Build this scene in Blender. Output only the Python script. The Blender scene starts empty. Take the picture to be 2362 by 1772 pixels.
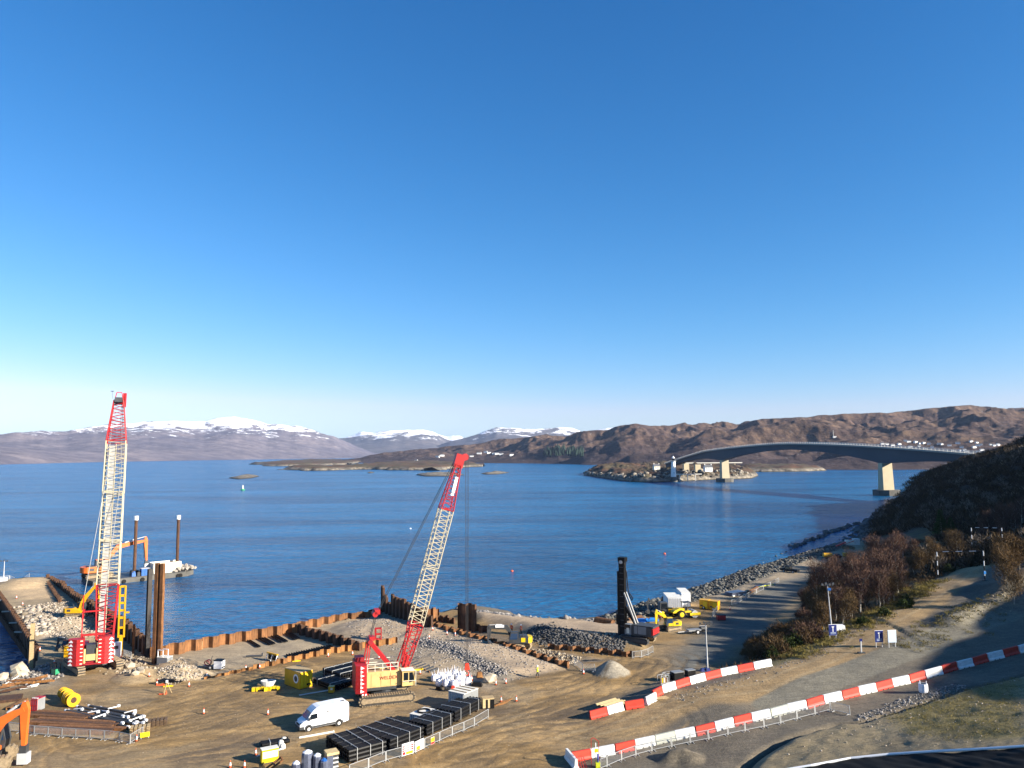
import bpy, math, random
import numpy as np
from mathutils import Vector, Matrix, noise
R_ = random.Random(7)
S = bpy.context.scene
COL = S.collection
rad = math.radians
# ---------------------------------------------------------------- camera
F, W, H, CZ = 1784.0, 2362.0, 1772.0, 33.0
PITCH, ROLL = math.atan(160 / F), rad(.35)
SEA = -3.2
fw = Vector((0, math.cos(PITCH), math.sin(PITCH)))
u0 = Vector((0, -math.sin(PITCH), math.cos(PITCH)))
r0 = Vector((1, 0, 0))
RT = r0 * math.cos(ROLL) - u0 * math.sin(ROLL)
UP = u0 * math.cos(ROLL) + r0 * math.sin(ROLL)
cd = bpy.data.cameras.new('camera')
cam = bpy.data.objects.new('camera', cd)
COL.objects.link(cam)
S.camera = cam
cd.sensor_width = 36
cd.lens = F / W * 36
cd.clip_start = .5
cd.clip_end = 60000
m3 = Matrix((RT, UP, -fw)).transposed()
cam.matrix_world = Matrix.Translation((0, 0, CZ)) @ m3.to_4x4()
# ---------------------------------------------------------------- sky, sun, exposure
SUN_EL = rad(21.5)
sd = Vector((1, -.42, 0)).normalized()
sv = Vector((sd.x * math.cos(SUN_EL), sd.y * math.cos(SUN_EL), math.sin(SUN_EL)))
wd = bpy.data.worlds.new('World')
S.world = wd
wd.use_nodes = True
nt = wd.node_tree
nt.nodes.clear()
sk = nt.nodes.new('ShaderNodeTexSky')
sk.sky_type = 'NISHITA'
sk.sun_disc = False
sk.sun_elevation = SUN_EL
sk.sun_rotation = math.atan2(sd.x, sd.y)
sk.altitude = 0
sk.air_density = 1.0
sk.dust_density = .2
sk.ozone_density = 8.0
# clear winter air: the red of the sky falls off faster towards the zenith than Nishita gives
sp = nt.nodes.new('ShaderNodeSeparateColor')
cmb = nt.nodes.new('ShaderNodeCombineColor')
def wm(op, a, b):
    k = nt.nodes.new('ShaderNodeMath'); k.operation = op
    for i, v in enumerate((a, b)):
        if isinstance(v, float): k.inputs[i].default_value = v
        else: nt.links.new(v, k.inputs[i])
    return k.outputs[0]
nt.links.new(sk.outputs[0], sp.inputs[0])
gg_ = wm('MULTIPLY', wm('POWER', sp.outputs[1], 1.18), .835)
rr_ = wm('MULTIPLY', wm('POWER', sp.outputs[0], 1.95), .7)
nt.links.new(wm('MINIMUM', rr_, wm('MULTIPLY', gg_, .81)), cmb.inputs[0])
nt.links.new(gg_, cmb.inputs[1])
nt.links.new(sp.outputs[2], cmb.inputs[2])
bg = nt.nodes.new('ShaderNodeBackground')
bg.inputs[1].default_value = .0715
wo = nt.nodes.new('ShaderNodeOutputWorld')
nt.links.new(cmb.outputs[0], bg.inputs[0])
nt.links.new(bg.outputs[0], wo.inputs[0])
sl = bpy.data.lights.new('sun', 'SUN')
sl.energy = 5.0
sl.angle = rad(.5)
sl.color = (1, .91, .77)
so = bpy.data.objects.new('sun', sl)
COL.objects.link(so)
so.rotation_euler = sv.to_track_quat('Z', 'Y').to_euler()
so.location = (60, -30, 80)
S.view_settings.view_transform = 'Standard'
S.view_settings.look = 'None'
S.view_settings.gamma = 1
S.view_settings.exposure = 1.42
S.render.engine = 'CYCLES'


# ---------------------------------------------------------------- helpers
def ray(x, y):
    return fw + RT * ((x - W / 2) / F) + UP * ((H / 2 - y) / F)


def G(x, y, z=0.0):
    d = ray(x, y)
    t = (z - CZ) / d.z
    return Vector((d.x * t, d.y * t, z))


def P(x, y, Y):
    d = ray(x, y)
    t = Y / d.y
    return Vector((d.x * t, Y, CZ + d.z * t))


def tag(o, label=None, cat=None, group=None, kind=None):
    if label: o['label'] = label
    if cat: o['category'] = cat
    if group: o['group'] = group
    if kind: o['kind'] = kind
    return o


def T(name, label, cat, loc=(0, 0, 0), rz=0.0, group=None):
    o = bpy.data.objects.new(name, None)
    o.empty_display_size = .3
    COL.objects.link(o)
    o.location = loc
    o.rotation_euler = (0, 0, rz)
    return tag(o, label, cat, group)


def dup(o, parent=None, label=None):
    c = o.copy()
    COL.objects.link(c)
    if parent is not None:
        c.parent = parent
    for ch in list(o.children):
        dup(ch, c)
    if label: c['label'] = label
    return c


class MB:
    def __init__(s):
        s.v = []; s.f = []; s.m = []

    def add(s, vs, fs, m=0):
        n = len(s.v)
        s.v.extend([tuple(a) for a in vs])
        s.f.extend([tuple(i + n for i in f) for f in fs])
        s.m.extend([m] * len(fs))
        return s

    def box(s, c, d, rz=0.0, m=0, top=(1, 1), sh=(0, 0), rx=0.0):
        x, y, z = d[0] / 2, d[1] / 2, d[2] / 2
        vs = []
        cs, sn = math.cos(rz), math.sin(rz)
        for zz, tx, ty, ox, oy in ((-z, 1, 1, 0, 0), (z, top[0], top[1], sh[0], sh[1])):
            for sx, sy in ((-1, -1), (1, -1), (1, 1), (-1, 1)):
                a, b, e = sx * x * tx + ox, sy * y * ty + oy, zz
                if rx:
                    b, e = b * math.cos(rx) - e * math.sin(rx), b * math.sin(rx) + e * math.cos(rx)
                vs.append((c[0] + a * cs - b * sn, c[1] + a * sn + b * cs, c[2] + e))
        return s.add(vs, [(3, 2, 1, 0), (4, 5, 6, 7), (0, 1, 5, 4), (1, 2, 6, 5), (2, 3, 7, 6), (3, 0, 4, 7)], m)

    def bar(s, a, b, w, h=None, m=0):
        a = Vector(a); b = Vector(b); h = h or w
        d = (b - a)
        if d.length < 1e-6: return s
        d.normalize()
        q = Vector((0, 0, 1)) if abs(d.z) < .95 else Vector((0, 1, 0))
        x = d.cross(q).normalized(); y = x.cross(d).normalized()
        vs = []
        for p in (a, b):
            for i, j in ((-1, -1), (1, -1), (1, 1), (-1, 1)):
                vs.append(p + x * (i * w / 2) + y * (j * h / 2))
        return s.add(vs, [(3, 2, 1, 0), (4, 5, 6, 7), (0, 1, 5, 4), (1, 2, 6, 5), (2, 3, 7, 6), (3, 0, 4, 7)], m)

    def cyl(s, a, b, r, r2=None, n=8, m=0, caps=True):
        a = Vector(a); b = Vector(b); r2 = r if r2 is None else r2
        d = (b - a).normalized()
        q = Vector((0, 0, 1)) if abs(d.z) < .95 else Vector((1, 0, 0))
        x = d.cross(q).normalized(); y = x.cross(d)
        vs = []
        for p, rr in ((a, r), (b, r2)):
            for k in range(n):
                t = 2 * math.pi * k / n
                vs.append(p + x * (rr * math.cos(t)) + y * (rr * math.sin(t)))
        fs = [(k, (k + 1) % n, n + (k + 1) % n, n + k) for k in range(n)]
        if caps:
            fs += [tuple(range(n - 1, -1, -1)), tuple(range(n, 2 * n))]
        return s.add(vs, fs, m)

    def tube(s, pts, r, n=6, m=0):
        for a, b in zip(pts, pts[1:]):
            s.cyl(a, b, r, n=n, m=m)
        return s

    def lathe(s, prof, c=(0, 0, 0), n=12, m=0, axis='z'):
        vs = []
        for r, z in prof:
            for k in range(n):
                t = 2 * math.pi * k / n
                if axis == 'z':
                    vs.append((c[0] + r * math.cos(t), c[1] + r * math.sin(t), c[2] + z))
                elif axis == 'y':
                    vs.append((c[0] + r * math.cos(t), c[1] + z, c[2] + r * math.sin(t)))
                else:
                    vs.append((c[0] + z, c[1] + r * math.cos(t), c[2] + r * math.sin(t)))
        fs = []
        for i in range(len(prof) - 1):
            for k in range(n):
                fs.append((i * n + k, i * n + (k + 1) % n, (i + 1) * n + (k + 1) % n, (i + 1) * n + k))
        fs.append(tuple(range(n - 1, -1, -1)))
        fs.append(tuple((len(prof) - 1) * n + k for k in range(n)))
        return s.add(vs, fs, m)

    def prism(s, poly, y0, y1, m=0, inset=0.0):
        """side profile in xz, extruded along y"""
        n = len(poly)
        vs = [(x, y0, z) for x, z in poly] + [(x, y1, z) for x, z in poly]
        fs = [(i, (i + 1) % n, n + (i + 1) % n, n + i) for i in range(n)]
        fs += [tuple(range(n - 1, -1, -1)), tuple(range(n, 2 * n))]
        return s.add(vs, fs, m)

    def slab(s, poly, z0, z1, m=0):
        n = len(poly)
        vs = [(x, y, z0) for x, y in poly] + [(x, y, z1) for x, y in poly]
        fs = [(i, (i + 1) % n, n + (i + 1) % n, n + i) for i in range(n)]
        fs += [tuple(range(n - 1, -1, -1)), tuple(range(n, 2 * n))]
        return s.add(vs, fs, m)

    def limb(s, pts, ws, y0, y1, m=0):
        """tapered crooked arm: polyline in xz with a width at every point"""
        L, Rr = [], []
        for i, (x, z) in enumerate(pts):
            a = pts[max(0, i - 1)]; b = pts[min(len(pts) - 1, i + 1)]
            dx, dz = b[0] - a[0], b[1] - a[1]
            l = math.hypot(dx, dz) or 1
            nx, nz = -dz / l, dx / l
            L.append((x + nx * ws[i] / 2, z + nz * ws[i] / 2))
            Rr.append((x - nx * ws[i] / 2, z - nz * ws[i] / 2))
        n = len(pts)
        vs = []
        for y in (y0, y1):
            vs += [(x, y, z) for x, z in L] + [(x, y, z) for x, z in Rr]
        fs = []
        o = 2 * n
        for i in range(n - 1):
            fs += [(i, i + 1, n + i + 1, n + i), (o + i, o + n + i, o + n + i + 1, o + i + 1),
                   (i, o + i, o + i + 1, i + 1), (n + i, n + i + 1, o + n + i + 1, o + n + i)]
        fs += [(0, n, o + n, o), (n - 1, o + n - 1, o + 2 * n - 1, 2 * n - 1)]
        return s.add(vs, fs, m)

    def rock(s, c, r, rnd, sq=(1, 1, .7), m=0):
        vs = []
        for v in ICO:
            k = r * rnd.uniform(.68, 1.2)
            vs.append((v[0] * k * sq[0], v[1] * k * sq[1], v[2] * k * sq[2]))
        a = rnd.uniform(0, 6.3); ca, sa = math.cos(a), math.sin(a)
        b = rnd.uniform(-.6, .6); cb, sb = math.cos(b), math.sin(b)
        o = []
        for x, y, z in vs:
            y, z = y * cb - z * sb, y * sb + z * cb
            o.append((c[0] + x * ca - y * sa, c[1] + x * sa + y * ca, c[2] + z))
        return s.add(o, ICOF, m)

    def mesh(s, name, mats):
        me = bpy.data.meshes.new(name)
        me.from_pydata(s.v, [], s.f)
        for q in (mats if isinstance(mats, (list, tuple)) else [mats]):
            me.materials.append(M(q) if isinstance(q, str) else q)
        if any(s.m):
            me.polygons.foreach_set('material_index', s.m)
        me.update()
        return me

    def build(s, name, mats, parent=None, loc=None, rz=0.0, smooth=False):
        me = s.mesh(name, mats)
        if smooth:
            me.polygons.foreach_set('use_smooth', [True] * len(me.polygons))
        o = bpy.data.objects.new(name, me)
        COL.objects.link(o)
        if parent is not None: o.parent = parent
        if loc is not None: o.location = loc
        o.rotation_euler = (0, 0, rz)
        return o


t_ = (1 + 5 ** .5) / 2
ICO = [Vector(v).normalized() for v in ((-1, t_, 0), (1, t_, 0), (-1, -t_, 0), (1, -t_, 0), (0, -1, t_), (0, 1, t_), (0, -1, -t_), (0, 1, -t_), (t_, 0, -1), (t_, 0, 1), (-t_, 0, -1), (-t_, 0, 1))]
ICOF = [(0, 11, 5), (0, 5, 1), (0, 1, 7), (0, 7, 10), (0, 10, 11), (1, 5, 9), (5, 11, 4), (11, 10, 2), (10, 7, 6), (7, 1, 8), (3, 9, 4), (3, 4, 2), (3, 2, 6), (3, 6, 8), (3, 8, 9), (4, 9, 5), (2, 4, 11), (6, 2, 10), (8, 6, 7), (9, 8, 1)]


def bx(par, name, mat, c, d, rz=0.0, **k): return MB().box(c, d, rz, **k).build(name, mat, par)
def cy(par, name, mat, a, b, r, r2=None, n=10): return MB().cyl(a, b, r, r2, n).build(name, mat, par)
def pr(par, name, mat, poly, y0, y1): return MB().prism(poly, y0, y1).build(name, mat, par)
def ln(par, name, mat, segs, w, h=None):
    b = MB()
    for p, q in segs: b.bar(p, q, w, h)
    return b.build(name, mat, par)


def inst(o, loc, rz=0.0, parent=None, name=None):
    """another object on the same mesh data"""
    c = bpy.data.objects.new(name or o.name.split('.')[0], o.data)
    COL.objects.link(c)
    c.location = loc
    c.rotation_euler = (0, 0, rz)
    if parent is not None: c.parent = parent
    return c


def two(a, b, z=0.0, z2=None):
    """place a thing by where two of its points stand on the ground: middle, heading, length"""
    p = G(*a, z); q = G(*b, z if z2 is None else z2)
    d = q - p
    return (p + q) / 2, math.atan2(d.y, d.x), math.hypot(d.x, d.y)


# ---------------------------------------------------------------- materials
MATS = {}
SPEC = {}


def M(name):
    if name in MATS: return MATS[name]
    c, ro, me, var, sc, bump = SPEC[name]
    return mk(name, c, ro, me, var, sc, bump)


def mk(name, c, ro=.6, me=0., var=.15, sc=1.5, bump=0.):
    m = bpy.data.materials.new(name)
    m.use_nodes = True
    n = m.node_tree
    b = n.nodes['Principled BSDF']
    b.inputs['Roughness'].default_value = ro
    b.inputs['Metallic'].default_value = me
    b.inputs['Base Color'].default_value = (*c, 1)
    if var:
        tc = n.nodes.new('ShaderNodeTexCoord')
        no = n.nodes.new('ShaderNodeTexNoise')
        no.inputs['Scale'].default_value = sc
        no.inputs['Detail'].default_value = 5
        no.inputs['Roughness'].default_value = .65
        cr = n.nodes.new('ShaderNodeValToRGB')
        cr.color_ramp.elements[0].position = .3
        cr.color_ramp.elements[1].position = .72
        cr.color_ramp.elements[0].color = (*[x * (1 - var) * (1 - var * .3 * (i == 2)) for i, x in enumerate(c)], 1)
        cr.color_ramp.elements[1].color = (*[min(1, x * (1 + var)) for x in c], 1)
        n.links.new(tc.outputs['Object'], no.inputs['Vector'])
        n.links.new(no.outputs[0], cr.inputs[0])
        n.links.new(cr.outputs[0], b.inputs['Base Color'])
        if name.startswith('rust'):
            # streaks run down the steel and every sheet has its own tone
            oi = n.nodes.new('ShaderNodeObjectInfo')
            mp = n.nodes.new('ShaderNodeMapping'); mp.inputs['Scale'].default_value = (3.5, 3.5, .35)
            n.links.new(tc.outputs['Object'], mp.inputs[0])
            av = n.nodes.new('ShaderNodeVectorMath'); n.links.new(mp.outputs[0], av.inputs[0]); n.links.new(oi.outputs['Random'], av.inputs[1])
            n2 = n.nodes.new('ShaderNodeTexNoise'); n2.inputs['Scale'].default_value = 1.6; n2.inputs['Detail'].default_value = 4
            n.links.new(av.outputs[0], n2.inputs['Vector'])
            for src, lo_, hi_ in ((n2.outputs[0], .55, 1.35), (oi.outputs['Random'], .72, 1.22)):
                mr = n.nodes.new('ShaderNodeMapRange'); mr.inputs[3].default_value = lo_; mr.inputs[4].default_value = hi_
                if src == n2.outputs[0]: mr.inputs[1].default_value = .3; mr.inputs[2].default_value = .7
                n.links.new(src, mr.inputs[0])
                mx = n.nodes.new('ShaderNodeVectorMath'); mx.operation = 'SCALE'
                n.links.new(b.inputs['Base Color'].links[0].from_socket, mx.inputs[0]); n.links.new(mr.outputs[0], mx.inputs['Scale'])
                n.links.new(mx.outputs[0], b.inputs['Base Color'])
        if bump:
            bp = n.nodes.new('ShaderNodeBump')
            bp.inputs['Strength'].default_value = bump
            bp.inputs['Distance'].default_value = .1
            n.links.new(no.outputs[0], bp.inputs['Height'])
            n.links.new(bp.outputs[0], b.inputs['Normal'])
    if name in ('liner', 'black_plastic', 'black_rubber'): b.inputs['Specular IOR Level'].default_value = .18
    MATS[name] = m
    return m


for row in '''red_paint .46 .013 .015 .5 0 .28 .8 0
dark_red .32 .012 .02 .5 0 .2 .8 0
cream_paint .66 .47 .19 .45 0 .14 1.2 0
cream_white .76 .72 .6 .5 0 .12 1 0
yellow_paint .72 .38 .005 .4 0 .15 1 0
bright_yellow .8 .56 .01 .45 0 .1 1 0
orange_paint .72 .15 .02 .45 0 .18 .9 0
orange_red .66 .035 .01 .5 0 .1 1 0
white_paint .78 .79 .8 .4 0 .05 1 0
off_white .66 .64 .58 .6 0 .12 1 0
van_white .76 .77 .78 .3 0 .06 .8 0
grey_paint .25 .26 .27 .5 0 .15 1 0
light_grey .5 .5 .5 .5 0 .12 2 0
dark_grey .05 .053 .058 .5 0 .25 1.2 0
black_plastic .008 .008 .009 .5 0 .2 2 0
black_rubber .018 .017 .016 .8 0 .3 4 0
track_mud .30 .225 .14 .9 0 .35 3 .3
track_steel .06 .052 .045 .7 .3 .4 3 .2
glass_dark .01 .014 .02 .08 0 0 1 0
glass_blue .02 .05 .11 .06 0 0 1 0
galv .42 .43 .44 .45 .35 .15 3 0
steel_dark .035 .034 .035 .5 .4 .3 2 0
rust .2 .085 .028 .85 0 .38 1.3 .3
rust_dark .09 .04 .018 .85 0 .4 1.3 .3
rust_orange .29 .13 .036 .85 0 .3 2 .2
pile_dark .04 .034 .032 .7 0 .35 1 0
wood .46 .33 .17 .8 0 .25 4 0
wood_pale .62 .47 .24 .8 0 .2 4 0
wood_dark .13 .08 .045 .85 0 .35 4 0
concrete .36 .34 .3 .85 0 .15 .5 .1
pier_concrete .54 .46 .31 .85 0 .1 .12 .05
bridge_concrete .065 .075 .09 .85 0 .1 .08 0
concrete_dark .12 .115 .105 .9 0 .3 .2 0
blue_paint .02 .12 .42 .4 0 .15 1 0
blue_tarp .01 .2 .62 .5 0 .2 2 .2
navy .008 .02 .16 .4 0 .1 2 0
sign_pale .5 .6 .72 .5 0 .08 2 0
wrap_blue .10 .115 .17 .3 0 .3 3 .2
bag_white .74 .75 .8 .7 0 .1 3 .35
green_paint .02 .3 .14 .5 0 .2 1 0
cone_orange .8 .12 .03 .5 0 .1 5 0
hivis_yellow .7 .75 .02 .7 0 .1 5 0
hivis_orange .85 .13 .02 .7 0 .1 5 0
trousers .02 .03 .035 .9 0 .2 5 0
skin .5 .3 .2 .6 0 .1 5 0
helmet .85 .85 .82 .3 0 0 5 0
rope .05 .05 .055 .6 .3 0 5 0
gravel_grey .3 .285 .26 .95 0 .2 6 .6
rubble .36 .32 .28 .95 0 .3 1.5 .3
rubble_dark .10 .098 .096 .95 0 .4 1 .3
rubble_pale .55 .48 .41 .95 0 .2 1 .3
riprap .13 .128 .115 .95 0 .5 .35 .3
boulder .5 .42 .31 .95 0 .2 1 .3
house_white .82 .82 .8 .8 0 .05 .3 0
slate .12 .125 .14 .8 0 .2 .5 0
barrier_white .68 .68 .66 .6 0 .2 3.5 0
barrier_red .6 .038 .014 .6 0 .26 2.5 0
boom_cream .6 .52 .36 .5 0 .14 1 0
walkway_grey .36 .36 .36 .7 0 .15 2 0
liner .006 .006 .006 .85 0 .3 .8 .3'''.split('\n'):
    q = row.split()
    f_ = [float(v) for v in q[1:]]
    if min(f_[:3]) < .4: f_[:3] = [v * .84 for v in f_[:3]]
    SPEC[q[0]] = (f_[:3], f_[3], f_[4], f_[5], f_[6], f_[7])
# ---------------------------------------------------------------- terrain
def dist_poly(X, Y, pts, closed=False):
    d = np.full(X.shape, 1e9)
    n = len(pts)
    for i in range(n if closed else n - 1):
        ax, ay = pts[i][0], pts[i][1]; bx_, by = pts[(i + 1) % n][0], pts[(i + 1) % n][1]
        dx, dy = bx_ - ax, by - ay
        t = np.clip(((X - ax) * dx + (Y - ay) * dy) / max(dx * dx + dy * dy, 1e-9), 0, 1)
        d = np.minimum(d, np.hypot(X - ax - t * dx, Y - ay - t * dy))
    return d


def inside(X, Y, pts):
    c = np.zeros(X.shape, bool)
    n = len(pts)
    for i in range(n):
        x1, y1 = pts[i][0], pts[i][1]; x2, y2 = pts[(i + 1) % n][0], pts[(i + 1) % n][1]
        if y1 == y2: continue
        k = ((y1 > Y) != (y2 > Y)) & (X < (x2 - x1) * (Y - y1) / (y2 - y1) + x1)
        c ^= k
    return c


def sdp(X, Y, pts):
    return np.where(inside(X, Y, pts), 1, -1) * dist_poly(X, Y, pts, True)


def sm(x, a, b):
    t = np.clip((x - a) / (b - a), 0, 1)
    return t * t * (3 - 2 * t)


RNG = np.random.RandomState(3)
PERM = RNG.permutation(512)
GR = RNG.uniform(-1, 1, 4096)


def vnoise(X, Y, s, seed=0):
    X = X / s + seed * 17.3; Y = Y / s + seed * 31.7
    xi = np.floor(X).astype(int); yi = np.floor(Y).astype(int)
    fx = X - xi; fy = Y - yi
    fx = fx * fx * fx * (fx * (fx * 6 - 15) + 10); fy = fy * fy * fy * (fy * (fy * 6 - 15) + 10)
    def g(a, b): return GR[(PERM[a & 511] * 7 + PERM[(b + 131) & 511] * 13 + a * 3 + b * 5) & 4095]
    return (g(xi, yi) * (1 - fx) + g(xi + 1, yi) * fx) * (1 - fy) + (g(xi, yi + 1) * (1 - fx) + g(xi + 1, yi + 1) * fx) * fy


def fbm(X, Y, s, o=4, seed=0, gain=.5):
    r = np.zeros(np.shape(X)); a = 1.; t = 0
    for i in range(o):
        r = r + a * vnoise(X, Y, s / 2 ** i, seed + i); t += a; a *= gain
    return r / t


def ridged(X, Y, s, o=4, seed=0):
    r = np.zeros(np.shape(X)); a = 1.; t = 0
    for i in range(o):
        r = r + a * (1 - np.abs(vnoise(X, Y, s / 2 ** i, seed + i)) * 2); t += a; a *= .5
    return r / t


def gp(l, z=0.0):
    return [tuple(G(a[0], a[1], a[2] if len(a) > 2 else z).xy) for a in l]


SOFT = gp([(1098, 1398), (1150, 1404), (1200, 1420), (1290, 1432), (1400, 1420), (1470, 1395), (1560, 1373), (1640, 1345), (1740, 1308), (1850, 1258), (1930, 1227), (2012, 1200)], SEA)
HARD_L = gp([(-260, 1300), (-60, 1300), (0, 1372), (40, 1428), (88, 1503), (78, 1540), (40, 1546), (0, 1556), (-80, 1570), (-400, 1640)])
HARD_T = gp([(-60, 1345), (0, 1337), (60, 1331), (103, 1331), (140, 1352), (180, 1385), (222, 1418), (280, 1462), (338, 1505), (400, 1501), (503, 1480), (593, 1465), (682, 1449), (788, 1427), (879, 1408), (930, 1408), (985, 1404), (1020, 1412), (1052, 1400)])
LAND = [(-400, 20), (2400, 20), (2400, 640), (700, 640), (420, 540), (300, 482), (235, 452)] + SOFT[::-1] + HARD_T[::-1] + [(-190, 170), (-150, 200)] + HARD_L[2:] + [(-300, 60)]
# control points of the rising ground on the right: px, py, z on the ground there, or depth for points of the hill
CP = []
for a in [(1640, 1545, 0), (1720, 1490, 0), (1800, 1440, 0), (1860, 1370, 0), (1900, 1322, 0), (1980, 1277, 0), (2020, 1250, .5),
          (1250, 1640, 0), (1400, 1590, 0), (1500, 1560, 0), (1590, 1545, .1), (1358, 1665, .3), (1450, 1640, .8), (1600, 1595, 2), (1777, 1545, 3),
          (1900, 1490, 3.8), (1960, 1445, 4.8), (2050, 1400, 6), (2130, 1362, 7.2), (2200, 1330, 8.2), (2270, 1300, 10), (2330, 1262, 12.5), (2400, 1225, 15),
          (1310, 1770, 0), (1450, 1735, .3), (1600, 1700, 1), (1800, 1650, 1.8), (2000, 1600, 2.8), (2200, 1540, 4), (2362, 1495, 5.5), (2550, 1440, 7),
          (2250, 1400, 7), (2362, 1360, 9.5), (2600, 1300, 14), (1700, 1785, 1.0), (1850, 1725, 2.2), (2000, 1740, 3), (2120, 1680, 3.8), (2200, 1700, 4.8),
          (2362, 1650, 6), (2362, 1760, 6.5), (2000, 1800, 3.4), (1100, 1700, 0), (1100, 1900, 0), (600, 1900, 0), (1700, 1900, 2), (2300, 1950, 6),
          (1700, 1330, 0), (1500, 1450, 0), (1200, 1560, 0), (1750, 1420, 0), (1850, 1330, 0)]:
    CP.append(tuple(G(*a)))
for a in [(2025, 1180, 425), (2060, 1142, 440), (2120, 1104, 445), (2190, 1078, 450), (2280, 1050, 455), (2362, 1022, 455), (2520, 950, 455), (2800, 880, 455),
          (2060, 1215, 330), (2140, 1170, 350), (2240, 1120, 360), (2362, 1070, 360), (2150, 1235, 255), (2250, 1185, 265), (2362, 1150, 265), (2600, 1080, 265), (2420, 1225, 195), (2750, 1150, 190)]:
    CP.append(tuple(P(*a)))
CP += [(240, 500, 6), (360, 600, 20), (640, 640, 60), (430, 330, 100), (560, 300, 150), (640, 460, 120), (640, 100, 120), (126, 48, 36.4), (150, 82, 41.2), (189, 134, 47.6), (245, 190, 64), (310, 250, 76), (250, 60, 50), (320, 140, 75), (430, 200, 100), (-100, 60, 0), (-150, 120, 0)]
CP = np.array(CP)


def _u(r2): return np.where(r2 > 0, r2 * np.log(np.maximum(r2, 1e-9)), 0)


_k = _u(((CP[:, None, :2] - CP[None, :, :2]) ** 2).sum(2) / 1e4) + np.eye(len(CP)) * .004
_p = np.c_[np.ones(len(CP)), CP[:, :2] / 100]
_a = np.zeros((len(CP) + 3,) * 2)
_a[:len(CP), :len(CP)] = _k; _a[:len(CP), len(CP):] = _p; _a[len(CP):, :len(CP)] = _p.T
_w = np.linalg.solve(_a, np.r_[CP[:, 2], 0, 0, 0])


def tps(X, Y):
    r = _w[-3] + _w[-2] * X / 100 + _w[-1] * Y / 100
    for i in range(len(CP)):
        r = r + _w[i] * _u(((X - CP[i, 0]) ** 2 + (Y - CP[i, 1]) ** 2) / 1e4)
    return r


CELL = gp([(367, 1500), (503, 1480), (682, 1449), (788, 1427), (879, 1408), (985, 1452), (905, 1482), (828, 1495), (680, 1520), (560, 1548), (470, 1568), (430, 1570), (380, 1530)])
PIT = gp([(1000, 1446), (1090, 1473), (1181, 1500), (1300, 1538), (1440, 1520), (1330, 1507), (1262, 1500), (1190, 1470), (1110, 1452), (1050, 1440)])
PLAT = gp([(1060, 1425), (1100, 1400), (1200, 1418), (1290, 1434), (1400, 1452), (1480, 1440), (1480, 1500), (1330, 1492), (1250, 1478), (1180, 1455), (1100, 1440)])
FLAT = gp([(-300, 1330), (-60, 1300), (130, 1320), (340, 1480), (880, 1390), (1050, 1390), (1250, 1405), (1500, 1390), (1750, 1295), (1990, 1240), (2000, 1268), (1895, 1328), (1850, 1372), (1790, 1446), (1700, 1505), (1620, 1550), (1480, 1570), (1330, 1630), (1260, 1700), (1250, 2000), (-600, 2000), (-600, 1500)])
BAND = gp([(965, 1482), (1020, 1500), (1080, 1530), (1160, 1562)])
TRACK = gp([(1310, 1700), (1450, 1680), (1600, 1640), (1760, 1585, 2.5), (1900, 1525, 3.4), (2020, 1460, 4.6), (2120, 1400, 6.3), (2190, 1350, 8), (2230, 1310, 9.5), (2290, 1270, 12)])
TARM = gp([(1790, 1628, 2), (1900, 1580, 2.5), (2050, 1530, 3.2), (2200, 1480, 4.2), (2362, 1425, 5.6), (2500, 1380, 7)])
DITCH = gp([(1690, 1790, 1.3), (1750, 1735, 1.8), (1830, 1695, 2.2), (1930, 1668, 2.6), (1985, 1662, 3), (2060, 1640, 3.4), (2160, 1612, 3.8), (2240, 1588, 4.2), (2362, 1560, 5)])
BERM = gp([(2190, 1440, 6), (2260, 1410, 7), (2330, 1370, 8.6), (2420, 1330, 10)])
HEAPS = [(G(425, 1556, 0), 4.3, 1.9), (G(412, 1532, 0), 3.6, 1.5), (G(1410, 1552, 0), 3.0, 2.3), (G(1560, 1742, .8), 1.5, .9), (G(1590, 1745, .9), 1.7, .9), (G(1540, 1747, .8), 1.3, .7),
         (G(870, 1448, -.2), 9, 1.7), (G(935, 1462, -.2), 7, .9), (G(60, 1347, 0), 10, 1.6), (G(150, 1440, 0), 6, 1.2), (G(180, 1470, 0), 6, 1.0), (G(330, 1560, 0), 4.5, 1.3), (G(960, 1530, 0), 10, .55), (G(1090, 1515, 0), 12, .75)]


def heap_h(X, Y, h):
    d = np.hypot(X - h[0].x, Y - h[0].y) / h[1]
    return np.maximum(0, h[2] * (1 - d) * (1 - .25 * np.exp(-d * 6)))


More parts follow.
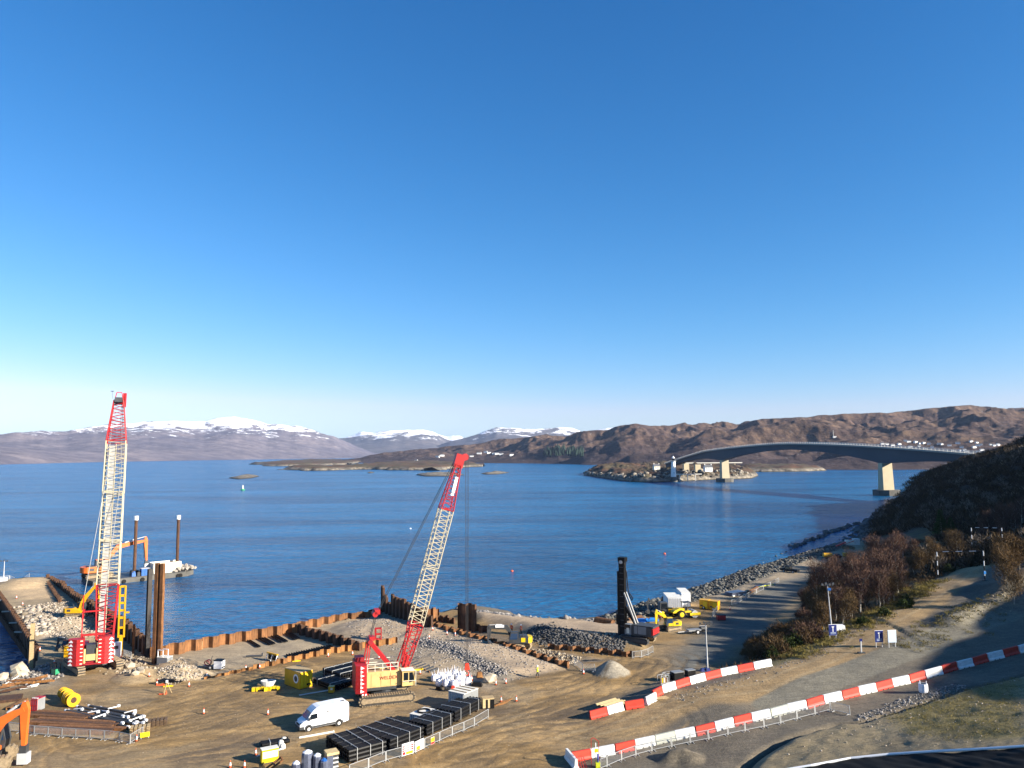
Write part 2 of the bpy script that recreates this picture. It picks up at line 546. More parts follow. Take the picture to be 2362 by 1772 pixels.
def ground_h(X, Y, rough=True):
    X = np.asarray(X, float); Y = np.asarray(Y, float)
    b = np.minimum(tps(X, Y), 165)
    fl = sm(sdp(X, Y, FLAT), -7, 1)
    b = b * (1 - fl)
    b = np.where((X < 30) & (Y < 130) & (fl < .5), np.maximum(b, 0), b)
    for h in HEAPS:
        b = b + heap_h(X, Y, h) * (1 + .12 * fbm(X, Y, 1.6, 3, 4))
    c = sm(sdp(X, Y, CELL), -.3, 1.5)
    b = b - c * .35
    pit = sm(sdp(X, Y, PIT), 0, 4)
    b = b - pit * .7
    pl = sm(sdp(X, Y, PLAT), -1.5, 2.5)
    b = b + pl * 1.6
    bd = dist_poly(X, Y, BAND)
    side = sm(sdp(X, Y, gp([(965, 1482), (1020, 1500), (1080, 1530), (1160, 1562), (1290, 1540), (1000, 1440)])), -1.5, 1.5)
    b = b + side * .55
    dd = dist_poly(X, Y, DITCH)
    b = b - .55 * np.exp(-(dd / .55) ** 2)
    b = b + 1.0 * np.exp(-(dist_poly(X, Y, BERM) / 2.2) ** 2)
    emb = sm(sdp(X, Y, DITCH + [(80, 60), (30, 60)]), -.2, 2.)
    b = b + emb * .5
    if rough:
        hill = sm(b, 2, 16) * (X > 60)
        b = b + fbm(X, Y, 34, 4, 9) * 3.5 * hill + fbm(X, Y, 7, 3, 2) * (.10 + .9 * hill) + fbm(X, Y, 1.7, 2, 5) * (.04 + .25 * emb * .4)
    ds = dist_poly(X, Y, SOFT)
    b = np.minimum(b, SEA + .1 + ds * (.19 + .5 * sm(X, 130, 165) * sm(Y, 265, 300)) + np.maximum(0, ds - 20) * 1.5 + (fbm(X, Y, 3, 2, 8) * .25 if rough else 0))
    L = sdp(X, Y, LAND)
    return np.where(L > 0, b, np.maximum(-9, np.where(ds < 40, SEA - .05 - ds * .3, -9)))


GRID = {}


def gz(x, y):
    """height of the built ground mesh"""
    i = (x / y + .98) / 1.96 * (GRID['nc'] - 1); j = math.log(y / 48) / math.log(760 / 48) * (GRID['nr'] - 1)
    i = min(max(i, 0), GRID['nc'] - 1.001); j = min(max(j, 0), GRID['nr'] - 1.001)
    a, b = int(i), int(j); u, v = i - a, j - b
    z = GRID['z']
    return float((z[b, a] * (1 - u) + z[b, a + 1] * u) * (1 - v) + (z[b + 1, a] * (1 - u) + z[b + 1, a + 1] * u) * v)


def at(px, py, z0=0.0):
    """ground point seen at a pixel"""
    z = z0
    for _ in range(9):
        p = G(px, py, z)
        z = .4 * z + .6 * gz(p.x, p.y)
    p = G(px, py, z)
    return Vector((p.x, p.y, gz(p.x, p.y)))


def link_mesh(name, V, Fc, mats, cols=None, smooth=True, parent=None):
    me = bpy.data.meshes.new(name)
    V = np.asarray(V, dtype=np.float32); Fc = np.asarray(Fc, dtype=np.int32)
    k = Fc.shape[1]
    me.vertices.add(len(V)); me.vertices.foreach_set('co', V.ravel())
    me.loops.add(Fc.size); me.loops.foreach_set('vertex_index', Fc.ravel())
    me.polygons.add(len(Fc)); me.polygons.foreach_set('loop_start', np.arange(len(Fc), dtype=np.int32) * k)
    if smooth: me.polygons.foreach_set('use_smooth', np.ones(len(Fc), bool))
    for q in (mats if isinstance(mats, list) else [mats]): me.materials.append(q)
    if cols is not None:
        a = me.color_attributes.new('Col', 'FLOAT_COLOR', 'POINT')
        a.data.foreach_set('color', np.c_[cols, np.ones(len(cols))].astype(np.float32).ravel())
    me.update(calc_edges=True)
    me.validate()
    o = bpy.data.objects.new(name, me)
    COL.objects.link(o)
    if parent is not None: o.parent = parent
    return o


def grid_faces(nr, nc):
    i = np.arange(nr * nc).reshape(nr, nc)
    return np.stack([i[:-1, :-1], i[:-1, 1:], i[1:, 1:], i[1:, :-1]], -1).reshape(-1, 4)


def nodes(m):
    m.use_nodes = True
    return m.node_tree, m.node_tree.nodes['Principled BSDF']


def tex(n, typ, vec, **k):
    t = n.nodes.new(typ)
    for a, b in k.items():
        if a in t.inputs: t.inputs[a].default_value = b
        else: setattr(t, a, b)
    if vec is not None: n.links.new(vec, t.inputs['Vector'])
    return t


def mixc(n, typ, fac, a, b):
    x = n.nodes.new('ShaderNodeMix'); x.data_type = 'RGBA'; x.blend_type = typ
    for s, v in ((0, fac), (6, a), (7, b)):
        if hasattr(v, 'is_output') or isinstance(v, bpy.types.NodeSocket): n.links.new(v, x.inputs[s])
        elif s == 0: x.inputs[0].default_value = v
        else: x.inputs[s].default_value = (*v, 1)
    return x.outputs[2]


def ramp(n, src, p0, p1, c0=(0, 0, 0), c1=(1, 1, 1)):
    r = n.nodes.new('ShaderNodeValToRGB')
    r.color_ramp.elements[0].position = p0; r.color_ramp.elements[1].position = p1
    r.color_ramp.elements[0].color = (*c0, 1); r.color_ramp.elements[1].color = (*c1, 1)
    n.links.new(src, r.inputs[0])
    return r.outputs[0]


def ground_mat():
    m = bpy.data.materials.new('earth_and_gravel')
    n, b = nodes(m)
    tc = n.nodes.new('ShaderNodeTexCoord'); o = tc.outputs['Object']
    vc = n.nodes.new('ShaderNodeVertexColor'); vc.layer_name = 'Col'
    n1 = tex(n, 'ShaderNodeTexNoise', o, Scale=.16, Detail=7, Roughness=.68)
    n2 = tex(n, 'ShaderNodeTexNoise', o, Scale=3.2, Detail=6, Roughness=.75)
    c = mixc(n, 'MULTIPLY', 1.0, vc.outputs[0], ramp(n, n1.outputs[0], .3, .72, (.68, .68, .7), (1.28, 1.26, 1.22)))
    c = mixc(n, 'MULTIPLY', 1.0, c, ramp(n, n2.outputs[0], .28, .75, (.66, .65, .64), (1.32, 1.32, 1.32)))
    n5 = tex(n, 'ShaderNodeTexNoise', o, Scale=11, Detail=4, Roughness=.8)
    c = mixc(n, 'MULTIPLY', 1.0, c, ramp(n, n5.outputs[0], .34, .66, (.74, .73, .72), (1.26, 1.26, 1.26)))
    mpw = n.nodes.new('ShaderNodeMapping'); mpw.inputs['Scale'].default_value = (.5, 2.2, 1); mpw.inputs['Rotation'].default_value = (0, 0, -.5); n.links.new(o, mpw.inputs[0])
    n6 = tex(n, 'ShaderNodeTexNoise', mpw.outputs[0], Scale=1.0, Detail=6, Roughness=.72, Distortion=.8)
    c = mixc(n, 'MULTIPLY', 1.0, c, ramp(n, n6.outputs[0], .36, .64, (.78, .77, .75), (1.2, 1.19, 1.17)))
    vo = tex(n, 'ShaderNodeTexVoronoi', o, Scale=1.1)
    c = mixc(n, 'MIX', ramp(n, vo.outputs['Distance'], .045, .09, (.22,) * 3, (0,) * 3), c, (.5, .45, .38))
    n.links.new(c, b.inputs['Base Color'])
    b.inputs['Roughness'].default_value = .95
    bp = n.nodes.new('ShaderNodeBump'); bp.inputs['Strength'].default_value = .55; bp.inputs['Distance'].default_value = .16
    n.links.new(n2.outputs[0], bp.inputs['Height'])
    n.links.new(bp.outputs[0], b.inputs['Normal'])
    return m


def build_ground():
    nc, nr = 700, 620
    tx = np.r_[np.linspace(-.98, .98, nc), np.linspace(1.0, 3.2, 60)]
    nc2 = len(tx)
    ys = 48 * (760 / 48) ** np.linspace(0, 1, nr)
    Y = np.repeat(ys[:, None], nc2, 1)
    X = Y * tx[None, :]
    x, y = X.ravel(), Y.ravel()
    z = ground_h(x, y)
    DIRT = np.array((.25, .165, .068)); PALE = np.array((.42, .295, .15)); GRAV = np.array((.34, .285, .225)); PINK = np.array((.43, .35, .275))
    GREY = np.array((.15, .14, .125)); DARK = np.array((.085, .078, .066)); GRASS = np.array((.125, .115, .025)); HEATH = np.array((.05, .032, .02)); MUD = np.array((.125, .088, .046)); TAR = np.array((.13, .135, .135)); SHORE = np.array((.10, .095, .08))
    c = np.repeat(DIRT[None], len(x), 0)

    def mixin(mask, col, amt=1.):
        nonlocal c
        k = (np.clip(mask, 0, 1) * amt)[:, None]
        c = c * (1 - k) + col * k
    rr0 = random.Random(15)
    nz = fbm(x, y, 9, 4, 11); nz2 = fbm(x, y, 2.5, 3, 14)
    st = fbm(x * .35 + y * .2, y * 1.4 - x * .4, 5, 4, 21)
    mixin(sm(st, -.05, .45), PALE, .75)
    mixin(sm(-st, .15, .5), MUD, .55)
    pz = fbm(x, y, 16, 5, 41)
    mixin(sm(pz, .12, .34), np.array((.25, .2, .135)), .7)
    mixin(sm(-pz, .2, .4), np.array((.14, .1, .056)), .6)
    mixin(sm(sdp(x, y, CELL) + nz, -.5, .8), np.array((.36, .305, .235)))
    mixin(sm(sdp(x, y, gp([(770, 1450), (880, 1408), (985, 1440), (1000, 1445), (1310, 1540), (1190, 1572), (1130, 1600), (1000, 1560), (905, 1560), (830, 1560), (820, 1495), (700, 1460)])) + nz * 2, -1, 1.5), GRAV)
    mixin(sm(sdp(x, y, gp([(790, 1440), (860, 1415), (940, 1430), (960, 1450), (1060, 1475), (1180, 1510), (1300, 1545), (1180, 1565), (1100, 1530), (1030, 1490), (900, 1480), (820, 1470)])) + nz * 2, -1, 1.5), PINK)
    mixin(sm(sdp(x, y, PLAT) + nz * 2, -1, 2), np.array((.40, .32, .25)))
    mixin(sm(sdp(x, y, PIT) + nz2, 0, 1.5), np.array((.24, .19, .14)))
    mixin(sm(-dist_poly(x, y, BAND) + nz2, -2.2, -.8), np.array((.22, .21, .2)), .8)
    # causeway: pale crushed rock at its far end, grey track nearer
    mixin(sm(sdp(x, y, gp([(-150, 1345), (0, 1335), (100, 1328), (140, 1352), (340, 1505), (330, 1560), (250, 1560), (120, 1520), (60, 1530), (0, 1380)])) + nz * 2, -1, 2), np.array((.36, .29, .2)))
    mixin(sm(sdp(x, y, gp([(70, 1420), (180, 1385), (215, 1420), (235, 1470), (90, 1475)])) + nz2 * 2, -1, 2), np.array((.5, .42, .33)))
    mixin(sm(sdp(x, y, gp([(60, 1335), (95, 1332), (130, 1380), (60, 1385), (20, 1370), (20, 1350)])) + nz * 1, -1, 2), np.array((.55, .42, .28)))
    mixin(sm(sdp(x, y, gp([(-100, 1545), (60, 1530), (150, 1545), (160, 1580), (0, 1600), (-100, 1620)])) + nz * 2, -1, 2), np.array((.27, .245, .21)))
    for hh, cl in ((0, (.5, .42, .32)), (1, (.45, .36, .26)), (2, (.29, .275, .25)), (11, (.4, .31, .2))):
        mixin(sm(heap_h(x, y, HEAPS[hh]), .02, .2), np.array(cl))
    # tarmac car park and shore strip
    CARPK = gp([(1560, 1470), (1640, 1420), (1740, 1345), (1850, 1290), (1900, 1280), (1895, 1328), (1850, 1372), (1790, 1446), (1700, 1505), (1620, 1550), (1540, 1560)])
    mixin(sm(sdp(x, y, CARPK) + nz * 3, -2, 4), TAR)
    mixin(sm(sdp(x, y, gp([(1590, 1350), (1700, 1330), (1900, 1265), (2000, 1240), (1990, 1262), (1850, 1325), (1730, 1370), (1640, 1400)])) + nz * 3, -3, 3), np.array((.31, .26, .2)))
    ds = dist_poly(x, y, SOFT)
    mixin(sm(-z, .3, 1.2), SHORE)
    # upper road and embankment
    up = sm(-sdp(x, y, FLAT), -1, 5) * (y < 330)
    mixin(up, np.array((.14, .125, .105)))
    mixin(up * sm(nz, -.1, .4), np.array((.2, .17, .135)), .6)
    hill = np.maximum(sm(z, 9.5, 13) * (x > 70), sm(x, 128, 150) * sm(y, 262, 285))
    slope = sm(sdp(x, y, gp([(1640, 1548), (1780, 1470), (1870, 1372), (1905, 1320), (2000, 1270), (2060, 1220), (2400, 1100), (2500, 1150), (2330, 1255, 12), (2180, 1340, 8), (2080, 1385, 6.4), (1960, 1440, 4.8), (1790, 1525, 3)])) + nz * 2, -1, 2)
    mixin(np.maximum(slope, hill), np.array((.055, .04, .022)))
    mixin(slope * sm(nz2, -.2, .3), GRASS, .7)
    verge = sm(-dist_poly(x, y, gp([(1800, 1528, 3), (1960, 1455, 4.7), (2080, 1395, 6.2), (2160, 1345, 7.6)])) + nz * 2, -4.2, -1.5)
    mixin(verge, np.array((.2, .165, .06)), .8)
    mixin(hill, HEATH)
    mixin(hill * sm(nz, 0, .5), np.array((.1, .06, .03)), .7)
    tr = dist_poly(x, y, TRACK)
    mixin(sm(-tr + nz * 1.2, -4.8, -2.9), np.array((.33, .235, .125)))
    mixin(sm(-np.abs(tr - 1.2), -.5, -.1), np.array((.40, .31, .19)), .7)
    mixin(sm(-dist_poly(x, y, TARM), -3.1, -2.5), np.array((.2, .192, .165)))
    emb = sm(sdp(x, y, DITCH + [(80, 60), (30, 60)]), -.2, .6)
    mixin(emb, np.array((.27, .225, .145)))
    mixin(emb * sm(sdp(x, y, gp([(2050, 1650, 3), (2250, 1585, 4), (2362, 1560, 5), (2362, 1720, 6), (2250, 1740, 5), (2110, 1700, 4)])) + nz * 2, -1, 2.5), np.array((.2, .165, .05)), .85)
    mixin(sm(-np.abs(dist_poly(x, y, DITCH)), -.5, -.1), np.array((.06, .055, .045)), .8)
    # damp ground and wheel ruts in the yard
    for q, rw_ in (((560, 1712), 5.5), ((610, 1722), 3.5), ((480, 1740), 4.5), ((1130, 1640), 3.5), ((1290, 1655), 4), ((800, 1560), 3)):
        e = G(*q, 0)
        mixin(sm(-np.hypot(x - e.x, (y - e.y) * 1.4) / rw_ + nz * .9, -1, -.35), np.array((.125, .092, .062)), .75)
    for k in range(34):
        a = rr0.uniform(150, 1300); b0 = rr0.uniform(1590, 1760)
        e = G(a, b0, 0); an = rr0.uniform(-.1, .75); l = rr0.uniform(5, 16); cv = rr0.uniform(-.05, .05)
        pp = [(e.x + math.cos(an + cv * j) * l * j / 5, e.y + math.sin(an + cv * j * 3) * l * j / 5) for j in range(6)]
        for off in (0, 1.9):
            d = dist_poly(x, y, [(p[0] - math.sin(an) * off, p[1] + math.cos(an) * off) for p in pp])
            kk = sm(-d, -.3, -.12)
            mixin(kk, MUD if k % 2 else PALE, .55); z = z - kk * .045
    rr = random.Random(5)
    for pts in ([(1000, 1760), (1150, 1690), (1330, 1640), (1450, 1600), (1520, 1520)], [(200, 1740), (500, 1690), (640, 1640), (900, 1660), (1180, 1620), (1300, 1590)], [(300, 1600), (500, 1570), (700, 1530), (820, 1520)], [(420, 1640), (600, 1610), (760, 1630)], [(1060, 1740), (1260, 1700), (1500, 1680)], [(260, 1690), (420, 1650), (560, 1600), (640, 1550)], [(1200, 1600), (1320, 1580), (1420, 1560), (1480, 1530)]):
        d = dist_poly(x, y, gp(pts))
        for off in (.0, 1.9, 4.4, 6.3):
            k = sm(-np.abs(d - off + nz2 * .5), -.42, -.1)
            mixin(k * sm(nz, -.4, .3), PALE if rr.random() < .55 else MUD, .6)
            z = z - .05 * k * (z > -.5)
    c = c * np.array((.93, .885, .76)) * .94
    GRID.update(nc=nc, nr=nr, z=z.reshape(nr, nc2)[:, :nc])
    o = link_mesh('ground', np.c_[x, y, z], grid_faces(nr, nc2), ground_mat(), c)
    tag(o, kind='structure')
    return o


build_ground()


# ---------------------------------------------------------------- sea
def sea_mat():
    m = bpy.data.materials.new('sea_water')
    n, b = nodes(m)
    tc = n.nodes.new('ShaderNodeTexCoord'); o = tc.outputs['Object']
    mp = n.nodes.new('ShaderNodeMapping'); mp.inputs['Scale'].default_value = (.55, 1, 1); mp.inputs['Rotation'].default_value = (0, 0, .25)
    n.links.new(o, mp.inputs[0])
    w1 = tex(n, 'ShaderNodeTexNoise', mp.outputs[0], Scale=.65, Detail=5, Roughness=.62)
    w2 = tex(n, 'ShaderNodeTexNoise', mp.outputs[0], Scale=.055, Detail=4, Roughness=.6)
    mp2 = n.nodes.new('ShaderNodeMapping'); mp2.inputs['Scale'].default_value = (.28, 1, 1); mp2.inputs['Rotation'].default_value = (0, 0, .12)
    n.links.new(o, mp2.inputs[0])
    st = tex(n, 'ShaderNodeTexNoise', mp2.outputs[0], Scale=.011, Detail=6, Roughness=.66, Distortion=.6)
    c = mixc(n, 'MIX', ramp(n, st.outputs[0], .4, .62), (.0015, .058, .165), (.003, .118, .285))
    n.links.new(c, b.inputs['Base Color'])
    b.inputs['IOR'].default_value = 1.4
    b.inputs['Roughness'].default_value = .2
    b.inputs['Specular IOR Level'].default_value = .3
    w3 = tex(n, 'ShaderNodeTexNoise', mp.outputs[0], Scale=.15, Detail=4, Roughness=.6)
    a0 = n.nodes.new('ShaderNodeMath'); a0.operation = 'MULTIPLY_ADD'; a0.inputs[1].default_value = 2.0
    n.links.new(w3.outputs[0], a0.inputs[0]); n.links.new(w1.outputs[0], a0.inputs[2])
    c = mixc(n, 'MULTIPLY', 1.0, c, ramp(n, w1.outputs[0], .38, .62, (.68, .72, .76), (1.24, 1.2, 1.16)))
    n.links.new(c, b.inputs['Base Color'])
    ad = n.nodes.new('ShaderNodeMath'); ad.operation = 'MULTIPLY_ADD'; ad.inputs[1].default_value = 3.2
    n.links.new(w2.outputs[0], ad.inputs[0]); n.links.new(a0.outputs[0], ad.inputs[2])
    bp = n.nodes.new('ShaderNodeBump'); bp.inputs['Distance'].default_value = 2.6
    n.links.new(ramp(n, st.outputs[0], .35, .7, (1, 1, 1), (.6, .6, .6)), bp.inputs['Strength'])
    n.links.new(ad.outputs[0], bp.inputs['Height'])
    n.links.new(bp.outputs[0], b.inputs['Normal'])
    return m


s_ = MB()
s_.add([(-14000, 20, SEA), (14000, 20, SEA), (26000, 26000, SEA), (-26000, 26000, SEA)], [(0, 1, 2, 3)])
tag(s_.build('sea', sea_mat()), kind='structure')


# ---------------------------------------------------------------- hills and islands
def hill_mat(name, low, high, dark, scale, snow=None, rock=(.3, .29, .28), hz=1.0, bump=.6, rockamt=.25, lowveg=0):
    m = bpy.data.materials.new(name)
    n, b = nodes(m)
    tc = n.nodes.new('ShaderNodeTexCoord'); o = tc.outputs['Object']
    n1 = tex(n, 'ShaderNodeTexNoise', o, Scale=scale, Detail=8, Roughness=.7)
    n2 = tex(n, 'ShaderNodeTexNoise', o, Scale=scale * 5, Detail=6, Roughness=.75)
    c = mixc(n, 'MIX', ramp(n, n1.outputs[0], .36, .62), low, high)
    c = mixc(n, 'MIX', ramp(n, n2.outputs[0], .4, .62, (.75,) * 3, (0,) * 3), c, dark)
    if lowveg:
        sz = n.nodes.new('ShaderNodeSeparateXYZ'); n.links.new(o, sz.inputs[0])
        mz = n.nodes.new('ShaderNodeMath'); mz.operation = 'MULTIPLY_ADD'; mz.inputs[1].default_value = 150.0
        n.links.new(n1.outputs[0], mz.inputs[0]); n.links.new(sz.outputs[2], mz.inputs[2])
        mv = n.nodes.new('ShaderNodeMapRange'); mv.inputs[1].default_value = lowveg + 55; mv.inputs[2].default_value = lowveg + 105; mv.inputs[3].default_value = .85; mv.inputs[4].default_value = 0.0
        n.links.new(mz.outputs[0], mv.inputs[0])
        c = mixc(n, 'MIX', mv.outputs[0], c, (.05, .038, .04))
    n3 = tex(n, 'ShaderNodeTexNoise', o, Scale=scale * 9, Detail=6, Roughness=.8)
    rk = ramp(n, n3.outputs[0], .6, .66, (0,) * 3, (rockamt * 2,) * 3)
    c = mixc(n, 'MIX', rk, c, rock)
    if snow:
        sx = n.nodes.new('ShaderNodeSeparateXYZ'); n.links.new(o, sx.inputs[0])
        mp = n.nodes.new('ShaderNodeMapping'); mp.inputs['Scale'].default_value = (.5, .5, 2.2); n.links.new(o, mp.inputs[0])
        n4 = tex(n, 'ShaderNodeTexNoise', mp.outputs[0], Scale=snow[2], Detail=12, Roughness=.74)
        ma = n.nodes.new('ShaderNodeMapRange'); ma.inputs[1].default_value = snow[0]; ma.inputs[2].default_value = snow[1]
        n.links.new(sx.outputs[2], ma.inputs[0])
        ad = n.nodes.new('ShaderNodeMath'); ad.operation = 'MULTIPLY_ADD'; ad.inputs[1].default_value = .62
        mu4 = n.nodes.new('ShaderNodeMath'); mu4.operation = 'MULTIPLY_ADD'; mu4.inputs[1].default_value = 1.7; mu4.inputs[2].default_value = -.35
        n.links.new(n4.outputs[0], mu4.inputs[0])
        n.links.new(ma.outputs[0], ad.inputs[0]); n.links.new(mu4.outputs[0], ad.inputs[2])
        c = mixc(n, 'MIX', ramp(n, ad.outputs[0], .9, .99), c, (.88, .89, .92))
    n.links.new(c, b.inputs['Base Color'])
    b.inputs['Roughness'].default_value = .95
    b.inputs['Specular IOR Level'].default_value = .1
    if bump:
        bp = n.nodes.new('ShaderNodeBump'); bp.inputs['Strength'].default_value = bump; bp.inputs['Distance'].default_value = .12 / scale
        n.links.new(n1.outputs[0], bp.inputs['Height']); n.links.new(bp.outputs[0], b.inputs['Normal'])
    return m


def range_mesh(name, mat, sky, shore, ridge, nc, nr, amp, ns, back=1.35, seed=0, power=1.0, rid=.5, x0=None, x1=None):
    """a range of hills: sky = skyline points (px, py), shore / ridge = distances along y (px, metres)"""
    sx = [p[0] for p in sky]; sy = [p[1] for p in sky]
    u = np.linspace(sx[0], sx[-1], nc)
    top = np.interp(u, sx, sy)
    top = top + fbm(u, u * 0 + seed * 5.5, 26, 4, seed) * 2.2
    yr = np.interp(u, [p[0] for p in ridge], [p[1] for p in ridge])
    ys = np.interp(u, [p[0] for p in shore], [p[1] for p in shore])
    dirs = [ray(a, b) for a, b in zip(u, top)]
    tx = np.array([d.x / d.y for d in dirs]); hz = np.array([CZ + d.z / d.y * Y for d, Y in zip(dirs, yr)])
    t = np.r_[np.linspace(-.03, 1, nr), np.linspace(1, back, nr // 4 + 1)[1:]]
    Y = ys[None] + (yr - ys)[None] * t[:, None]
    X = tx[None] * Y
    amp = amp * np.clip((hz - SEA) / 130, .04, 1)[None]
    n = fbm(X, Y, ns, 6, seed, .55) * .55 + (ridged(X, Y, ns * 1.6, 5, seed + 30) - .4) * rid
    tt = np.clip(t, 0, 1)[:, None]
    shape = tt ** power
    env = np.clip(t, 0, 1)[:, None] ** .6 * (1 - .8 * np.exp(-((t[:, None] - 1) / .05) ** 2))
    Z = SEA + (hz[None] - SEA) * shape + amp * n * env
    fall = np.clip((t - 1) / (back - 1), 0, 1)[:, None]
    Z = Z * (1 - fall * .55) + amp * .5 * n * fall
    # nothing in front may stick out above the skyline
    lim = CZ + (hz - CZ)[None] * Y / yr[None]
    Z = np.minimum(Z, lim - np.abs(1 - t)[:, None] * np.abs(amp) * .06)
    Z = np.where(t[:, None] <= 0, SEA - 4, Z)
    o = link_mesh(name, np.c_[X.ravel(), Y.ravel(), Z.ravel()], grid_faces(len(t), nc), mat)
    return tag(o, kind='structure')


HEATHER = hill_mat('moor_far', (.135, .125, .155), (.235, .2, .205), (.09, .085, .11), .0016, (60, 430, .011), rock=(.3, .26, .24), bump=.5)
FARSNOW = hill_mat('moor_farther', (.10, .10, .12), (.16, .14, .14), (.07, .07, .08), .0012, (110, 420, .0055), bump=.4)
SNOWY = hill_mat('snow_peak', (.2, .2, .24), (.3, .3, .34), (.16, .16, .2), .0012, (-100, 300, .004), bump=.4)
MOOR = hill_mat('moor_near', (.085, .057, .05), (.17, .112, .074), (.036, .027, .029), .007, rock=(.26, .25, .24), bump=.9, rockamt=.34, lowveg=38)
range_mesh('mountain', HEATHER, [(-500, 1020), (-200, 1015), (0, 1001), (40, 996), (85, 992), (150, 992), (190, 984), (240, 976), (300, 972), (380, 969), (430, 970), (470, 972), (510, 964), (540, 962), (575, 967), (620, 978), (680, 982), (720, 992), (770, 1008), (800, 1020), (860, 1044), (905, 1056), (935, 1062)],
           [(-500, 3000), (0, 3450), (600, 6200), (940, 7800)], [(-500, 6500), (0, 7000), (500, 9000), (940, 9300)], 330, 60, 150, 1500, seed=1, rid=.7)
range_mesh('mountain', FARSNOW, [(700, 1030), (780, 1012), (830, 1006), (880, 994), (940, 990), (975, 989), (1000, 996), (1030, 1012), (1060, 1020), (1095, 1022), (1150, 1030)],
           [(700, 9500), (1150, 9500)], [(700, 12500), (1150, 12500)], 130, 36, 170, 1700, seed=5, rid=.6)
range_mesh('mountain', SNOWY, [(780, 1016), (815, 1004), (835, 996), (850, 998), (880, 1000), (940, 1006), (1000, 1004), (1010, 1001), (1030, 1005), (1060, 1004), (1070, 1010), (1100, 1020)],
           [(780, 14000), (1150, 14000)], [(780, 17000), (1150, 17000)], 120, 30, 200, 2000, seed=9)
range_mesh('mountain', FARSNOW, [(960, 1040), (1010, 1025), (1060, 1012), (1100, 1000), (1130, 988), (1142, 984), (1165, 983), (1195, 985), (1240, 987), (1290, 984), (1320, 984), (1345, 995), (1400, 986), (1440, 985), (1500, 1000), (1600, 1010)],
           [(960, 8200), (1600, 8200)], [(960, 11000), (1600, 11000)], 150, 36, 150, 1400, seed=13, rid=.6)
range_mesh('hill', MOOR, [(590, 1067), (680, 1064), (760, 1062), (830, 1056), (880, 1045), (960, 1036), (1040, 1030), (1110, 1022), (1150, 1014), (1210, 1010), (1260, 1000), (1320, 996), (1345, 992), (1400, 990), (1440, 978), (1465, 977), (1500, 983), (1545, 980), (1580, 974), (1620, 970), (1700, 974), (1760, 966), (1830, 964), (1900, 958), (1980, 953), (2060, 952), (2110, 946), (2180, 938), (2240, 934), (2290, 940), (2362, 941), (2500, 945), (2800, 960)],
           [(590, 2850), (850, 3300), (1100, 3000), (1300, 2600), (1450, 1900), (1700, 1650), (2000, 1500), (2800, 1400)], [(590, 3100), (850, 4100), (1100, 4300), (1300, 4000), (1500, 3700), (2000, 3300), (2800, 3200)], 900, 240, 115, 270, seed=21, power=.8, rid=1.0)


def island(name, mat, poly_px, hmax, seed, res=4.0, sharp=1.0, ns=30, tops=(), ragged=0.0):
    pts = gp(poly_px, SEA)
    xs = [p[0] for p in pts]; ys = [p[1] for p in pts]
    nx = max(12, int((max(xs) - min(xs)) / res)); ny = max(12, int((max(ys) - min(ys)) / (res * 1.3)))
    X, Y = np.meshgrid(np.linspace(min(xs) - 5, max(xs) + 5, nx), np.linspace(min(ys) - 5, max(ys) + 5, ny))
    d = sdp(X, Y, pts)
    w = min((max(ys) - min(ys)) * .45, hmax * 4.5) * sharp
    if ragged: d = d + fbm(X, Y, ns * .9, 4, seed + 9, .6) * w * ragged
    z = SEA - 1 + (hmax + 1) * np.clip(d / w + .06, -.3, 1) ** .0 * np.where(d > -3, np.sqrt(np.clip((d + 3) / (w + 3), 0, 1)), -1)
    k = np.clip((d + 3) / 8, 0, 1)
    z = z + k * hmax * (.6 * fbm(X, Y, ns, 6, seed, .68) + .5 * (ridged(X, Y, ns * .45, 5, seed + 4) - .4))
    for (q, rr, hh) in tops:
        c = G(*q, SEA)
        z = z + k * hh * np.exp(-((X - c.x) ** 2 + (Y - c.y) ** 2 * .5) / rr ** 2)
    o = link_mesh(name, np.c_[X.ravel(), Y.ravel(), z.ravel()], grid_faces(ny, nx), mat)
    return tag(o, kind='structure')


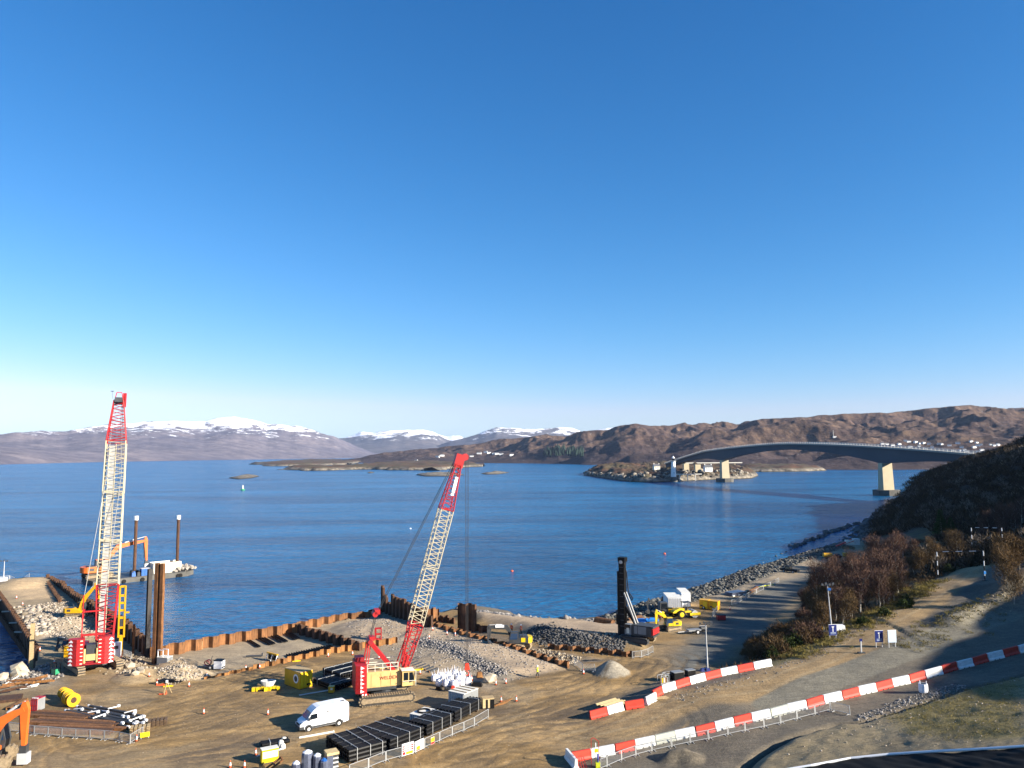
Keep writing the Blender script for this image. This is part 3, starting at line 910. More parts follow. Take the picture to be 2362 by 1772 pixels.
def isl_mat(nm='skerry'):
    m = bpy.data.materials.new(nm)
    n, b = nodes(m)
    g = n.nodes.new('ShaderNodeNewGeometry')
    tc = n.nodes.new('ShaderNodeTexCoord'); o = tc.outputs['Object']
    sx = n.nodes.new('ShaderNodeSeparateXYZ'); n.links.new(o, sx.inputs[0])
    n1 = tex(n, 'ShaderNodeTexNoise', o, Scale=.09, Detail=7, Roughness=.75)
    n2 = tex(n, 'ShaderNodeTexNoise', o, Scale=.02, Detail=5, Roughness=.7)
    rock = mixc(n, 'MIX', ramp(n, n1.outputs[0], .38, .62), (.02, .018, .016), (.27, .235, .18))
    heath = mixc(n, 'MIX', ramp(n, n2.outputs[0], .4, .6), (.075, .035, .018), (.06, .048, .022))
    ad = n.nodes.new('ShaderNodeMath'); ad.operation = 'MULTIPLY_ADD'; ad.inputs[1].default_value = 7.0
    n.links.new(n1.outputs[0], ad.inputs[0]); n.links.new(sx.outputs[2], ad.inputs[2])
    c = mixc(n, 'MIX', ramp(n, ad.outputs[0], .0, 1.0), rock, rock)
    mr = n.nodes.new('ShaderNodeMapRange'); mr.inputs[1].default_value = 4.5; mr.inputs[2].default_value = 7.5
    n.links.new(ad.outputs[0], mr.inputs[0])
    sxn = n.nodes.new('ShaderNodeSeparateXYZ'); n.links.new(g.outputs['Normal'], sxn.inputs[0])
    mu = n.nodes.new('ShaderNodeMath'); mu.operation = 'MULTIPLY'; n.links.new(mr.outputs[0], mu.inputs[0]); n.links.new(ramp(n, sxn.outputs[2], .55, .8), mu.inputs[1])
    c = mixc(n, 'MIX', mu.outputs[0], rock, heath)
    mw = n.nodes.new('ShaderNodeMapRange'); mw.inputs[1].default_value = SEA + 1.3; mw.inputs[2].default_value = SEA + .7
    n.links.new(sx.outputs[2], mw.inputs[0])
    c = mixc(n, 'MIX', mw.outputs[0], c, (.03, .026, .018))
    n.links.new(c, b.inputs['Base Color']); b.inputs['Roughness'].default_value = .95
    bp = n.nodes.new('ShaderNodeBump'); bp.inputs['Strength'].default_value = .8; bp.inputs['Distance'].default_value = 2
    n.links.new(n1.outputs[0], bp.inputs['Height']); n.links.new(bp.outputs[0], b.inputs['Normal'])
    return m


ISL = isl_mat()
island('island', ISL, [(598, 1072), (640, 1067), (700, 1064), (800, 1063), (840, 1067), (800, 1072), (720, 1075), (640, 1076)], 9, 3, 11, ns=150, ragged=1.6)
island('island', ISL, [(640, 1084), (720, 1079), (800, 1080), (860, 1074), (900, 1070), (1000, 1069), (1080, 1071), (1112, 1076), (1060, 1081), (1000, 1086), (940, 1085), (850, 1083), (760, 1085), (690, 1086)], 10, 7, 8, ns=100, ragged=1.6)
island('island', ISL, [(527, 1103), (560, 1098), (590, 1097), (598, 1099), (580, 1103), (550, 1106)], 3.2, 11, 4, ns=30)
island('island', ISL, [(961, 1096), (1000, 1092), (1040, 1092), (1070, 1096), (1030, 1099), (980, 1099)], 3.4, 13, 4, ns=30)
island('island', ISL, [(1110, 1093), (1140, 1089), (1175, 1091), (1150, 1094), (1120, 1095)], 3.5, 17, 4, ns=30)
island('island', ISL, [(845, 1091), (858, 1090), (864, 1091), (852, 1092)], 2, 19, 3, ns=20)
island('island', ISL, [(1350, 1096), (1375, 1088), (1420, 1082), (1500, 1076), (1600, 1080), (1700, 1085), (1745, 1098), (1730, 1104), (1690, 1106), (1620, 1108), (1560, 1111), (1505, 1113), (1460, 1112), (1420, 1107), (1380, 1101)], 11, 23, 2.4, ns=30, sharp=.35, tops=(((1450, 1095), 45, 6), ((1400, 1094), 40, 3)))
island('island', ISL, [(1690, 1080), (1760, 1076), (1830, 1078), (1880, 1083), (1905, 1086), (1860, 1088), (1780, 1089), (1720, 1089)], 9, 29, 5, ns=50, sharp=.5)
island('island', ISL, [(1922, 1082), (1935, 1080), (1943, 1082), (1932, 1083)], 2, 31, 3, ns=20)
island('island', ISL, [(1966, 1067), (1980, 1063), (2005, 1064), (2000, 1068), (1980, 1069)], 12, 37, 5, ns=40)
# ---------------------------------------------------------------- the bridge and the far shore
def build_bridge():
    A = G(1672, 1112, SEA); B = G(2045, 1143, SEA)
    d = (B - A); L = d.length; rz = math.atan2(d.y, d.x)
    t = T('road_bridge', 'long arched concrete road bridge spanning the strait on two pale piers', 'bridge', A, rz)
    # local x runs from the far pier (0) to the near one (L)
    def zt(x): return 44.6 - 4.6 * (abs(x - L / 2) / (L / 2)) ** 1.6 - max(0, -x - 50) * .055
    def dep(x):
        if 0 < x < L: return 6.4 + 7.6 * (abs(x - L / 2) / (L / 2)) ** 2.2
        e = -x if x <= 0 else x - L
        return 6.0 + 8.0 * max(0, 1 - e / 130) ** 1.8
    xs = [-L * .62 + i * (L * 2.02) / 90 for i in range(91)]
    wd_ = 6.0
    box = MB(); top = MB()
    prev = None
    for x in xs:
        z = zt(x); dp = dep(x)
        ring = [(x, -3.6, z - dp), (x, 3.6, z - dp), (x, 3.9, z - 1.2), (x, -3.9, z - 1.2)]
        tr = [(x, -wd_, z - 1.3), (x, wd_, z - 1.3), (x, wd_, z), (x, -wd_, z)]
        if prev:
            for b, p, q in ((box, prev[0], ring), (top, prev[1], tr)):
                b.add(p + q, [(0, 4, 5, 1), (1, 5, 6, 2), (2, 6, 7, 3), (3, 7, 4, 0)])
        prev = (ring, tr)
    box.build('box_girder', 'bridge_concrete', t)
    dk = top.build('deck', 'concrete', t)
    for s in (-1, 1):
        rl = MB()
        for a, b in zip(xs, xs[1:]):
            for h in (.55, 1.15):
                rl.bar((a, s * 5.8, zt(a) + h), (b, s * 5.8, zt(b) + h), .22)
        rl.build('railing', 'light_grey', t)
    po = None
    n = 0
    x = xs[0]
    while x < xs[-1]:
        if po is None:
            po = MB().box((0, 0, .75), (.35, .35, 1.5)).build('railing_post', 'off_white', t, (x, -5.8, zt(x)))
        else:
            inst(po, (x, -5.8, zt(x)), 0, t)
        x += 4.2
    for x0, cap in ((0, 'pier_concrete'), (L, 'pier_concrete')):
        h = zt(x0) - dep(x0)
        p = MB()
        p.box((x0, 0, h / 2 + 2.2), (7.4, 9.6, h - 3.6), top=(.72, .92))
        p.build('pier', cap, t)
        f = MB()
        n = 8
        ring = [(x0 + 10.5 * math.cos(k * math.pi / 4 + .39), 10.5 * math.sin(k * math.pi / 4 + .39)) for k in range(8)]
        f.slab(ring, -3, 4.6)
        f.build('pier_footing', 'concrete_dark', t)
    for x0, h in ((-L * .27, 12), (-L * .40, 13)):
        MB().box((x0, 0, 8 + h / 2 - 3), (4.5, 7.5, h + 6)).build('pier', 'pier_concrete', t)
    return t


build_bridge()


def build_viaduct():
    """the low road bridge that carries on over the island"""
    A = G(1600, 1090, SEA)
    t = T('road_viaduct', 'low pale road viaduct on short columns behind the bridge pier', 'bridge', (A.x + 60, A.y + 150, SEA), .16)
    MB().box((0, 0, 14.3), (150, 9, 1.4)).build('deck', 'concrete', t)
    MB().box((0, -4.3, 15.4), (150, .3, .8)).build('parapet', 'off_white', t)
    for x in (-60, -20, 20, 60):
        MB().box((x, 0, 6.8), (2, 6, 13.5)).build('column', 'pier_concrete', t)


build_viaduct()


def build_lighthouse():
    p = P(1554, 1106, 962)
    t = T('lighthouse', 'white lighthouse tower with black lantern base on the island shore', 'lighthouse', (p.x, p.y, SEA))
    MB().lathe([(4.6, 0), (4.6, 3), (4.2, 6)], n=16).build('base', 'concrete_dark', t)
    MB().lathe([(3.3, 6), (2.5, 25)], n=18).build('tower', 'house_white', t, smooth=False)
    MB().lathe([(3.3, 25), (3.4, 25.8), (2.3, 25.9)], n=18).build('gallery', 'light_grey', t)
    MB().lathe([(1.9, 25.9), (1.9, 29)], n=12).build('lantern', 'glass_dark', t)
    MB().lathe([(2.1, 29), (.9, 30.8), (.2, 31.8)], n=12).build('dome', 'house_white', t)
    for z in (11, 18):
        MB().box((0, -2.95 + (z - 11) * .04, z), (.7, .25, 1.4)).build('window', 'glass_dark', t)
    MB().box((19, 3, 9.2), (34, 1.6, .9), rz=.1).build('footbridge', 'off_white', t)
    for x in (8, 18, 28):
        MB().box((x, 3 + x * .1 - 1.9, 5), (.8, 1, 8)).build('footbridge_leg', 'off_white', t)


build_lighthouse()


def house(label, group, p, rz, w=12, d=7, h=3.2, r=3.0, chim=True, name='white_house', z=None, roofm='slate', wallm='house_white', win=True):
    t = T(name, label, 'house', p, rz, group)
    b = MB()
    b.prism([(-w / 2, -2), (w / 2, -2), (w / 2, h), (-w / 2, h)], -d / 2, d / 2)
    b.add([(-w / 2, -d / 2, h), (-w / 2, d / 2, h), (-w / 2, 0, h + r - .05), (w / 2, -d / 2, h), (w / 2, d / 2, h), (w / 2, 0, h + r - .05)], [(0, 1, 2), (5, 4, 3)])
    b.build('wall', wallm, t)
    rf = MB()
    for s in (-1, 1):
        a = [(-w / 2 - .2, s * (d / 2 + .3), h - .2), (w / 2 + .2, s * (d / 2 + .3), h - .2), (w / 2 + .2, 0, h + r), (-w / 2 - .2, 0, h + r)]
        rf.add(a + [(x, y, z_ + .25) for x, y, z_ in a], [(0, 1, 2, 3), (7, 6, 5, 4), (0, 4, 5, 1), (1, 5, 6, 2), (3, 7, 4, 0)])
    ro = rf.build('roof', roofm, t)
    if chim:
        for x in (-w / 2 + .6, w / 2 - .6):
            MB().box((x, 0, h + r + .3), (.9, .9, 1.6)).build('chimney', wallm, ro)
    if win:
        for x in (-w * .3, 0, w * .3):
            MB().box((x, -d / 2 - .03, h * .52), (w * .09, .12, h * .42)).build('window', 'glass_dark', t)
    return t


def hill_at(px, py, obj):
    d = ray(px, py)
    dg = bpy.context.evaluated_depsgraph_get()
    hit, loc, nor, idx = obj.ray_cast(Vector((0, 0, CZ)), d.normalized(), distance=30000)
    return loc if hit else None


bpy.context.view_layer.update()
HILL = bpy.data.objects['hill']
ISLB = [o for o in bpy.data.objects if o.name.startswith('island')]
rv = random.Random(11)
TENS = 'first second third fourth fifth sixth seventh eighth ninth tenth eleventh twelfth thirteenth fourteenth fifteenth sixteenth seventeenth eighteenth nineteenth'.split()
def ordn(i):
    if i < 19: return TENS[i]
    t, u = divmod(i + 1, 10)
    w = {2: 'twent', 3: 'thirt', 4: 'fort'}[t]
    return w + 'ieth' if u == 0 else w + 'y-' + TENS[u - 1]
VIL = [(2035, 1023), (2059, 1026), (2076, 1028), (2088, 1016), (2096, 1018), (2112, 1019), (2122, 1022), (2131, 1021), (2143, 1023), (2120, 1028), (2100, 1030), (2074, 1024), (2165, 1023), (2172, 1024), (2150, 1031), (2190, 1027), (2209, 1021), (2218, 1031), (2240, 1017), (2253, 1020), (2255, 1027), (2247, 1031), (2262, 1025), (2190, 1041), (2198, 1040), (2206, 1042), (2215, 1038), (2224, 1037), (2230, 1040), (2285, 1025), (2293, 1027), (2302, 1025), (2265, 1037), (2255, 1041), (2276, 1049), (2132, 1035), (2046, 1024), (2065, 1031)]
VIL.sort()
for i, (a, b) in enumerate(VIL):
    p = hill_at(a, b + 2, HILL)
    if p is None: continue
    k = p.y / 1784
    house(f'small white house of the village beyond the bridge, {ordn(i)} from the left', 'village houses above the right end of the bridge', p, rv.uniform(-.5, .5), rv.uniform(5, 10) * k, rv.uniform(3.5, 5) * k, rv.uniform(1.8, 3) * k, 1.7 * k, False, win=False)
SH = [(1105, 1045), (1120, 1042), (1128, 1044), (1146, 1046), (1156, 1047), (1180, 1049), (1009, 1053), (1020, 1050), (1088, 1052), (960, 1062), (1064, 1056), (1140, 1046)]
SH.sort()
for i, (a, b) in enumerate(SH):
    p = hill_at(a, b + 2, HILL)
    if p is None: continue
    k = p.y / 1784
    house(f'tiny white house on the far shore behind the crane tip, {ordn(i)} from the left', 'white houses along the far shore', p, rv.uniform(-.4, .4), rv.uniform(6, 10) * k, 4 * k, 2.6 * k, 1.5 * k, False, win=False)
p = hill_at(1925, 1010, HILL)
if p: 
    t = T('radio_mast', 'thin white mast beside a small hut on the moor above the bridge', 'mast', p)
    MB().box((0, 0, 2), (9, 5, 5)).build('hut', 'light_grey', t); MB().cyl((-3, 0, 0), (-3, 0, 20), .5).build('pole', 'off_white', t)
c = P(1633, 1080, 1010)
house('white double gabled cottage on the island under the bridge', None, (c.x, c.y, c.z - 2.5), .15, 10, 6, 3.6, 3.2)
c = P(1514, 1077, 1010)
house('small cream cottage beside the bridge abutment', None, (c.x, c.y, c.z - 2), .2, 8, 6, 3, 2.6, wallm='cream_white')


def bush_pts(c, rx, rz, n, rnd, b, sz, flat=1.0):
    """leaf or twig-sized faces through an uneven crown"""
    for _ in range(n):
        while True:
            v = Vector((rnd.uniform(-1, 1), rnd.uniform(-1, 1), rnd.uniform(-1, 1)))
            if .15 < v.length < 1: break
        v = v * (.75 + .25 * rnd.random())
        k = 1 + .35 * math.sin(v.x * 5 + c[0]) * math.sin(v.y * 4 + c[1]) 
        p = Vector((c[0] + v.x * rx * k, c[1] + v.y * rx * k, c[2] + v.z * rz))
        a = Vector((rnd.gauss(0, 1), rnd.gauss(0, 1), rnd.gauss(0, 1) * flat)).normalized() * sz * rnd.uniform(.6, 1.3)
        q = a.cross(Vector((rnd.gauss(0, 1), rnd.gauss(0, 1), rnd.gauss(0, 1)))).normalized() * sz * .6
        b.add([p - a - q, p + a - q, p + a + q, p - a + q], [(0, 1, 2, 3)])


SPEC['conifer_far'] = ((.018, .04, .03), .95, 0, .3, .05, 0)
wood = MB()
rw = random.Random(2)
for k in range(150):
    a = rw.uniform(1255, 1345); b = 1050 - rw.uniform(0, 16) + abs(a - 1300) * .1
    p = hill_at(a, b, HILL)
    if p is None: continue
    h = rw.uniform(10, 22)
    wood.cyl(p - Vector((0, 0, 2)), p + Vector((0, 0, h)), h * .28, .5, n=6)
tag(wood.build('conifer_wood', 'conifer_far'), 'dark green conifer wood on the far hillside above the shore', 'wood', kind='stuff')


# ---------------------------------------------------------------- on the water
def buoy():
    p = G(560, 1131, SEA)
    t = T('navigation_buoy', 'green channel buoy with pale lattice top on open water', 'buoy', p)
    MB().lathe([(2.0, -1), (2.3, 0), (2.2, 1.0), (.9, 1.6)], n=14).build('float', 'green_paint', t)
    MB().lathe([(1.0, 1.4), (.6, 4.3), (.3, 5.4)], n=8).build('tower', 'off_white', t)
    for k, (q, m, l) in enumerate((((947, 1220), 'bag_white', 'small white mooring float left of the leaning crane boom'), ((1181, 1318), 'hivis_orange', 'tiny red mooring float in the middle of the water'), ((1533, 1278), 'hivis_orange', 'tiny red mooring float off the rocky shore'))):
        p = G(*q, SEA)
        o = MB().lathe([(.1, -.4), (.35, -.2), (.42, .1), (.3, .35), (.1, .42)], n=10).build('mooring_float', m, None, p, smooth=True)
        tag(o, l, 'float')


buoy()


# ---------------------------------------------------------------- machines
def crawler(par, x0, x1, y, w, h, mat='track_steel', side='track_mud', z=0.0):
    n = 8
    prof = []
    r = h / 2
    for k in range(n + 1):
        a = math.pi / 2 + math.pi * k / n
        prof.append((x0 + r + r * math.cos(a), z + r + r * math.sin(a)))
    for k in range(n + 1):
        a = -math.pi / 2 + math.pi * k / n
        prof.append((x1 - r + r * math.cos(a), z + r + r * math.sin(a)))
    o = MB().prism(prof, y - w / 2, y + w / 2).build('crawler_track', mat, par)
    f = MB().box(((x0 + x1) / 2, y, z + r), (x1 - x0 - 1.6 * r, w + .1, h * .46)).build('track_frame', side, o)
    pl = math.hypot(0, 0)
    # shoes all round, each a plate of its own kind of mesh
    sh = MB()
    L = (x1 - x0 - 2 * r)
    m = max(6, int(L / .32))
    for k in range(m):
        x = x0 + r + L * (k + .5) / m
        for zz in (z + h, z):
            sh.box((x, y, zz), (.2, w + .06, .09))
    for k in range(5):
        for c, s in ((x0 + r, -1), (x1 - r, 1)):
            a = -math.pi / 2 + math.pi * (k + .5) / 5
            sh.bar((c + s * r * math.cos(a), y - w / 2 - .03, z + r + r * math.sin(a)), (c + s * r * math.cos(a), y + w / 2 + .03, z + r + r * math.sin(a)), .16, .16)
    sh.build('track_shoes', side, o)
    for xx in (x0 + r, x1 - r):
        MB().cyl((xx, y - w / 2 - .06, z + r), (xx, y + w / 2 + .06, z + r), r * .62, n=12).build('sprocket', side, o)
    return o


def excavator(name, label, loc, rz, s=1.0, paint='yellow_paint', arm=None, armm=None, pose=None, under=0.0, tool='bucket', cabside=1, ctw=None, trackm='track_steel', tracks=True):
    t = T(name, label, 'excavator', loc, rz)
    arm = armm or paint
    u = T('undercarriage', None, None, (0, 0, 0), under); u.parent = t
    if tracks:
        for y in (-1, 1):
            crawler(u, -2.1 * s, 2.1 * s, y * 1.2 * s, .62 * s, .92 * s, trackm)
        bx(u, 'carbody', 'dark_grey', (0, 0, .62 * s), (2.4 * s, 1.9 * s, .5 * s))
    cy(t, 'turntable', 'dark_grey', (0, 0, .8 * s), (0, 0, 1.08 * s), .75 * s, n=14)
    b = MB()
    b.prism([(-1.9 * s, 1.08 * s), (1.15 * s, 1.08 * s), (1.15 * s, 1.35 * s), (.3 * s, 1.75 * s), (-.6 * s, 2.02 * s), (-1.9 * s, 2.02 * s)], -1.3 * s, 1.3 * s)
    b.build('engine_house', paint, t)
    bx(t, 'engine_grille', 'dark_grey', (-1.2 * s, 0, 1.6 * s), (.7 * s, 2.63 * s, .45 * s))
    bx(t, 'engine_cover', 'dark_grey', (-1.1 * s, -.3 * s, 2.06 * s), (1.2 * s, 1.5 * s, .12 * s))
    cy(t, 'exhaust', 'dark_grey', (-1.0 * s, .5 * s, 2.0 * s), (-1.0 * s, .5 * s, 2.6 * s), .07 * s)
    n = 10
    ring = [(-1.9 * s - .75 * s * math.sin(math.pi * k / n) ** .6, -1.3 * s + 2.6 * s * k / n) for k in range(n + 1)]
    MB().slab([(-1.88 * s, -1.3 * s)] + ring[1:-1] + [(-1.88 * s, 1.3 * s)], 1.1 * s, 1.98 * s).build('counterweight', ctw or paint, t)
    yc = cabside * .85 * s
    c = MB().prism([(-.25 * s, 1.12 * s), (1.3 * s, 1.12 * s), (1.42 * s, 1.7 * s), (1.1 * s, 2.86 * s), (-.2 * s, 2.9 * s)], yc - .46 * s, yc + .46 * s).build('cab', 'dark_grey', t)
    pr(c, 'window', 'glass_blue', [(0 * s, 1.75 * s), (1.28 * s, 1.75 * s), (1.04 * s, 2.72 * s), (-.05 * s, 2.74 * s)], yc - .475 * s, yc + .475 * s)
    bx(c, 'cab_roof', paint, (.45 * s, yc, 2.92 * s), (1.3 * s, .95 * s, .08 * s))
    bx(c, 'cab_door', paint, (.35 * s, yc + cabside * .475 * s, 1.45 * s), (1.0 * s, .03, .55 * s))
    # boom, stick, tool
    P0, P1, P2, P3 = pose or ((.5, 1.55), (2.3, 3.9), (4.9, 3.5), (4.6, 1.2))
    P0, P1, P2, P3 = [(a * s, q * s) for a, q in (P0, P1, P2, P3)]
    yb = -cabside * .12 * s
    mid = ((P0[0] + P1[0]) / 2 - .08 * s, (P0[1] + P1[1]) / 2 + .06 * s)
    MB().limb([P0, mid, P1, ((P1[0] + P2[0]) / 2, (P1[1] + P2[1]) / 2 + .05 * s), P2], [.42 * s, .6 * s, .74 * s, .58 * s, .36 * s], yb - .24 * s, yb + .24 * s).build('boom', arm, t)
    ext = (P2[0] + (P2[0] - P3[0]) * .2, P2[1] + (P2[1] - P3[1]) * .2)
    st = MB().limb([ext, P2, P3], [.26 * s, .62 * s, .26 * s], yb - .19 * s, yb + .19 * s).build('stick', arm, t)
    k = MB()
    for sg in (-1, 1):
        k.cyl((P0[0] + .5 * s, yb + sg * .34 * s, P0[1] - .25 * s), ((P0[0] + P1[0]) / 2 + .35 * s, yb + sg * .34 * s, (P0[1] + P1[1]) / 2 + .25 * s), .085 * s)
    k.build('boom_ram', 'dark_grey', t)
    pb = (P1[0] + (P2[0] - P1[0]) * .25, P1[1] + (P2[1] - P1[1]) * .25 + .42 * s)
    MB().cyl((pb[0], yb, pb[1]), ((pb[0] + ext[0]) / 2, yb, (pb[1] + ext[1]) / 2 + .05 * s), .1 * s).cyl(((pb[0] + ext[0]) / 2, yb, (pb[1] + ext[1]) / 2 + .05 * s), (ext[0], yb, ext[1]), .055 * s).build('stick_ram', 'light_grey' , t)
    dx, dz = P3[0] - P2[0], P3[1] - P2[1]
    l = math.hypot(dx, dz); dx, dz = dx / l, dz / l
    nx, nz = dz, -dx
    if tool == 'bucket':
        q = [(P3[0], P3[1]), (P3[0] + dx * .5 * s, P3[1] + dz * .5 * s), (P3[0] + dx * 1.15 * s + nx * .15 * s, P3[1] + dz * 1.15 * s + nz * .15 * s), (P3[0] + dx * 1.2 * s + nx * .75 * s, P3[1] + dz * 1.2 * s + nz * .75 * s), (P3[0] + dx * .75 * s + nx * 1.05 * s, P3[1] + dz * .75 * s + nz * 1.05 * s), (P3[0] + dx * .15 * s + nx * .5 * s, P3[1] + dz * .15 * s + nz * .5 * s)]
        bk = pr(t, 'bucket', 'dark_grey', q, yb - .6 * s, yb + .6 * s)
        for j in range(4):
            y = yb + (-.5 + j * .333) * s
            MB().bar((q[3][0], y, q[3][1]), (q[3][0] + nx * .2 * s + dx * .08 * s, y, q[3][1] + nz * .2 * s + dz * .08 * s), .1 * s).build('tooth', 'light_grey', bk)
    else:
        g = bx(t, 'coupler', 'dark_grey', (P3[0] + dx * .3 * s, yb, P3[1] + dz * .3 * s), (.5 * s, .5 * s, .6 * s))
        bx(g, 'tool_body', 'light_grey', (P3[0] + dx * .95 * s, yb, P3[1] + dz * .95 * s), (.75 * s, .6 * s, .8 * s))
    MB().cyl((P2[0] + nx * .34 * s, yb, P2[1] + nz * .34 * s), (P3[0] + nx * .3 * s - dx * .4 * s, yb, P3[1] + nz * .3 * s - dz * .4 * s), .08 * s).build('bucket_ram', 'dark_grey', t)
    return t


def build_barge():
    A = G(212, 1352, SEA); B = G(452, 1326, SEA)
    d = B - A; rz = math.atan2(d.y, d.x); L = math.hypot(d.x, d.y)
    t = T('work_barge', 'flat dark work barge with two standing spud legs moored off the causeway', 'barge', A, rz)
    MB().slab([(0, -1), (L - 3, -1), (L, 2), (L, 8), (L - 3, 11), (0, 11)], -1.2, 1.3).build('hull', 'concrete_dark', t)
    MB().box((L / 2 - 1, 5, 1.36), (L - 5, 11.2, .1)).build('deck', 'dark_grey', t)
    for k, x in enumerate((3, 8, 13, 18, 23, L - 5)):
        MB().cyl((x, -1.35, .5), (x, -.95, .5), .55, n=12).build('tyre_fender', 'black_rubber', t)
    g = lambda q, y: Vector(((G(q, 1330, SEA) - A).x * math.cos(rz) + (G(q, 1330, SEA) - A).y * math.sin(rz), y, 0))
    for q, z1 in ((288, 18.5), (416, 18)):
        x = g(q, 0).x
        sp = MB().cyl((x, 3, -3), (x, 3, z1 - 1.2), .45, n=12).build('spud_leg', 'rust_dark', t)
        MB().cyl((x, 3, z1 - 1.2), (x, 3, z1), .62, n=12).build('spud_cap', 'white_paint', sp)
        MB().box((x, 3, 2), (2, 2, 1.6)).build('spud_collar', 'steel_dark', t)
    excavator('barge_excavator', 'long reach orange excavator sitting on the work barge', A + Vector((math.cos(rz) * 2.6 - 5 * math.sin(rz), math.sin(rz) * 2.6 + 5 * math.cos(rz), 1.35)), rz, 1.72, 'orange_paint', pose=((.5, 1.6), (2.9, 4.9), (7.4, 5.6), (7.6, 2.2)), tool='grab')
    x = (g(338, 0).x + g(421, 0).x) / 2; w = g(421, 0).x - g(338, 0).x
    M0 = Matrix.Translation(A) @ Matrix.Rotation(rz, 4, 'Z')
    h = T('hopper_wall', 'long cream steel hopper standing on the barge deck', 'hopper', M0 @ Vector((x, 2.2, 1.4)), rz)
    bx(h, 'side_panel', 'cream_white', (0, -1.1, 1.5), (w, .25, 3.0)); bx(h, 'side_panel', 'cream_white', (0, 3, 1.5), (w, .25, 3.0))
    for xx in (-w / 2, w / 2): bx(h, 'end_panel', 'off_white', (xx, .95, 1.5), (.25, 3.9, 3.0))
    for k in range(9): bx(h, 'stiffener', 'cream_white', (-w / 2 + w * (k + .5) / 9, -1.27, 1.5), (.12, .1, 2.9))
    bx(h, 'top_rail', 'rust', (0, -1.1, 3.05), (w, .3, .12))
    b = T('deck_container', 'small blue container on the barge under the orange arm', 'container', M0 @ Vector((g(310, 0).x, .4, 1.4)), rz)
    bx(b, 'box', 'blue_paint', (0, 0, 1.0), (2.3, 1.8, 2.0)); bx(b, 'roof', 'light_grey', (0, 0, 2.04), (2.4, 1.9, .08)); bx(b, 'door', 'blue_paint', (.3, -.92, 1), (1, .06, 1.7))
    rr = random.Random(4)
    for k, (dx, m) in enumerate(((278, 'blue_paint'), (293, 'steel_dark'), (300, 'rust_dark'), (322, 'off_white'), (330, 'steel_dark'))):
        o = MB().box((0, 0, .55), (1.1, .9, 1.1), top=(.85, .85)).box((.2, .1, 1.25), (.5, .4, .3)).build('deck_locker', m, None, M0 @ Vector((g(dx, 0).x, .3 + rr.random(), 1.4)), rz)
        tag(o, {0: 'blue locker beside the left spud leg on the barge', 1: 'dark locker right of the left spud leg on the barge', 2: 'rusty winch box left of the blue container on the barge', 3: 'pale pump box right of the blue container on the barge', 4: 'dark winch box at the left end of the cream hopper'}[k], 'locker')
    rb = MB()
    for k in range(60):
        rb.rock((g(437, 0).x + rr.uniform(-3.2, 2.6), 4 + rr.uniform(-4, 5), 1.5 + rr.random() * .9), rr.uniform(.4, .9), rr)
    tag(rb.build('rubble_heap', 'rubble', None, A, rz), 'heap of grey rubble on the right end of the barge', 'rubble', kind='stuff')


build_barge()
# ---------------------------------------------------------------- sheet pile walls
PAN = {}


def pan_mesh(p, d, h, mat):
    k = (round(p, 2), round(d, 2), round(h, 1), mat)
    if k not in PAN:
        b = MB()
        t = .06
        pr_ = [(-p / 2, 0), (-p * .36, d), (p * .36, d), (p / 2, 0)]
        n = len(pr_)
        vs = []
        for z in (-h, 0):
            vs += [(x, y, z) for x, y in pr_] + [(x, y - t * 1.6, z) for x, y in pr_]
        o = 2 * n
        fs = []
        for i in range(n - 1):
            fs += [(i + 1, i, o + i, o + i + 1), (n + i, n + i + 1, o + n + i + 1, o + n + i), (o + i, o + n + i, o + n + i + 1, o + i + 1)]
        fs += [(0, n, o + n, o), (n - 1, o + n - 1, o + 2 * n - 1, 2 * n - 1)]
        b.add(vs, fs)
        PAN[k] = b.mesh('sheet_pile', mat)
    return PAN[k]


def wall(label, pts, p=1.25, d=.42, mat='rust', jag=.0, seed=1, ztops=None, bottom=-6.0, heights=None):
    """pts: (px, py, ground z, top z above that)"""
    w = [Vector((*G(a, b, z).xy, z + t)) for a, b, z, t in pts]
    base = Vector((w[0].x, w[0].y, 0))
    t = T('sheet_pile_wall', label, 'sheet pile wall', base)
    rr = random.Random(seed)
    k = 0
    carry = 0.0
    for a, b in zip(w, w[1:]):
        dv = Vector((b.x - a.x, b.y - a.y, 0)); L = dv.length; dv.normalize()
        rz = math.atan2(dv.y, dv.x)
        x = carry
        while x + p * .5 < L + p * .5 - 1e-6 and x < L:
            f = (x + p / 2) / L
            z = a.z + (b.z - a.z) * min(1, f) + (rr.uniform(-jag, jag) if jag else 0)
            if heights and k < len(heights): z = heights[k]
            c = a + dv * (x + p / 2)
            me = pan_mesh(p, d, 9.0, mat)
            o = bpy.data.objects.new('sheet_pile', me)
            COL.objects.link(o); o.parent = t
            o.location = (c.x - base.x, c.y - base.y, z)
            o.rotation_euler = (0, 0, rz + (math.pi if k % 2 else 0))
            x += p; k += 1
        carry = x - L
    return t


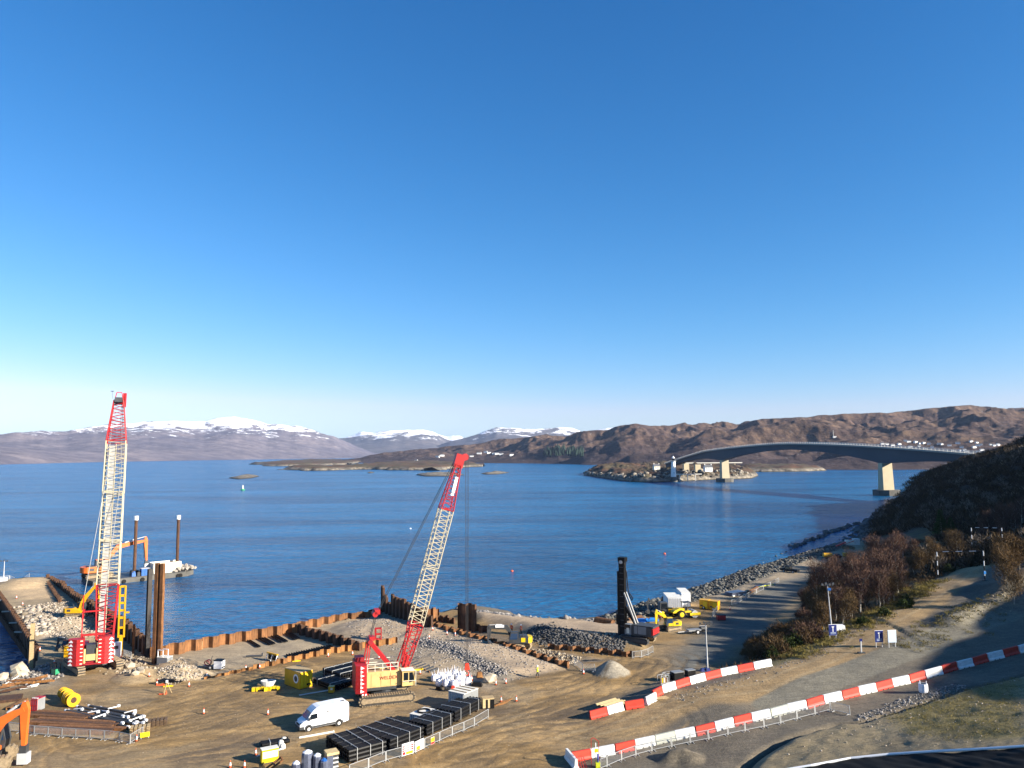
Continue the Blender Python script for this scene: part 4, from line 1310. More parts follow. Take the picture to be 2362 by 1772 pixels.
wall('long lit rusty sheet pile wall between the gravel cell and the sea', [(345, 1522, -.3, 1.9), (434, 1504, -.35, 1.9), (503, 1491, -.35, 1.9), (593, 1475, -.35, 1.8), (682, 1459, -.35, 1.8), (788, 1431, -.3, 1.3), (843, 1421, 0, .9), (884, 1409, 0, .8)], 1.5, .42, 'rust')
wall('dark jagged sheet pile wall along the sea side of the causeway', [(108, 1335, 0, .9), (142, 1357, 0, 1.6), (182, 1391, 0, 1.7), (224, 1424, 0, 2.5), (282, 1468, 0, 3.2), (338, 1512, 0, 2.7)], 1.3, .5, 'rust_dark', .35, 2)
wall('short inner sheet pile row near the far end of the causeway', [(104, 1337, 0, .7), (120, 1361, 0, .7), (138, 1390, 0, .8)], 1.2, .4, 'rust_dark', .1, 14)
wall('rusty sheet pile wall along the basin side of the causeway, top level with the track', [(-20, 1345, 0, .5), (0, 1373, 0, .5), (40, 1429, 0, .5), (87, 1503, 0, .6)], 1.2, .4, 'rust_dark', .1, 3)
wall('low sheet pile row standing in the basin water beside the causeway', [(-20, 1385, -1.9, 0), (0, 1412, -1.9, 0), (30, 1455, -1.9, 0), (63, 1500, -1.9, 0)], .9, .3, 'rust_dark', .12, 4)
wall('low orange sheet pile row between the yard and the gravel cell', [(470, 1568, -.1, .25), (560, 1549, -.05, .45), (650, 1530, 0, .75), (770, 1507, 0, .95), (828, 1497, 0, 1.0), (911, 1484, 0, 1.0)], .95, .32, 'rust_orange', .05, 5)
wall('dark cross wall of sheet piles dividing the gravel cell', [(686, 1461, -.35, 1.7), (760, 1482, -.2, 1.7), (830, 1499, 0, 1.3)], 1.15, .42, 'rust_dark', .16, 6)
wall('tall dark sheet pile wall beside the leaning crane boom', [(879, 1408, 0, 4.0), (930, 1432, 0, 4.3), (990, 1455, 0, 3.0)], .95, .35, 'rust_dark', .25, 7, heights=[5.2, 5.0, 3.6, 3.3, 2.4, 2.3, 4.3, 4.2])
wall('short bright rusty sheet pile panel behind the leaning crane boom', [(972, 1437, 0, 2.9), (1011, 1431, 0, 2.4)], .8, .3, 'rust', .3, 8)
wall('long stepped sheet pile row running diagonally beside the grey excavator', [(1000, 1446, .4, .9), (1090, 1473, .4, .9), (1181, 1500, .4, .9), (1300, 1537, .2, .8)], 1.25, .55, 'rust', .05, 9)
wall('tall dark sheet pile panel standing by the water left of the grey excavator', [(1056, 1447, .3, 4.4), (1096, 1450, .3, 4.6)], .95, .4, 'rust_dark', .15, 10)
wall('low broken sheet pile stubs behind the leaning boom', [(1012, 1430, .2, .9), (1045, 1437, .2, .9)], .9, .35, 'rust_dark', .3, 11)
wall('low sheet pile stubs right of the tall dark panel', [(1097, 1449, .4, .8), (1116, 1452, .4, .6)], .9, .35, 'rust_dark', .2, 12)
wall('half buried sheet pile row in front of the drilling rig', [(1264, 1501, -.3, 1.1), (1340, 1507, -.3, 1.1), (1452, 1517, -.2, 1.0)], 1.15, .5, 'rust', .05, 13)
# struts over the trench of the causeway
for k, (a, b) in enumerate((((2, 1385), (-22, 1396)), ((26, 1410), (5, 1411)), ((45, 1436), (22, 1437)), ((62, 1458), (34, 1458)))):
    p = G(*a, .2); q = G(*b, -1.6)
    o = MB().bar((0, 0, 0), q - p, .28).build('trench_strut', 'concrete', None, p)
    tag(o, ['pale steel strut across the causeway trench, farthest of four', 'pale steel strut across the causeway trench, second farthest', 'pale steel strut across the causeway trench, second nearest', 'pale steel strut across the causeway trench, nearest of four'][k], 'strut', 'struts across the causeway trench')


def hpile(name, label, px, py, h, w, d, mat, z=0, rz=.3):
    p = G(px, py, z)
    t = T(name, label, 'pile', p, rz)
    for s in (-1, 1):
        bx(t, 'flange', mat, (0, s * d / 2, h / 2 - 2), (w, .09, h + 4))
    bx(t, 'web', mat, (0, 0, h / 2 - 2), (.09, d, h + 4))
    return t


hpile('steel_pile', 'tall dark steel pile standing alone left of the brown box pile', 339, 1514, 14.2, .62, .6, 'pile_dark', 0, .8)
t = T('box_pile', 'tall brown double steel pile rising at the end of the lit wall', 'pile', G(362, 1531, 0), -.25)
for x, w, y, m in ((-.52, .6, 0, 'rust'), (0, .46, .22, 'rust_dark'), (.5, .56, 0, 'rust')):
    bx(t, 'pile_leaf', m, (x, y, 6), (w, .5, 19.4 - abs(y)))
hpile('steel_pile', 'short brown pile beside the basin steps', 72, 1524, 5.9, .6, .5, 'wood', 0, .4)
hpile('steel_pile', 'thin brown pile standing in front of the dark causeway wall', 307, 1508, 4.8, .35, .35, 'rust', 0, .4)


# ---------------------------------------------------------------- lattice cranes
def lattice(par, name, a, b, side, w0, d0, w1, d1, bays, rc, rl, mat, lmat=None):
    a = Vector(a); b = Vector(b); ax = (b - a).normalized()
    side = (side - ax * side.dot(ax)).normalized(); up = ax.cross(side).normalized()
    def cn(i, f):
        sx, sy = ((-1, -1), (1, -1), (1, 1), (-1, 1))[i]
        c = a + (b - a) * f
        return c + side * (sx * (w0 + (w1 - w0) * f) / 2) + up * (sy * (d0 + (d1 - d0) * f) / 2)
    sec = MB()
    for i in range(4):
        o = MB().cyl(cn(i, 0), cn(i, 1), rc, n=6).build(name + '_chord', mat, par)
    for k in range(bays):
        f0, f1 = k / bays, (k + 1) / bays
        for i in range(4):
            j = (i + 1) % 4
            m = (f0 + f1) / 2
            if k % 2: i, j = j, i
            sec.cyl(cn(i, f0), cn(j, m), rl, n=4, caps=False)
            sec.cyl(cn(j, m), cn(i, f1), rl, n=4, caps=False)
    for f in (0, 1):
        for i in range(4):
            sec.cyl(cn(i, f), cn((i + 1) % 4, f), rl * 1.3, n=4)
    sec.build(name + '_lacing', lmat or mat, par)
    return cn


def rope(par, name, pts, r=.035, mat='rope'):
    return MB().tube(pts, r, n=5).build(name, mat, par)


def text_on(par, s, size, loc, rot, mat, name='lettering'):
    cu = bpy.data.curves.new(name, 'FONT')
    cu.body = s; cu.size = size; cu.extrude = .012; cu.align_x = 'CENTER'; cu.align_y = 'CENTER'
    to = bpy.data.objects.new('tmp', cu); COL.objects.link(to)
    bpy.context.view_layer.update()
    me = bpy.data.meshes.new_from_object(to)
    bpy.data.objects.remove(to)
    me.materials.clear(); me.materials.append(M(mat))
    me.name = name
    o = bpy.data.objects.new(name, me); COL.objects.link(o)
    o.parent = par; o.location = loc; o.rotation_euler = rot
    return o


def crane_right():
    mid, rz, L = two((834, 1629), (950, 1617))
    hd = Vector((math.cos(rz), math.sin(rz), 0)); sd_ = Vector((-hd.y, hd.x, 0))
    org = mid + sd_ * 2.5
    t = T('crawler_crane', 'red and cream crawler crane with a lattice boom leaning right over the yard', 'crane', org, rz)
    for y in (-2.5, 2.5):
        crawler(t, -L / 2 - .35, L / 2 + .35, y, .85, 1.25, 'track_steel', 'track_mud')
    bx(t, 'carbody', 'dark_grey', (0, 0, .85), (3.2, 4.4, .7)); cy(t, 'turntable', 'dark_grey', (0, 0, 1.1), (0, 0, 1.55), 1.3, n=16)
    bx(t, 'revolving_frame', 'dark_grey', (-.2, 0, 1.72), (7.2, 3.0, .4))
    h = MB().prism([(-2.6, 1.9), (2.0, 1.9), (2.0, 3.75), (1.7, 3.95), (-2.6, 3.95)], -1.5, -.45).build('machinery_house', 'cream_paint', t)
    for x in (-1.4, -.1, 1.2): bx(h, 'door_panel', 'cream_paint', (x, -1.52, 2.85), (1.15, .05, 1.7))
    text_on(h, 'WELDEX', .62, (.35, -1.565, 3.05), (rad(90), 0, 0), 'dark_red')
    MB().prism([(-2.6, 1.9), (2.0, 1.9), (2.0, 3.75), (-2.6, 3.95)], .45, 1.5).build('machinery_house', 'cream_paint', t)
    bx(t, 'winch_deck', 'dark_grey', (-.3, 0, 2.4), (4.2, .9, .9))
    for x in (-1.6, 0, 1.4): cy(t, 'winch_drum', 'steel_dark', (x, -.4, 3.1), (x, .4, 3.1), .42, n=12)
    # cab with glazed sides, right front
    c = MB().prism([(2.1, 1.9), (3.75, 1.9), (3.9, 2.6), (3.55, 3.9), (2.1, 3.9)], -2.1, -.95).build('cab', 'cream_paint', t)
    pr(c, 'window', 'glass_dark', [(2.3, 2.65), (2.9, 2.65), (2.9, 3.65), (2.3, 3.65)], -2.13, -.92)
    pr(c, 'window', 'glass_dark', [(3.05, 2.3), (3.75, 2.5), (3.5, 3.65), (3.05, 3.65)], -2.13, -.92)
    bx(c, 'cab_roof', 'cream_white', (2.85, -1.5, 3.95), (1.7, 1.3, .1)); ln(c, 'handrail', 'cream_white', [((2.1, -2.3, 2.6), (3.9, -2.3, 2.6)), ((3.9, -2.3, 1.9), (3.9, -2.3, 3.9)), ((3.9, -2.3, 3.9), (2.4, -2.3, 3.98))], .05)
    rails = [((-2.5, -1.45, 3.95 + z), (1.6, -1.45, 3.95 + z)) for z in (.5, 1.0)] + [((-2.5 + k * 1.03, -1.45, 3.95), (-2.5 + k * 1.03, -1.45, 4.95)) for k in range(5)] + [((-2.5, 1.45, 3.95 + z), (1.6, 1.45, 3.95 + z)) for z in (.5, 1.0)]
    ln(t, 'walkway_rail', 'cream_white', rails, .06)
    # counterweight: stacked red slabs with white chevrons
    for k in range(5):
        MB().slab([(-4.1, -2.1), (-3.5, -2.4), (-2.65, -2.4), (-2.65, 2.4), (-3.5, 2.4), (-4.1, 2.1)], 1.5 + k * .72, 1.5 + k * .72 + .70).build('counterweight_slab', 'red_paint', t)
    for k in range(7):
        MB().add([(-3.47, -2.415, 1.62 + k * .5), (-2.97 - .12 * (k % 2), -2.415, 1.62 + k * .5 + .15), (-3.47, -2.415, 1.62 + k * .5 + .42)], [(0, 1, 2)]).build('white_chevron', 'white_paint', t)
    for k in range(4):
        bx(t, 'warning_stripe', 'white_paint' if k % 2 == 0 else 'red_paint', (-3.3 + k * .2, -2.43, 1.25), (.2, .04, .45), top=(1, 1), sh=(.15, 0))
    bx(t, 'upper_ballast', 'dark_red', (-3.3, .9, 5.3), (1.2, 1.6, .55))
    # A-frame gantry
    gt = (-2.2, 0, 8.0)
    for y in (-1.15, 1.15):
        MB().bar((1.3, y, 3.6), (-2.0, y * .7, 7.6), .46, .5).build('gantry_strut', 'red_paint', t)
        MB().bar((-2.9, y, 3.9), (-2.2, y * .7, 7.7), .16).build('gantry_leg', 'red_paint', t)
        MB().bar((-2.5, y, 3.9), (-2.0, y * .6, 7.4), .12).build('gantry_leg', 'red_paint', t)
    MB().cyl((-2.05, -1.1, 7.75), (-2.05, 1.1, 7.75), .34, n=12).build('gantry_sheave', 'dark_red', t)
    bx(t, 'gantry_head', 'red_paint', (-1.8, 0, 8.1), (.7, 1.4, .5), rz=0)
    # boom
    inv = (Matrix.Translation(org) @ Matrix.Rotation(rz, 4, 'Z')).inverted()
    foot = Vector((2.3, 0, 2.5))
    tip = inv @ P(1066, 1048, 110.0)
    tip.y *= .5
    ax = tip - foot
    sdv = Vector((0, 1, 0))
    f1, f2 = .235, .745
    lattice(t, 'boom_foot', foot + ax * .055, foot + ax * f1, sdv, 1.35, .9, 2.15, 1.75, 5, .085, .05, 'red_paint')
    for y in (-.55, .55):
        MB().bar(foot + Vector((0, y, 0)), foot + ax * .1 + Vector((0, y * 1.25, 0)), .3, .5).build('boom_heel', 'red_paint', t)
    f15 = .48
    lattice(t, 'boom_insert', foot + ax * f1, foot + ax * f15, sdv, 2.15, 1.75, 2.15, 1.75, 7, .08, .045, 'boom_cream')
    lattice(t, 'boom_insert', foot + ax * (f15 + .008), foot + ax * f2, sdv, 2.15, 1.75, 2.15, 1.75, 7, .08, .045, 'boom_cream')
    lattice(t, 'boom_top', foot + ax * f2, foot + ax * .95, sdv, 2.15, 1.75, 1.1, .8, 6, .085, .05, 'red_paint')
    hdm = MB(); hdm.bar(foot + ax * .94, foot + ax * 1.0, 1.3, 1.1); hdm.bar(foot + ax * .975 + Vector((-.2, 0, .1)), foot + ax * .985 + Vector((1.0, 0, .1)), 1.0, .9)
    bh = hdm.build('boom_head', 'red_paint', t)
    for y in (-.35, 0, .35):
        MB().cyl(foot + ax * .99 + Vector((.7, y - .1, -.1)), foot + ax * .99 + Vector((.7, y + .1, -.1)), .5, n=12).build('sheave', 'dark_red', bh)
    for s, f in ((-1.12, .86), (-.95, .845)):
        MB().bar(foot + ax * (f - .035) + Vector((.1, s, 0)), foot + ax * (f + .035) + Vector((.1, s * .9, 0)), .42, .08).build('white_panel', 'white_paint', t)
    # ropes: bridle block halfway, pendants to the head, rope down to the hook
    br = Vector((-1.1, 0, 11.6))
    for y in (-.5, .5):
        rope(t, 'pendant', [foot + ax * .97 + Vector((-.4, y, .3)), br + Vector((.3, y, .3))], .045)
        for q in (-.12, .12): rope(t, 'luffing_rope', [br + Vector((-.1, y + q, -.4)), Vector((-2.0, y * .9 + q, 8.1))], .03)
    o = MB().box(br, (.7, 1.5, .6)).cyl(br + Vector((-.3, -.75, -.3)), br + Vector((-.3, .75, -.3)), .36, n=12)
    o.build('bridle_block', 'red_paint', t)
    for y in (-.9, .9):
        MB().bar((1.7, y, 4.0), foot + ax * .235 + Vector((-.3, y * 1.1, .5)), .16).build('backstop', 'red_paint', t)
    hx = foot + ax * .99 + Vector((1.2, 0, 0))
    hz = 2.6
    for dx in (-.25, -.12, .2, .3): rope(t, 'hoist_rope', [(hx.x + dx, dx * .6, hx.z), (hx.x + dx * .6, dx * .4, hz + .9)], .022)
    hb = MB().box((hx.x, 0, hz + .55), (.75, .35, .9), top=(.6, 1)).build('hook_block', 'orange_red', t)
    k = [(hx.x + .28 * math.cos(a), 0, hz - .42 + .28 * math.sin(a)) for a in [rad(d) for d in range(100, -180, -25)]]
    MB().tube([(hx.x, 0, hz + .15), (hx.x, 0, hz - .14)] + k, .07, n=6).build('hook', 'orange_red', hb)
    return t


crane_right()


def crane_left():
    org = G(193, 1552, 0) + Vector((0, 2.6, 0))
    foot_w = org + Vector((1.1, 1.0, 0)); foot_w.z = 2.6
    tip_w = P(275, 912, 134.5)
    hv = tip_w - foot_w
    rz = math.atan2(hv.y, hv.x)
    t = T('crawler_crane', 'red and cream crawler crane with an upright lattice boom and red ballast facing the viewer', 'crane', org, rz)
    inv = (Matrix.Translation(org) @ Matrix.Rotation(rz, 4, 'Z')).inverted()
    u = T('undercarriage', None, None, (0, 0, 0), rad(22)); u.parent = t
    for y in (-2.7, 2.7):
        crawler(u, -3.9, 3.9, y, 1.0, 1.3, 'track_steel', 'track_mud')
    bx(u, 'carbody', 'dark_grey', (0, 0, .9), (3.2, 4.6, .7))
    cy(t, 'turntable', 'dark_grey', (0, 0, 1.15), (0, 0, 1.6), 1.4, n=16)
    bx(t, 'revolving_frame', 'dark_red', (-.6, 0, 1.75), (6.6, 3.0, .35))
    for s in (-1, 1):
        MB().box((.3, s * 1.25, 2.9), (3.2, .8, 2.0)).build('machinery_house', 'red_paint', t)
        for k in range(7):
            z = 1.5 + k * .56
            MB().slab([(-4.3, s * .98), (-4.35, s * 1.9), (-3.6, s * 3.05), (-2.8, s * 3.05), (-2.8, s * .98)][::s], z, z + .54).build('counterweight_slab', 'red_paint', t)
            bx(t, 'lifting_lug', 'cream_white', (-4.36, s * 1.25, z + .3), (.05, .34, .12))
            MB().add([(-4.02, s * 2.40, z + .05), (-3.62, s * 3.04, z + .05), (-3.85, s * 2.68, z + .42)], [(0, 1, 2)]).add([(-4.06, s * 2.42, z + .05), (-3.65, s * 3.09, z + .05), (-3.87, s * 2.72, z + .44)], [(0, 1, 2)]).build('white_chevron', 'white_paint', t)
    bx(t, 'engine', 'dark_grey', (-3.2, 0, 3.4), (1.6, 1.3, 2.0)); bx(t, 'engine_guard', 'cream_paint', (-4.1, 0, 2.6), (.25, 1.3, .9)); bx(t, 'rear_step', 'dark_red', (-4.0, 0, 1.65), (.8, 2.0, .2))
    for y in (-.9, .9): MB().cyl((-4.15, y * .95, 1.8), (-4.15, y * .95, 3.9), .16, n=8).build('air_pipe', 'cream_paint', t)
    c = MB().prism([(1.6, 1.9), (3.4, 1.9), (3.5, 2.6), (3.2, 4.0), (1.6, 4.0)], 1.7, 2.9).build('cab', 'red_paint', t)
    pr(c, 'window', 'glass_dark', [(1.8, 2.6), (3.3, 2.6), (3.1, 3.8), (1.8, 3.8)], 1.67, 2.93)
    # gantry at the back
    for y in (-1.5, 1.5):
        MB().bar((1.0, y, 2.8), (-2.2, y, 5.6), .34, .4).build('gantry_strut', 'red_paint', t)
        MB().bar((-2.6, y, 3.0), (-2.3, y, 5.6), .18).build('gantry_leg', 'red_paint', t)
        MB().bar((-2.3, y, 5.6), (-1.6, y, 11.5), .14).build('live_mast', 'red_paint', t)
    MB().bar((-2.3, -1.6, 5.6), (-2.3, 1.6, 5.6), .3).build('gantry_beam', 'red_paint', t)
    MB().bar((-1.6, -1.6, 9.0), (-1.6, 1.6, 9.0), .2).bar((-1.9, 1.5, 7.9), (.2, 1.5, 9.0), .2).build('mast_brace', 'red_paint', t)
    foot = inv @ foot_w; tip = inv @ tip_w
    ax = tip - foot; sdv = Vector((0, 1, 0))
    f1, f2 = .235, .80
    lattice(t, 'boom_foot', foot + ax * .03, foot + ax * f1, sdv, 2.3, 1.3, 3.1, 2.2, 6, .11, .06, 'red_paint', 'dark_red')
    for a, b in ((f1, .40), (.403, .59), (.593, f2)):
        lattice(t, 'boom_insert', foot + ax * a, foot + ax * b, sdv, 3.1, 2.2, 3.0, 2.2, 7, .1, .042, 'boom_cream')
    lattice(t, 'boom_top', foot + ax * f2, foot + ax * .975, sdv, 3.0, 2.2, 1.5, 1.1, 7, .1, .05, 'red_paint')
    off = ax.normalized().cross(sdv).normalized()
    if off.x > 0: off = -off
    for k in range(16):
        a, b = .06 + k * .0455, .06 + (k + 1) * .0455 - .004
        MB().bar(foot + ax * a + off * .2 + Vector((0, .45, 0)), foot + ax * b + off * .2 + Vector((0, .45, 0)), .06, .95).build('walkway_panel', 'walkway_grey', t)
    for y in (-.05, .95):
        MB().bar(foot + ax * .06 + off * .3 + Vector((0, y, 0)), foot + ax * .79 + off * .3 + Vector((0, y, 0)), .09).build('walkway_rail', 'boom_cream', t)
    hm = MB(); hm.bar(foot + ax * .965, foot + ax * .985, 1.7, 1.2)
    bh = hm.build('boom_head', 'dark_grey', t)
    ln(t, 'head_frame', 'red_paint', [(foot + ax * .98 + Vector((0, y, 0)), foot + ax * 1.012 + Vector((0, y * .6, 0))) for y in (-.65, .65)] + [(foot + ax * 1.012 + Vector((0, -.4, 0)), foot + ax * 1.012 + Vector((0, .4, 0)))], .12)
    for y in (-.75, -.95): MB().bar(foot + ax * .95 + Vector((.3, y, 0)), foot + ax * 1.01 + Vector((.5, y, 0)), .18, .4).build('head_plate', 'red_paint', t)
    MB().cyl(foot + ax * .985 + Vector((0, 1.0, 0)), foot + ax * 1.015 + Vector((0, 1.1, 0)), .03, n=5).box(foot + ax * 1.017 + Vector((0, 1.1, 0)), (.5, .5, .08)).build('wind_gauge', 'dark_grey', t)
    for y in (-1.1, 1.1):
        rope(t, 'pendant', [foot + ax * .66 + Vector((-.8, y, 0)), Vector((-1.6, y * 1.3, 11.5))], .045, 'walkway_grey')
        rope(t, 'pendant', [foot + ax * .95 + Vector((-.4, y * .6, 0)), foot + ax * .66 + Vector((-.8, y, 0))], .04, 'walkway_grey')
    for y in (-.25, .2): rope(t, 'hoist_rope', [foot + ax * .98 + Vector((.5, y - .6, 0)), foot + ax * .3 + Vector((1.3, y - .9, 0))], .025)
    return t


crane_left()
# yellow piling hammer hanging beside the boom, its power pack below
p = G(268, 1530, 0) + Vector((-1.6, 4.5, 0))
t = T('piling_hammer', 'tall yellow piling hammer frame standing right of the upright boom', 'hammer', p, .3)
for x in (-.42, .42): bx(t, 'leg_beam', 'yellow_paint', (x, 0, 7.2), (.22, .35, 8.4))
for z in (3.2, 4.6, 6.2, 7.4, 8.6, 9.8, 11.3): bx(t, 'cross_plate', 'yellow_paint', (0, .03, z), (.62, .28, .35))
bx(t, 'ram_block', 'dark_grey', (0, .1, 5.4), (.55, .4, 1.3)); bx(t, 'lifting_arm', 'yellow_paint', (.8, 0, 7.0), (.6, .25, .25)); bx(t, 'pile_cap', 'yellow_paint', (0, 0, 1.9), (.5, .4, 2.6)); cy(t, 'pile_stub', 'rust', (0, 0, -.2), (0, 0, .8), .4)
p = G(265, 1520, 0)
t = T('power_pack', 'white upright power pack cabinet right of the red ballast', 'cabinet', p + Vector((0, .6, 0)), .25)
bx(t, 'cabinet', 'white_paint', (0, 0, 1.35), (1.1, 1.0, 2.3)); bx(t, 'skid', 'dark_red', (0, 0, .1), (1.3, 1.1, .2)); bx(t, 'vent', 'dark_grey', (0, -.52, 1.8), (.6, .05, .5)); bx(t, 'door', 'white_paint', (0, -.53, .9), (.7, .05, .9))
# ---------------------------------------------------------------- road vehicles and plant
def hull(par, name, mat, poly, wf, smooth=False):
    n = len(poly)
    vs = [(x, wf(x, z), z) for x, z in poly] + [(x, -wf(x, z), z) for x, z in poly]
    fs = [(i, (i + 1) % n, n + (i + 1) % n, n + i) for i in range(n)] + [tuple(range(n - 1, -1, -1)), tuple(range(n, 2 * n))]
    return MB().add(vs, fs).build(name, mat, par)


def wheel(par, x, y, r, w, name='wheel', rimm='light_grey'):
    s = 1 if y > 0 else -1
    o = MB().lathe([(r * .62, -w / 2), (r * .95, -w / 2), (r, -w * .3), (r, w * .3), (r * .95, w / 2), (r * .62, w / 2)], (x, y, r), 18, axis='y').build(name, 'black_rubber', par)
    MB().lathe([(r * .6, -.02), (r * .55, s * .05), (r * .2, s * .08)], (x, y + s * (w / 2 - .03), r), 14, axis='y').build('rim', rimm, o)
    return o


def van():
    mid, rz, L = two((780, 1675), (711, 1689))
    left = Vector((-math.sin(rz), math.cos(rz), 0)); fwd = Vector((math.cos(rz), math.sin(rz), 0))
    t = T('delivery_van', 'white high roof delivery van parked beside the black pipe stacks', 'van', mid - left * .9 - fwd * .2, rz)
    wf = lambda x, z: (.98 if z < 1.5 else .98 - .12 * ((z - 1.5) / 1.25) ** 1.5) - (.12 * max(0, (x - 2.3) / .8) ** 1.5 if x > 2.3 else 0)
    hull(t, 'body', 'van_white', [(-2.95, .5), (-3.0, 1.0), (-3.0, 2.3), (-2.93, 2.62), (-2.7, 2.74), (-1.5, 2.78), (.6, 2.72), (1.05, 2.62), (1.4, 2.4), (1.75, 2.08), (2.22, 1.42), (2.7, 1.22), (3.0, 1.02), (3.06, .75), (3.04, .42), (2.6, .38), (-2.4, .38)], wf)
    w = MB(); e = .02
    pts = [(1.70, 2.14), (2.24, 1.42)]
    n = Vector((.72, 0, .54)).normalized() * e
    vs = []
    for x, z in pts:
        for s in (-1, 1): vs.append((x + n.x, s * (wf(x, z) - .1), z + n.z))
    w.add(vs, [(0, 1, 3, 2)])
    w.build('windscreen', 'glass_blue', t)
    for s in (-1, 1):
        MB().add([(.95, s * .985, 1.42), (2.1, s * .985, 1.35), (1.72, s * .955, 1.98), (.98, s * .955, 2.0)], [(0, 1, 2, 3)]).build('side_window', 'glass_dark', t)
        for a, b in ((-2.2, -1.0), (.0, .9)): pass
        MB().box((0, s * .99, .52), (4.6, .04, .22)).build('sill_trim', 'dark_grey', t)
        for x in (-1.72, 2.03):
            MB().lathe([(.2, -.02), (.46, 0)], (x, s * .985, .42), 16, axis='y').build('wheel_arch', 'dark_grey', t)
            wheel(t, x, s * .9, .36, .24)
        bx(t, 'mirror', 'dark_grey', (1.98, s * 1.14, 1.52), (.12, .22, .3)); bx(t, 'headlight', 'glass_dark', (2.86, s * .74, 1.02), (.3, .22, .2)); bx(t, 'tail_light', 'dark_red', (-3.0, s * .88, 1.3), (.05, .12, .6))
        bx(t, 'door_seam', 'light_grey', (-.3, s * .978, 1.3), (.03, .03, 1.7)); bx(t, 'door_handle', 'dark_grey', (.75, s * .99, 1.25), (.2, .04, .05))
    ln(t, 'side_lettering', 'black_plastic', [((.2, .985, 2.0), (-.6, .985, 2.0)), ((.2, .985, 1.9), (-.1, .985, 1.9)), ((-.75, .985, 2.12), (-1.5, .985, 2.12)), ((-1.1, .985, 2.02), (-1.5, .985, 2.02)), ((-.1, .985, 1.93), (-1.1, .985, 2.03))], .03, .035)
    hull(t, 'bumper', 'dark_grey', [(2.55, .36), (3.1, .4), (3.12, .72), (2.6, .72)], lambda x, z: .99 - (.1 if x > 3 else 0))
    bx(t, 'grille', 'black_plastic', (3.05, 0, .9), (.06, 1.0, .22)); bx(t, 'rear_bumper', 'dark_grey', (-3.0, 0, .55), (.22, 1.9, .25)); ln(t, 'roof_vent', 'dark_grey', [((-2.5, .5, 2.79), (-2.1, .5, 2.79))], .2, .05)


van()


def drill_rig():
    mid, rz, L = two((1481, 1501), (1432, 1494), -.1)
    left = Vector((-math.sin(rz), math.cos(rz), 0))
    org = mid - left * 1.5 + Vector((.6, .3, .0))
    t = T('drilling_rig', 'black tracked drilling rig with a tall mast and red tail', 'drill rig', (org.x, org.y, gz(org.x, org.y)), rz)
    for y in (-1.5, 1.5): crawler(t, -2.5, 2.5, y, .8, 1.0, 'track_steel', 'track_mud' if y < 0 else 'dark_grey')
    bx(t, 'carbody', 'black_plastic', (0, 0, .7), (2.6, 2.4, .6)); bx(t, 'turntable', 'dark_grey', (0, 0, 1.1), (1.8, 1.8, .3))
    bx(t, 'engine_house', 'dark_grey', (-1.2, 0, 2.1), (3.6, 2.7, 1.7))
    for s in (-1, 1):
        bx(t, 'side_panel', 'grey_paint', (-1.35, s * 1.37, 2.15), (1.5, .05, 1.25)); bx(t, 'side_door', 'grey_paint', (-.2, s * 1.37, 2.15), (.55, .05, 1.25))
    pr(t, 'counterweight', 'red_paint', [(-3.05, 1.45), (-3.35, 1.6), (-3.35, 2.5), (-3.05, 2.6)], -1.35, 1.35)
    bx(t, 'tail_top', 'dark_grey', (-2.95, 0, 2.78), (.8, 2.7, .3)); bx(t, 'tail_base', 'dark_grey', (-3.15, 0, 1.3), (.4, 2.5, .25))
    c = bx(t, 'cab', 'grey_paint', (1.2, .95, 2.1), (1.2, 1.0, 1.7)); bx(c, 'window', 'glass_dark', (1.3, .95, 2.5), (1.04, 1.03, .8)); bx(c, 'cab_front', 'cream_white', (1.2, 1.46, 1.9), (.5, .03, .9))
    MB().box((2.7, 0, 7.0), (1.0, .95, 12.6)).build('mast', 'black_plastic', t)
    for z in range(2, 13): bx(t, 'mast_rung', 'dark_grey', (2.7, .49, z + .3), (.7, .05, .12))
    bx(t, 'mast_head', 'black_plastic', (2.65, 0, 13.6), (1.3, 1.2, .8)); cy(t, 'head_sheave', 'light_grey', (2.7, -.7, 13.2), (2.7, .7, 13.2), .3)
    bx(t, 'rotary_head', 'black_plastic', (3.4, 0, 3.4), (.8, 1.1, 1.8)); cy(t, 'drill_string', 'steel_dark', (3.6, 0, -.3), (3.6, 0, 11.5), .16)
    for y in (-.45, .45):
        MB().cyl((.2, y, 2.9), (2.3, y, 8.0), .16).cyl((1.2, y, 5.4), (2.3, y, 8.0), .1).build('mast_ram', 'grey_paint', t)
    MB().bar((.4, 0, 2.9), (2.3, 0, 5.6), .5, .5).build('mast_arm', 'black_plastic', t)
    rope(t, 'hose', [(2.1, .5, 13), (1.7, .5, 11.5), (1.5, .5, 9), (1.3, .5, 7.8), (.8, .5, 6.8), (.6, .5, 7.2), (1.2, .5, 8.0)], .09, 'black_plastic')
    bx(t, 'foot_jack', 'black_plastic', (2.8, 0, .5), (1.2, 1.5, .9))


drill_rig()
gv = lambda a, b, z=0.0: at(a, b, z)
excavator('excavator', 'yellow excavator working on the rubble of the causeway behind the upright crane', gv(178, 1424), .12, 1.0, 'yellow_paint', pose=((.5, 1.6), (1.5, 4.0), (3.5, 6.3), (4.2, 3.3)), under=.25)
p = G(-42, 1768, 0)
excavator('excavator', 'orange excavator cut off by the left edge, its arm reaching down', p, .1, 1.4, 'orange_paint', pose=((.5, 1.6), (1.3, 3.3), (3.0, 4.2), (3.05, 1.5)), tool='breaker', trackm='track_mud', under=.3)
p = gv(1192, 1496, -.5)
excavator('excavator', 'charcoal and yellow excavator behind the stepped sheet pile row', p, rad(184), 1.0, 'dark_grey', 'x', 'dark_grey', pose=((.5, 1.6), (1.7, 3.5), (4.7, 3.5), (4.9, 1.4)), under=rad(-35), ctw='bright_yellow', trackm='track_mud', cabside=1)
